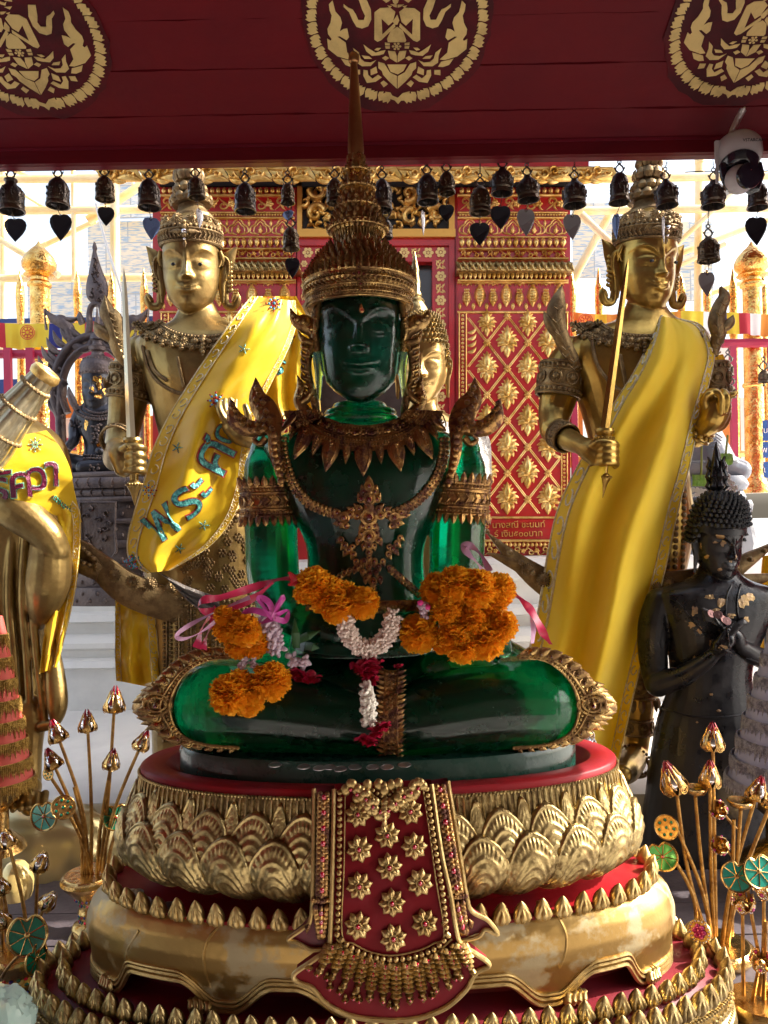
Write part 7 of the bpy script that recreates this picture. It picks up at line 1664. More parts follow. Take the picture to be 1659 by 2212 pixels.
for (x0,y0,x1,y1) in ((1560,1020,1590,1075),(1500,1060,1530,1075)):
    for k in range(60): t=random.random(); mb.ball(P(lerp(x0,x1,t)+random.uniform(-9,9),lerp(y0,y1,t)+random.uniform(-9,9),3.45),px(4,3.45),0,SPHL)
mb.build('white_garland',M['white_paint'],label='white jasmine garland draped on the grey stone statue',cat='garland')
# ================= BELLS =================
def bell(x,ytop,yb,w,shape,warm,label,leaf=None,y0=350,D=2.40,tilt=0,ring2=False,chain=None):
    b0=P(x,yb,D); s=px(1,D); h=yb-ytop; t=thing('temple_bell',b0,label,'bell','temple bells hanging under the beam'); mt=M['bell_warm'] if warm else M['bell']; mb=MB()
    r=w/2.
    if shape==0: pr=[(r*.97,0),(r,h*.02),(r*.98,h*.10),(r*.93,h*.13),(r*.92,h*.18),(r*.90,h*.22),(r*.90,h*.45),(r*.86,h*.62),(r*.74,h*.78),(r*.50,h*.9),(r*.30,h*.96),(r*.22,h)]
    elif shape==1: pr=[(r*1.0,0),(r*1.02,h*.03),(r*.93,h*.10),(r*.86,h*.22),(r*.84,h*.5),(r*.80,h*.7),(r*.66,h*.86),(r*.40,h*.96),(r*.15,h)]
    elif shape==2: pr=[(r*1.0,0),(r*1.02,h*.04),(r*.93,h*.12),(r*.95,h*.30),(r*.98,h*.5),(r*.92,h*.54),(r*.70,h*.72),(r*.45,h*.80),(r*.40,h*.88),(r*.52,h*.92),(r*.50,h*.96),(r*.3,h)]
    else: pr=[(r*1.0,0),(r*1.0,h*.05),(r*.92,h*.12),(r*.98,h*.34),(r*1.02,h*.48),(r*.94,h*.60),(r*.70,h*.78),(r*.36,h*.90),(r*.26,h)]
    A=rotm(0,0,R(tilt)); n=28; a=2*PI*np.arange(n)/n
    out=[np.stack([np.cos(a)*q*s,np.sin(a)*q*s,np.full(n,z*s)],-1) for q,z in pr]; inn=[np.stack([np.cos(a)*q*s*.88,np.sin(a)*q*s*.88,np.full(n,z*s+.001)],-1) for q,z in pr[:-2]][::-1]
    G_=np.array(inn+out)@A.T+np.array(tuple(b0)); mb.grid(G_,cu=True); k0=mb.n-n; mb.F.append(tuple(range(k0,k0+n))); mb.M.append(0); mb.F.append(tuple(range(mb.n-len(G_)*n+n-1,mb.n-len(G_)*n-1,-1))); mb.M.append(0)
    def q(ang,z,rr): return tuple(np.array(tuple(b0))+A@np.array((rr*s*math.cos(ang),rr*s*math.sin(ang),z*s)))
    rad=lambda z: np.interp(z,[p[1] for p in pr],[p[0] for p in pr])
    for z in (h*.17,h*.21): mb.tube([q(t_,z,rad(z)) for t_ in a],s*.8,4,closed=True)
    for k in range(8):
        t_=2*PI*k/8+.2; mb.tube([q(t_,z,rad(z)) for z in np.linspace(h*.22,h*.72,6)],s*.9,4)
        for e in range(7): mb.ball(q(t_+.4+random.uniform(-.16,.16),h*random.uniform(.32,.62),rad(h*.45)*.99),(s*2,s*2,s*3),0,SPHL)
    mb.build('bell_body',mt,t,ang=50)
    mb=MB(); tp=np.array(tuple(b0))+A@np.array((0,0,h*s)); 
    for sd in (-1,1): mb.tube(catmull([tp+[sd*2*s,0,0],tp+[sd*8*s,0,5*s],tp+[sd*7*s,0,12*s],tp+[sd*2*s,0,17*s],tp+[0,0,20*s]],4),[s*1.9]*17 if 0 else s*1.8,6); mb.rib([tp+[sd*8*s,0,6*s],tp+[sd*11*s,0,10*s],tp+[sd*12*s,0,14*s]],[2*s,1.5*s,.2*s],s,(0,-1,0))
    mb.tube([tp+np.array((math.cos(t_)*4*s,0,23*s+math.sin(t_)*4*s)) for t_ in a[::2]],s*1.3,6,closed=True); mb.build('hanger',M['bell'],t)
    mb=MB(); hk=(tp+[0,0,26*s]); top=np.array(tuple(P(x,y0,D))) 
    nl=max(2,int((top[2]-hk[2])/(4*s)))
    mb.tube([hk,(hk+top)/2+[.002,0,0],top+[0,0,.01]],s*.7,5)
    for k in range(nl): c=hk+(top-hk)*(k+.5)/nl; mb.tube([c+np.array((math.cos(t_)*1.5*s,0,math.sin(t_)*2.6*s)) for t_ in a[::4]],s*.5,4,closed=True)
    if ring2: mb.tube([tp+np.array((math.cos(t_)*11*s,.01,6*s+math.sin(t_)*12*s)) for t_ in a],s*1.1,5,closed=True)
    mb.build('chain',M['wire'],t)
    mb=MB(); mb.tube([np.array(tuple(b0))+[0,0,h*.3*s],np.array(tuple(b0))+[0,0,-6*s]],s*2,6); mb.ball(np.array(tuple(b0))+[0,0,-6*s],s*3); mb.build('clapper',M['bell'],t)
    if leaf:
        ly0,ly1,lw,lm,turn=leaf[:5]; lc=P(x+ (leaf[5] if len(leaf)>5 else 0),ly0,D); L=(ly1-ly0)*s; mb=MB(); pts=[]
        prof=[(0,.04),(.16,.0),(.34,.03),(.47,.14),(.5,.28),(.45,.46),(.32,.66),(.16,.84),(.04,.97),(0,1.02)]
        ct,st=math.cos(R(turn)),math.sin(R(turn))
        full=[(u_,v_) for u_,v_ in prof]+[(-u_,v_) for u_,v_ in prof[1:-1][::-1]]
        for u_,v_ in full: pts.append(lc+Vector((u_*lw*s*ct+.0,u_*lw*s*st+.006*math.sin(v_*3),-v_*L)))
        mb.plate([tuple(p) for p in pts],.0015,(st,-ct,0)); mb.build('wind_leaf',lm,t,smooth=False)
        mb=MB(); mb.tube([np.array(tuple(b0))+[0,0,-8*s],np.array(tuple(lc))+[0,0,-2*s]],s*.7,5); c=np.array(tuple(lc))+[0,-.002,-3*s]; mb.tube([c+np.array((math.cos(t_)*2.4*s,0,math.sin(t_)*4*s)) for t_ in a[::4]],s*.6,4,closed=True); mb.build('leaf_wire',M['wire'],t)
LDK,LLT,LBL=M['leaf_dark'],M['leaf_metal'],mat('blue_grey_tin_leaf',(.15,.24,.50),.4,.2,.3,60)
LW=mat('pale_tin_leaf',(.60,.60,.66),.35,.2,.1)
bells=[(26,385,458,54,2,0,'bulbous dark bell with moulded neck, leftmost in the row',(472,522,48,LDK,0,6)),
(125,383,446,51,0,0,'dark bell second from left over a large black leaf',(463,520,48,LDK,0,5)),
(227,380,432,42,0,1,'small brownish bell above a small black leaf at left',(447,488,35,LDK,10,1)),
(323,386,450,50,0,0,'dark bell over a blue tin leaf left of the gold crown',(470,518,36,LBL,15,3)),
(425,382,428,38,0,1,'small brass bell hanging before the left gold crown',(452,492,20,LW,60,5)),
(530,394,458,48,0,0,'large leafless dark bell between left crown and carved panel',None),
(622,396,440,31,1,1,'small bell with a loose wire ring, upper of a linked pair',(455,476,28,LBL,-30,0)),
(724,385,440,39,0,1,'brownish bell partly behind the green statue\'s crown',None),
(748,392,440,20,0,0,'thin bell half hidden behind the crown tower',None),
(826,386,455,44,0,0,'dark bell just right of the crown tower',None),
(924,376,438,48,0,0,'dark ribbed bell over a pale edge-on leaf',(455,508,17,LW,60,-11)),
(966,370,419,36,0,1,'small brass bell over a small black leaf beside the carved panel',(442,480,34,LDK,0,-2)),
(1037,402,461,48,0,1,'brown bell with oval medallion over a large black leaf',(481,530,43,LDK,0,-1)),
(1084,362,419,47,3,0,'wide dark bell close under the beam over a black leaf',(445,495,44,LDK,0,-3)),
(1142,379,433,48,3,0,'rough dark bell over a grey pointed leaf',(452,510,40,LLT,8,-6)),
(1241,387,445,50,3,0,'heavily embossed dark bell over a mottled grey leaf',(463,518,40,LLT,8,-5)),
(1338,373,439,45,1,0,'smooth black bell with raised writing over a blue leaf',(462,516,18,LBL,-50,-7)),
(1441,388,446,48,3,0,'embossed dark bell before the right crown over a pale thin leaf',(468,526,16,LW,50,-8)),
(1540,390,447,50,3,0,'embossed dark bell left of the camera, upper of a linked pair',None),
(1637,395,450,45,1,0,'plain dark bell at the right edge over a large black leaf',(469,530,48,LDK,0,-3))]
for q in bells: bell(*q[:7],leaf=q[7],ring2=(q[0]==622),tilt=random.uniform(-3,3))
bell(629,491,539,38,1,1,'small brass bell hanging below the ringed bell',(557,601,32,LDK,0,2),y0=447,D=2.40)
bell(833,472,515,32,0,0,'small dark bell half behind the crown, under a larger bell',None,y0=460,D=2.41)
bell(1531,512,565,48,0,1,'brass bell hanging low under the camera-side bell',(588,640,38,LLT,8,-4),y0=452,D=2.40)
bell(356,568,592,20,1,0,'tiny grey bell peeking out beside the left gold ear',None,y0=540,D=3.5)
for x,y,l in ((1573,800,'tiny silver bell tied with white string on the red rail'),(1650,815,'small brass bell hanging at the right edge'),(1578,848,'tiny silver bell below the tied silver bell')): bell(x,y-16,y+12,24,1,1,l,None,y0=y-45,D=4.7)
# ================= SECURITY CAMERA =================
CD=2.2; cc=thing('security_camera',P(1598,330,CD),'white and black dome security camera on a metal bracket under the beam','camera'); s=px(1,CD); WP=M['white_plastic']
A=rotm(0,R(-22),R(8))
mb=MB(); c=P(1596,345,CD); mb.lathe(c,[(r*s,z*s) for r,z in [(36,-14),(44,-2),(48,12),(48,32),(44,40),(10,42)]],36,A=A); mb.build('base_ring',WP,cc)
tex_text('VSTARCAM',c+Vector((.012,-px(49,CD),px(19,CD))),px(9,CD),M['leaf_dark'],'maker_lettering',cc,ext=.0005)
bp=mat('black_glossy_plastic',(.012,.014,.025),.15,0,coat=.5)
mb=MB(); mb.lathe(c,[(r*s,z*s) for r,z in [(20,-34),(34,-26),(40,-14),(36,-4)]],30,A=A)
for sd in(-1,1): mb.rib([c+Vector((sd*36*s,-.01,-12*s)),c+Vector((sd*39*s,-.02,-40*s)),c+Vector((sd*30*s,-.02,-72*s))],[10*s,9*s,7*s],.012,(sd*.6,-1,0),back=.03)
mb.build('yoke',bp,cc)
mb=MB(); e=P(1597,388,CD-.03); mb.ball(e,(31*s,31*s,30*s),T=SPHB); mb.build('lens_shell',WP,cc)
mb=MB(); e2=P(1602,388,CD-.03); u,v,w=frame((.12,-1,-.12)); mb.lathe(np.array(tuple(e2))+w*24*s,[(r*s,z*s) for r,z in [(26,-3),(27,3),(25,7),(20,8),(12,10),(2,10.5)]],30,A=np.stack([u,v,w],1)); mb.build('lens',bp,cc)
mb=MB(); mb.ball(np.array(tuple(e2))+w*34*s+v*10*s,.9*s); mb.build('status_light',mat('red_led',(.5,.05,.02),.4),cc)
mb=MB(); p=[P(1576,304,CD),P(1584,280,CD),P(1597,252,CD-.01),P(1606,236,CD-.02)]; mb.rib(p,px(7,CD),.004,(0,-1,0),back=.003); 
for k in (0,2): mb.ball(p[k+1]+Vector((0,-.006,0)),.004) 
mb.tube([P(1586,318,CD),P(1588,300,CD+.01)],px(9,CD),12); mb.build('bracket',M['silver'],cc)
mb=MB(); mb.box(P(1549,322,CD),(px(9,CD),.01,px(34,CD))); mb.tube([P(1549,330,CD),P(1549,396,CD)],px(3.6,CD),8); mb.build('antenna',WP,cc)
mb=MB(); mb.tube(catmull([P(x,y,CD+.1) for x,y in ((1480,372),(1540,370),(1570,378),(1620,372),(1680,368))],6),px(1.4,CD),5); mb.build('cable',M['wire'],label='thin black cable running behind the camera and bells',cat='cable')
mb=MB(); mb.tube(catmull([P(x,y,4.2) for x,y in ((207,440),(222,500),(240,560),(256,610),(270,660))],6),px(3,4.2),6); mb.build('cable',M['white_paint'],label='white cable slanting down behind the bronze spire',cat='cable')
# ================= GARLANDS =================
om=mat('orange_marigold',(1.0,.56,.03),.5,0,0,col2=(.98,.40,.01),vs=40,sss=.2); om2=om
_t=om.node_tree; _b=_t.nodes['Principled BSDF']; _d=_t.nodes.new('ShaderNodeBsdfTranslucent'); _d.inputs[0].default_value=(1,.52,.03,1); _m=_t.nodes.new('ShaderNodeMixShader'); _m.inputs[0].default_value=.4; _t.links.new(_b.outputs[0],_m.inputs[1]); _t.links.new(_d.outputs[0],_m.inputs[2]); _t.links.new(_m.outputs[0],_t.nodes['Material Output'].inputs[0])
wm=mat('jasmine_white',(.80,.68,.60),.5,0,0,col2=(.72,.58,.52),vs=30,sss=.2); rosem=mat('deep_pink_rose',(.50,.01,.06),.5,0,0,col2=(.32,.005,.03),vs=40); lilac=mat('pale_lilac_bud',(.62,.50,.60),.5)
pinkr=mat('pink_satin_ribbon',(.80,.05,.16),.3,coat=.3); purr=mat('magenta_ribbon',(.62,.08,.42),.3,coat=.3); lavr=mat('lavender_ribbon',(.72,.42,.66),.35,coat=.2); lg=mat('dark_green_leaf',(.03,.10,.03),.45)
def marigold(x,y,r,D,par,name='marigold'):
    D-=random.uniform(-.012,.03); mb=MB(); c=np.array(tuple(P(x,y,D))); R_=px(r,D); n=int(230+r*5); ga=PI*(3-math.sqrt(5)); 
    mb.ball(c,R_*.62)
    for i in range(n):
        z=1-2*(i+.5)/n; q=math.sqrt(1-z*z); a=ga*i+random.uniform(-.2,.2); d=nrm(np.array((q*math.cos(a),q*math.sin(a),z))+RNG.randn(3)*.12)
        if d[1]>.75: continue
        u,v,w=frame(d+RNG.randn(3)*.35); s=R_*random.uniform(.17,.27); L=R_*random.uniform(.86,1.08); base=c+d*R_*.5; tip=c+d*L
        k=5; A=np.zeros((3,k,3)); ph=random.uniform(0,6)
        for j,(t,wd) in enumerate(((0,.4),(.6,.95),(1,1.15))):
            for m_ in range(k):
                f=-1+2*m_/(k-1.); A[j,m_]=base+(tip-base)*t+u*s*wd*f+v*s*(.35*t*math.sin(f*4.5+ph)+.3*t*t*math.cos(ph))+d*s*(-.35*f*f+.16*math.sin(f*9+ph))*t
        mb.grid(A)
    return mb.build(name,om,par,ang=180)
def buds(mb,path,r,D,n,bs,mi=0):
    A=resamp(catmull([tuple(P(x,y,D)) for x,y in path],8),80)
    for i in range(n):
        t=random.random()*79; p=A[int(t)]; d=nrm(RNG.randn(3)*np.array((1,1,1))); 
        if d[1]>.5: d[1]*=-1
        u,v,w=frame(d); q=p+d*px(r,D)*random.uniform(.75,1); mb.ball(q,(bs*.7,bs*.7,bs*1.25),mi,SPH,A=np.stack([u,v,w],1))
    mb.tube(A[::8],px(r*.7,D),8,mi)
def rose(mb,x,y,r,D,mi=1,down=1):
    c=np.array(tuple(P(x,y,D))); R_=px(r,D); mb.ball(c,R_*.6,mi)
    for k in range(14):
        a=random.uniform(0,6.28); d=nrm((math.cos(a),-abs(math.sin(a))*.8-.2,-down*random.uniform(-.6,.9))); u,v,w=frame(d); s=R_*.75
        A=np.array([[c+d*R_*(t*1.0)+u*s*f*(.4+.7*t)+v*s*(-.3+.5*t*(1-f*f)) +w*0 for f in np.linspace(-1,1,5)] for t in (.1,.55,1.)]); mb.grid(A,mi)
def ribbon(pts,w,D,m,par,tw=1.0,name='ribbon'):
    A=catmull([tuple(P(q[0],q[1],q[2] if len(q)>2 else D)) for q in pts],7); n=len(A); G_=[]
    for i in range(n):
        t=nrm(A[min(i+1,n-1)]-A[max(i-1,0)]); a=tw*math.sin(i*.23)+.3; b=nrm(np.cross(t,(0,-1,0))); e=b*math.cos(a)+np.cross(t,b)*math.sin(a); G_.append([A[i]+e*px(w,D),A[i],A[i]-e*px(w,D)])
    mb=MB(); G_=np.array(G_); mb.grid(G_); return mb.build(name,m,par,ang=180)
random.seed(21)
g1=thing('flower_garland',P(530,1550,1.80),'orange marigold garland with magenta bow hanging over the left green knee','garland')
for x,y,r in ((497,1352,38),(528,1362,36),(548,1390,34),(515,1395,30),(483,1330,22),(497,1500,44),(535,1512,36),(585,1472,42),(548,1490,32),(515,1475,30)): marigold(x,y,r,1.80,g1)
mb=MB(); buds(mb,[(575,1335),(590,1365),(598,1400)],19,1.82,90,.0085); buds(mb,[(528,1420),(520,1450)],7,1.80,26,.006); buds(mb,[(548,1418),(546,1440)],6,1.80,14,.006); mb.build('jasmine_buds',lilac,g1)
mb=MB()
for cx,cy in ((632,1425),(660,1430)):
    buds(mb,[(cx,cy-8),(cx,cy+8)],9,1.83,16,.008)
rose(mb,636,1450,17,1.83); rose(mb,672,1458,20,1.83); rose(mb,650,1462,14,1.84); mb.build('rose_tassel',[lilac,rosem],g1)
mb=MB()
for a,b in (((640,1400),(636,1335)),((640,1385),(692,1362)),((660,1395),(690,1400))): mb.rib([P(*a,1.84),P((a[0]+b[0])/2,(a[1]+b[1])/2,1.82),P(*b,1.83)],[px(8,1.8),px(9,1.8),.0005],.003,(0,-1,.2),back=.001)
mb.build('leaves',lg,g1)
ribbon([(650,1248),(600,1252),(550,1268),(480,1290),(440,1296),(428,1312),(450,1322),(500,1312),(550,1290),(590,1258)],9,1.80,pinkr,g1); ribbon([(470,1315),(440,1350),(425,1400)],11,1.80,pinkr,g1); ribbon([(462,1335),(448,1370),(438,1402)],10,1.79,pinkr,g1); ribbon([(540,1290),(470,1320),(410,1350),(382,1372),(395,1380),(430,1368),(470,1340)],5,1.78,lavr,g1)
for q in ([(590,1335),(570,1310),(560,1292),(580,1300),(594,1330)],[(592,1335),(606,1300),(612,1290),(600,1310),(590,1335)],[(590,1335),(555,1345),(528,1330),(545,1318),(590,1330)],[(592,1332),(622,1318),(616,1340),(592,1336)]): ribbon(q,7,1.79,purr,g1,.8,'bow_loop')
g2=thing('flower_garland',P(735,1350,1.81),'orange marigold cluster with a red ribbon end hanging before the green waist','garland')
for x,y,r in ((678,1262,38),(660,1280,26),(706,1285,42),(730,1310,38),(742,1288,34),(784,1302,36)): marigold(x,y,r,1.82,g2)
mb=MB()
for k in range(9): a=random.uniform(-.6,.6); mb.rib([P(655,1258,1.8),P(640-k*1.5,1256-k*1.6+a*9,1.79),P(622+k,1250+a*26,1.79)],[.002,.006,.003],.001,(0,-1,.2))
mb.build('ribbon_end',mat('red_ribbon',(.55,.01,.03),.35,coat=.2),g2)
g3=thing('flower_garland',P(797,1615,1.74),'white jasmine heart garland with hanging red roses at the centre of the lap','garland')
mb=MB(); buds(mb,[(742,1328),(750,1362),(768,1390),(797,1402),(826,1388),(842,1360),(850,1328)],18,1.79,560,.0062); g3w=mb.build('jasmine_rope',wm,g3)
mb=MB(); 
for x,y,r in ((780,1436,20),(806,1432,21),(793,1448,20),(800,1468,16)): rose(mb,x,y,r,1.78,0)
mb.build('rose_cluster',rosem,g3); mb=MB()
for x,y,r in ((785,1594,17),(812,1578,16),(828,1566,15),(800,1600,14)): rose(mb,x,y,r,1.73,0)
mb.build('rose_cluster',rosem,g3)
mb=MB(); buds(mb,[(797,1482),(796,1520),(797,1562)],13,1.755,95,.0085); mb.build('jasmine_tassel',mat('white_bud',(.78,.74,.66),.5),g3)
g4=thing('flower_garland',P(1000,1430,1.80),'large heap of orange marigolds with pink ribbons over the right green knee','garland')
for x,y,r in ((945,1275,38),(985,1262,40),(1030,1272,44),(1075,1275,38),(1060,1305,36),(905,1368,42),(965,1318,34),(1000,1330,36),(980,1375,34),(1045,1378,48),(1000,1398,36),(1085,1352,34),(1020,1345,34),(955,1392,22)): marigold(x,y,r,1.80,g4)
mb=MB(); buds(mb,[(915,1300),(918,1332)],9,1.79,20,.008); mb.build('jasmine_buds',lilac,g4)
mb=MB(); 
for x,y in ((908,1302),(924,1311)): mb.ball(P(x,y,1.775),px(6.5,1.8))
mb.build('pink_beads',mat('pink_plastic_bead',(.75,.05,.30),.25),g4)
ribbon([(1048,1240),(1030,1215),(1008,1192),(1002,1178),(1018,1180),(1040,1200),(1058,1235)],8,1.84,lavr,g4); ribbon([(1098,1272),(1120,1290),(1142,1312),(1160,1340),(1175,1370),(1190,1392)],9,1.84,pinkr,g4); ribbon([(1104,1282),(1140,1305),(1152,1350),(1150,1390)],6,1.85,lavr,g4)
mb=MB(); rose(mb,861,1438,9,1.77,0); mb.build('fallen_petal',rosem,label='small dark red petal lying on the green thigh',cat='petal')
# ================= LOTUS STEMS IN VASES =================
VG,SG=M['vase_gold'],M['stem_gold']
mos=mat('mirror_mosaic',(.62,.58,.60),.08,1,0,col2=(.85,.82,.85),vs=120); rt=mat('red_enamel_tip',(.30,.005,.02),.12,.3,coat=1)
def stem(par,p0,p1,bend,D0,D1,r=4):
    a,b=P(*p0,D0),P(*p1,D1); n=10; pts=[]
    for t in np.linspace(0,1,n): pts.append(a.lerp(b,t**1.0)+Vector((px(bend,D0)*math.sin(PI*t)*.8*(1-.35*t),0,0)))
    mb=MB(); mb.tube(pts,[px(r,D0)*(1.15-.3*t) for t in np.linspace(0,1,n)],8); o=mb.build('stem',SG,par); d=(pts[-1]-pts[-2]).normalized(); return o,pts[-1],d
def lotus_bud(par,p,d,s,red=True):
    A=np.stack(frame(tuple(d)),1); mb=MB(); n=16; p=np.array(tuple(p))
    pr=[(.06,0),(.26,.04),(.42,.22),(.47,.42),(.42,.66),(.32,.86),(.2,1.0),(.1,1.08),(.02,1.1)]
    mb.lathe(p,[(r*s,z*s) for r,z in pr],n,A=A); 
    core=mb.build('bud_core',mos,par)
    mb=MB()
    for k in range(5):
        a=2*PI*k/5+.3; rd=A@np.array((math.cos(a),math.sin(a),0)); w=A[:,2]
        mb.rib([p+rd*s*.05,p+rd*s*.44+w*s*.12,p+rd*s*.52+w*s*.36,p+rd*s*.46+w*s*.6,p+rd*s*.34+w*s*.86,p+rd*s*.26+w*s*1.12],[s*.16,s*.30,s*.22,s*.10,s*.06,s*.01],s*.04,rd,back=s*.02)
        u,v,ww=frame(rd); c=p+rd*s*.50+w*s*.26
        for rr in (.17,.09): mb.tube([c+(u*math.cos(b)+v*math.sin(b))*s*rr+rd*s*.03 for b in np.linspace(0,2*PI,12)[:-1]],s*.022,4,closed=True)
    for k in range(5):
        a=2*PI*(k+.5)/5+.3; rd=A@np.array((math.cos(a),math.sin(a),0)); w=A[:,2]
        for e in (.06,-.06): t=np.cross(rd,w); mb.tube([p+rd*s*.46+w*s*.4+t*s*e*2.5,p+rd*s*.36+w*s*.8+t*s*e,p+rd*s*.22+w*s*1.16],s*.02,4)
    mb.build('gold_petals',VG,core)
    if red:
        mb=MB()
        for k in range(4):
            a=2*PI*k/4; rd=A@np.array((math.cos(a),math.sin(a),0)); w=A[:,2]; mb.rib([p+rd*s*.20+w*s*.85,p+rd*s*.20+w*s*1.1,p+rd*s*.10+w*s*1.4],[s*.10,s*.12,s*.01],s*.06,rd,back=s*.03)
        mb.build('red_tips',rt,core)
def pod(par,p,n_,s,gm):
    A=np.stack(frame(n_),1); mb=MB(); p=np.array(tuple(p)); mb.lathe(p,[(r*s,z*s) for r,z in [(.15,-.5),(.6,-.25),(.98,-.05),(1.02,.03),(.96,.08),(.92,.04)]],28,A=A)
    hs=[(0,0)]+[(.48*math.cos(a),.48*math.sin(a)) for a in np.linspace(0,2*PI,8)[:-1]]
    for x,y in hs: c=p+A@np.array((x*s*1.25,y*s*1.25,.07*s)); mb.tube([c+A@np.array((math.cos(b)*.15*s,math.sin(b)*.15*s,0)) for b in np.linspace(0,2*PI,11)[:-1]],.035*s,4,closed=True); mb.ball(c,(.12*s,.12*s,.05*s),1,SPHL,A=A)
    mb.build('seed_pod',[VG,gm],par)
def fan(par,p,n_,s,gm,rot=0,red=True):
    A=np.stack(frame(n_),1); p=np.array(tuple(p)); mb=MB(); g=MB(); N=48; ol=[]
    for a in np.linspace(0,2*PI,N+1)[:-1]:
        r=s*(1-.32*math.exp(-((a-PI/2)/.28)**2)); b=a+rot; ol.append(p+A@np.array((r*math.cos(b),r*math.sin(b),0)))
    mb.tube(ol,s*.055,6,closed=True); mb.tube([p+(q-p)*.92+A[:,2]*s*.03 for q in ol],s*.02,4,closed=True)
    k0=g.n; g.add([p]+ol,[(0,1+i,1+(i+1)%N) for i in range(N)]); g.add([p-A[:,2]*s*.03]+[q-A[:,2]*s*.03 for q in ol],[(0,1+(i+1)%N,1+i) for i in range(N)])
    for k in range(8):
        a=2*PI*k/8+PI/8+rot; mb.tube([p+A[:,2]*s*.03,p+A@np.array((s*.95*math.cos(a),s*.95*math.sin(a),s*.02))],s*.032,5)
    mb.ball(p+A[:,2]*s*.04,(s*.16,s*.16,s*.06),0,A=A); o=g.build('mirror_panel',gm,par,smooth=False); 
    if red: mb.ball(p+A[:,2]*s*.09,s*.08,1)
    mb.build('leaf_frame',[VG,M['red_gem']],o)
pg=mat('magenta_gem',(.50,.01,.18),.08,.2,coat=1)
def gemflower(par,p,n_,s):
    A=np.stack(frame(n_),1); p=np.array(tuple(p)); mb=MB()
    mb.ball(p,(s*.5,s*.5,s*.6),0,A=A)
    for k in range(5):
        a=2*PI*k/5+.3; rd=A@np.array((math.cos(a),math.sin(a),0)); w=A[:,2]
        mb.rib([p,p+rd*s*.5+w*s*.2,p+rd*s*.75+w*s*.55,p+rd*s*.7+w*s*1.1],[s*.2,s*.42,s*.38,s*.02],s*.05,rd,back=s*.03); c=p+rd*s*.72+w*s*.5; u,v,_=frame(rd); mb.ball(c,(s*.15,s*.15,s*.2),1,SPH)
        for b in np.linspace(0,2*PI,11)[:-1]: mb.ball(c+(u*math.cos(b)*.26+v*math.sin(b)*.34)*s,s*.07,2,SPHL)
    mb.build('gem_flower',[VG,pg,M['mirror']],par)
def vase(x,y,rx,D,h,label,prof=None,bands=True):
    c=P(x,y,D); s=px(1,D); base=c-Vector((0,0,h*s)); t=thing('lotus_vase',base,label,'vase','gilded vases of lotus stems'); r=rx
    pr=prof or [(.62,0),(.66,.06),(.60,.12),(.42,.16),(.36,.26),(.44,.34),(.40,.40),(.36,.46),(.44,.56),(.62,.66),(.80,.76),(.96,.84),(1.03,.90),(1.0,.96),(.9,.98),(.86,1.0)]
    mb=MB(); mb.lathe(base,[(a*r*s,b*h*s) for a,b in pr],40); mb.build('vase_body',VG,t)
    if bands:
        mb=MB(); 
        for zb,col in ((.20,0),(.30,1),(.50,2),(.60,0)):
            rr=np.interp(zb,[q[1] for q in pr],[q[0] for q in pr])*r*s; n=22
            for k in range(n): a=2*PI*k/n; mb.ball(base+Vector((rr*math.cos(a),rr*math.sin(a),zb*h*s)),(rr*.10,rr*.10,h*s*.035),(k+col)%3,SPHL)
        mb.build('gem_band',[M['green_glass'],M['red_gem'],mat('blue_gem_glass',(.01,.03,.25),.1,.2,coat=1)],t)
    return t,c,s
random.seed(8)
# left rear vase
t,c,s=vase(193,1886,58,2.5,122,'gilded vase of mirrored lotus buds behind the left side of the pedestal')
for (bx,by,ox,oy,bend,kind,sz) in ((246,1540,215,1880,6,'bud',42),(190,1582,196,1882,6,'bud',36),(130,1604,185,1890,30,'bud',38),(121,1662,178,1886,26,'bud',36),(238,1662,210,1890,-8,'bud',34),(300,1620,222,1884,-22,'bud',34),(150,1760,200,1895,10,'pod',28),(110,1680,190,1888,34,'spod',14),(250,1795,232,1880,-4,None,0),(160,1700,180,1892,18,None,0)):
    st,p,d=stem(t,(ox,oy),(bx,by),bend,2.5,2.48)
    if kind=='bud': lotus_bud(st,p,d,px(sz,2.5))
    elif kind=='pod': pod(st,P(137,1744,2.42),(.1,-1,.15),px(26,2.42),M['green_glass'])
    elif kind=='spod': pod(st,P(104,1672,2.46),(-.3,-1,.1),px(14,2.46),M['green_glass'])
fan(t,P(95,1763,2.45),(-.15,-1,.1),px(31,2.45),M['green_glass'],rot=.2); fan(t,P(251,1765,2.5),(.5,-1,.1),px(28,2.5),M['green_glass'])
# left front vase
t,c,s=vase(40,2052,56,2.14,98,'short wide gilded vase of lotus stems at the lower left corner',prof=[(1.0,0),(1.02,.06),(.96,.12),(.90,.16),(.86,.22),(.92,.32),(1.0,.42),(.98,.52),(.90,.60),(.94,.66),(1.0,.8),(1.04,.88),(1.0,.96),(.95,1.0)])
for (bx,by,ox,oy,bend,kind,sz) in ((20,1830,60,2040,10,'bud',34),(82,1878,80,2040,-4,'bud',36),(96,1958,70,2050,-6,'bud',34),(8,1930,20,2050,4,'bud',32),(-4,1700,6,2050,0,None,0),(10,2000,24,2060,0,'bud',34)):
    st,p,d=stem(t,(ox,oy),(bx,by),bend,2.14,2.12)
    if kind: lotus_bud(st,p,(d+Vector((.35 if bx>50 else -.1,-.1,0))).normalized(),px(sz,2.14),red=False)
st,p,d=stem(t,(5,2110),(60,2045),-8,2.02,1.98,3.5); fan(st,P(59,2020,1.98),(.1,-1,.25),px(42,1.98),M['green_glass'],rot=.1,red=False); fan(t,P(78,2072,1.97),(.95,-.35,.1),px(30,1.97),M['green_glass'],rot=.4,red=False)
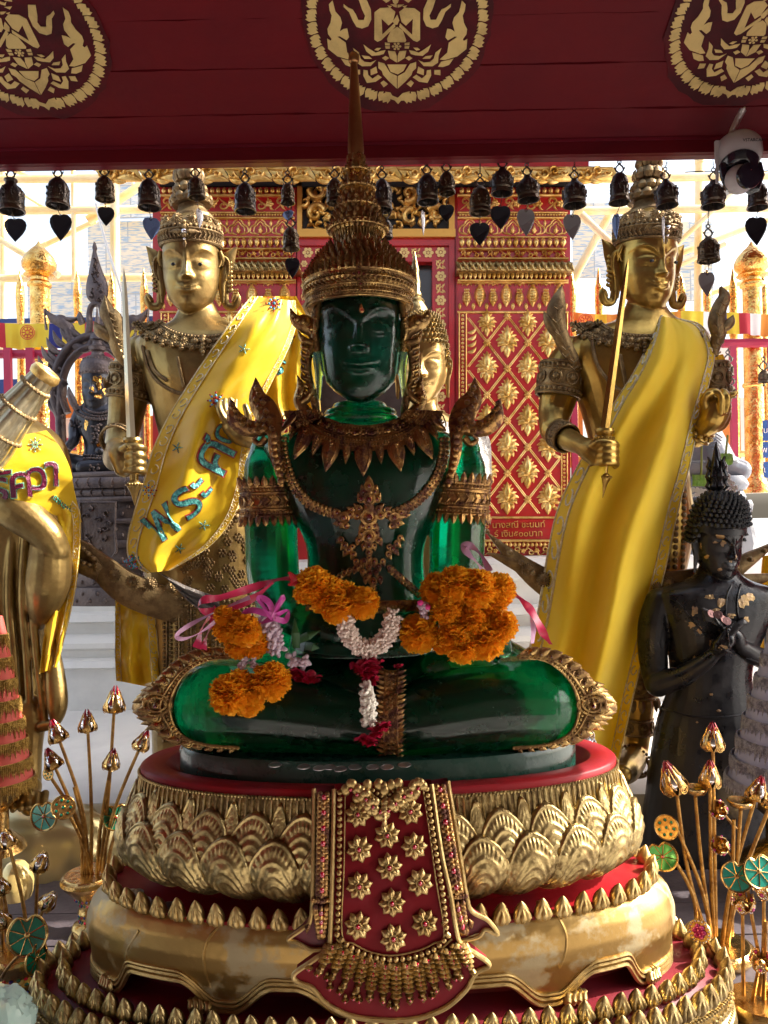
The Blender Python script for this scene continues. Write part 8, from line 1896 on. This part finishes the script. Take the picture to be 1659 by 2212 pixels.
mb=MB(); mb.lathe(P(36,1938,2.5),[(px(r,2.5),px(z,2.5)) for r,z in [(30,0),(34,12),(36,34),(30,58),(18,74),(6,80)]],24); mb.build('golden_glass_dome',mat('amber_glass',(.75,.55,.2),.15,.4,.4,30,coat=.5),label='rounded golden glass dome standing behind the left lotus buds',cat='dome')
# right vase
t,c,s=vase(1553,2036,72,2.3,150,'tall gilded vase of mirrored lotus buds at the right of the pedestal')
for (bx,by,ox,oy,bend,kind,sz) in ((1462,1712,1530,2030,-18,'bud',52),(1540,1622,1546,2020,0,'bud',44),(1534,1700,1543,2030,-4,'bud',42),(1502,1722,1538,2022,-6,'dish',26),(1462,1792,1536,2030,20,'pod',24),(1445,1840,1502,2010,30,None,0),(1630,1730,1560,2040,-14,'bud',40),(1600,1750,1568,2035,8,'dish',28),(1660,1750,1570,2050,-20,'bud',36),(1585,1770,1580,2020,0,None,0)):
    st,p,d=stem(t,(ox,oy),(bx,by),bend,2.3,2.28,4.6)
    if kind=='bud': lotus_bud(st,p,(d+Vector((-.25 if bx<1500 else 0,0,0))).normalized(),px(sz,2.3))
    elif kind=='pod': pod(st,P(1440,1787,2.26),(-.6,-1,.3),px(26,2.26),M['green_glass'])
    elif kind=='dish': mb=MB(); mb.lathe(p,[(px(a,2.3),px(b,2.3)) for a,b in [(3,0),(7,4),(sz*.8,10),(sz,20),(sz*.9,22),(4,14)]],24); mb.build('seed_dish',VG,st)
fan(t,P(1431,1850,2.27),(-.35,-1,.1),px(31,2.27),mat('bright_green_mirror',(.02,.26,.08),.08,.4,coat=1,col2=(.05,.45,.12),vs=8),rot=.3)
for x,y,n_ in ((1556,1752,(-.6,-.6,.5)),(1560,1828,(-.6,-.6,.4))):
    st,p,d=stem(t,(1590,1860 if y>1800 else 1790),(x+6,y+4),0,2.3,2.28,3); gemflower(st,P(x,y,2.28),n_,px(24,2.28))
# right front vase
t,c,s=vase(1640,2158,64,2.02,90,'gilded vase of gem set lotus flowers at the lower right corner',prof=[(1.0,0),(1.02,.1),(.96,.2),(.92,.4),(.98,.6),(1.04,.8),(1.0,.94),(.95,1.0)])
for (bx,by,ox,oy,bend,kind) in ((1604,1960,1606,2150,0,'g'),(1650,1930,1640,2150,6,'g'),(1640,2085,1626,2160,0,'g'),(1520,2020,1574,2160,16,None),(1612,1900,1660,2150,-6,None),(1655,1990,1650,2160,0,None)):
    st,p,d=stem(t,(ox,oy),(bx,by),bend,2.02,2.0,4)
    if kind: gemflower(st,p,(d+Vector((0,-.3,0))).normalized(),px(30,2.0))
    if bx==1520:
        A_=np.stack(frame((-.75,-.7,.25)),1); q=P(1512,2012,1.98); mb=MB(); mb.lathe(q,[(px(a,2),px(b,2)) for a,b in [(4,-12),(20,-4),(25,0),(24,4),(19,3)]],28,A=A_)
        for k in range(18): a=2*PI*k/18; mb.ball(np.array(tuple(q))+A_@np.array((px(21,2)*math.cos(a),px(21,2)*math.sin(a),px(4,2))),px(2.6,2),2,SPHL)
        for k in range(7): a=2*PI*k/6; rr=0 if k==6 else 10; mb.ball(np.array(tuple(q))+A_@np.array((px(rr,2)*math.cos(a),px(rr,2)*math.sin(a),px(4,2))),px(6,2),1,SPH)
        mb.build('gem_disc',[VG,pg,M['mirror']],st)
tm=mat('teal_mirror',(.02,.42,.34),.06,.5,coat=1,col2=(.03,.30,.2),vs=9)
fan(t,P(1592,1893,2.0),(-.2,-1,.35),px(32,2.0),tm,rot=-.2,red=False); fan(t,P(1640,1882,1.99),(.1,-1,.35),px(34,1.99),tm,rot=.2,red=False)
# ================= TIERED TRAYS =================
def traytree(x,D,tiers,cm,fm,label,y_base):
    b=P(x,y_base,D); t=thing('tiered_tray',b,label,'offering tray'); s=px(1,D); mb=MB(); f=MB()
    for (y0,y1,r0,r1) in tiers:
        c=P(x,y1,D); h=(y1-y0)*s; mb.lathe(c,[(r1*s*.93,0),(r1*s,.004),(r1*s*.96,h*.25),(r0*s,h*.98),(r0*s*.8,h)],40)
        n=int(r1*1.6)+14; a=np.linspace(0,2*PI,n+1)
        f.tube([c+Vector((r1*s*1.02*math.cos(q),r1*s*1.02*math.sin(q),h*.30)) for q in a[:-1]],s*1.6,5,closed=True)
        for i in range(n):
            q=a[i]; L=(y1-y0)*s*random.uniform(.42,.62)*(1.25 if i%3==0 else .9); d=Vector((math.cos(q),math.sin(q),0)); p=c+d*r1*s*1.03+Vector((0,0,h*.28)); w=r1*s*PI/n*1.1
            f.rib([p,p+d*.003-Vector((0,0,L*.5)),p+d*.006-Vector((0,0,L))],[w,w*1.05,w*.25],.003,d,back=.001,k=3)
            for e in (.3,.7): f.ball(p+d*.005-Vector((0,0,L*e)),w*.45,0,SPHL)
    mb.build('tier_cloth',cm,t); f.build('fringe',fm,t)
    mb=MB(); r=tiers[-1][3]; hh=(y_base-tiers[-1][1])*s; mb.lathe(b,[(r*s*.8,0),(r*s*.7,hh*.1),(r*s*.3,hh*.3),(r*s*.3,hh*.6),(r*s*.9,hh*.92),(r*s*.95,hh)],32); mb.build('tray_stand',VG,t)
def tiers(y0,y1,r0,r1,n):
    e=np.linspace(0,1,n+1)**.92; return [(lerp(y0,y1,e[i]),lerp(y0,y1,e[i+1])+4,lerp(r0,r1,e[i]),lerp(r0,r1,e[i+1])) for i in range(n)]
traytree(-2,2.72,tiers(1330,1690,8,70,8),mat('salmon_pink_cloth',(.52,.08,.06),.6),mat('gold_fringe',(.50,.32,.08),.35,.7,.8,260,col2=(.25,.14,.03),vs=60),'salmon pink tiered offering tray with gold fringes at the left edge',1835)
traytree(1692,2.62,tiers(1320,1690,14,112,8),mat('lavender_grey_satin',(.36,.36,.50),.45),mat('silver_fringe',(.50,.48,.52),.35,.7,.8,260,col2=(.25,.23,.27),vs=60),'lavender grey tiered offering tray with silver fringes at the right edge',1870)
traytree(1262,2.75,tiers(1525,1600,4,22,4),mat('pale_blue_glass',(.55,.62,.75),.15,.3),M['mirror'],'small pale blue and silver tiered tray behind the right knee',1760)
# plastic bag
mb=MB(); V,F_b=uvs(48,30); V=V.copy(); c=P(-4,2215,1.75)
for i in range(len(V)):
    v=Vector(V[i]); k=1+.16*noise.noise(v*2.2)+.10*abs(noise.noise(v*5))-.08*abs(noise.noise(v*9+Vector((3,1,2)))); V[i]=V[i]*k
mb.add(V*np.array((.078,.06,.088))+np.array(tuple(c)),F_b)
bm_=mat('mint_clear_plastic',(.62,.85,.78),.15,0,0,coat=.6); bb=bm_.node_tree.nodes['Principled BSDF']; bb.inputs['Alpha'].default_value=.55
mb.build('plastic_bag',bm_,label='crumpled clear mint plastic bag in the bottom left corner',cat='plastic bag',ang=25)
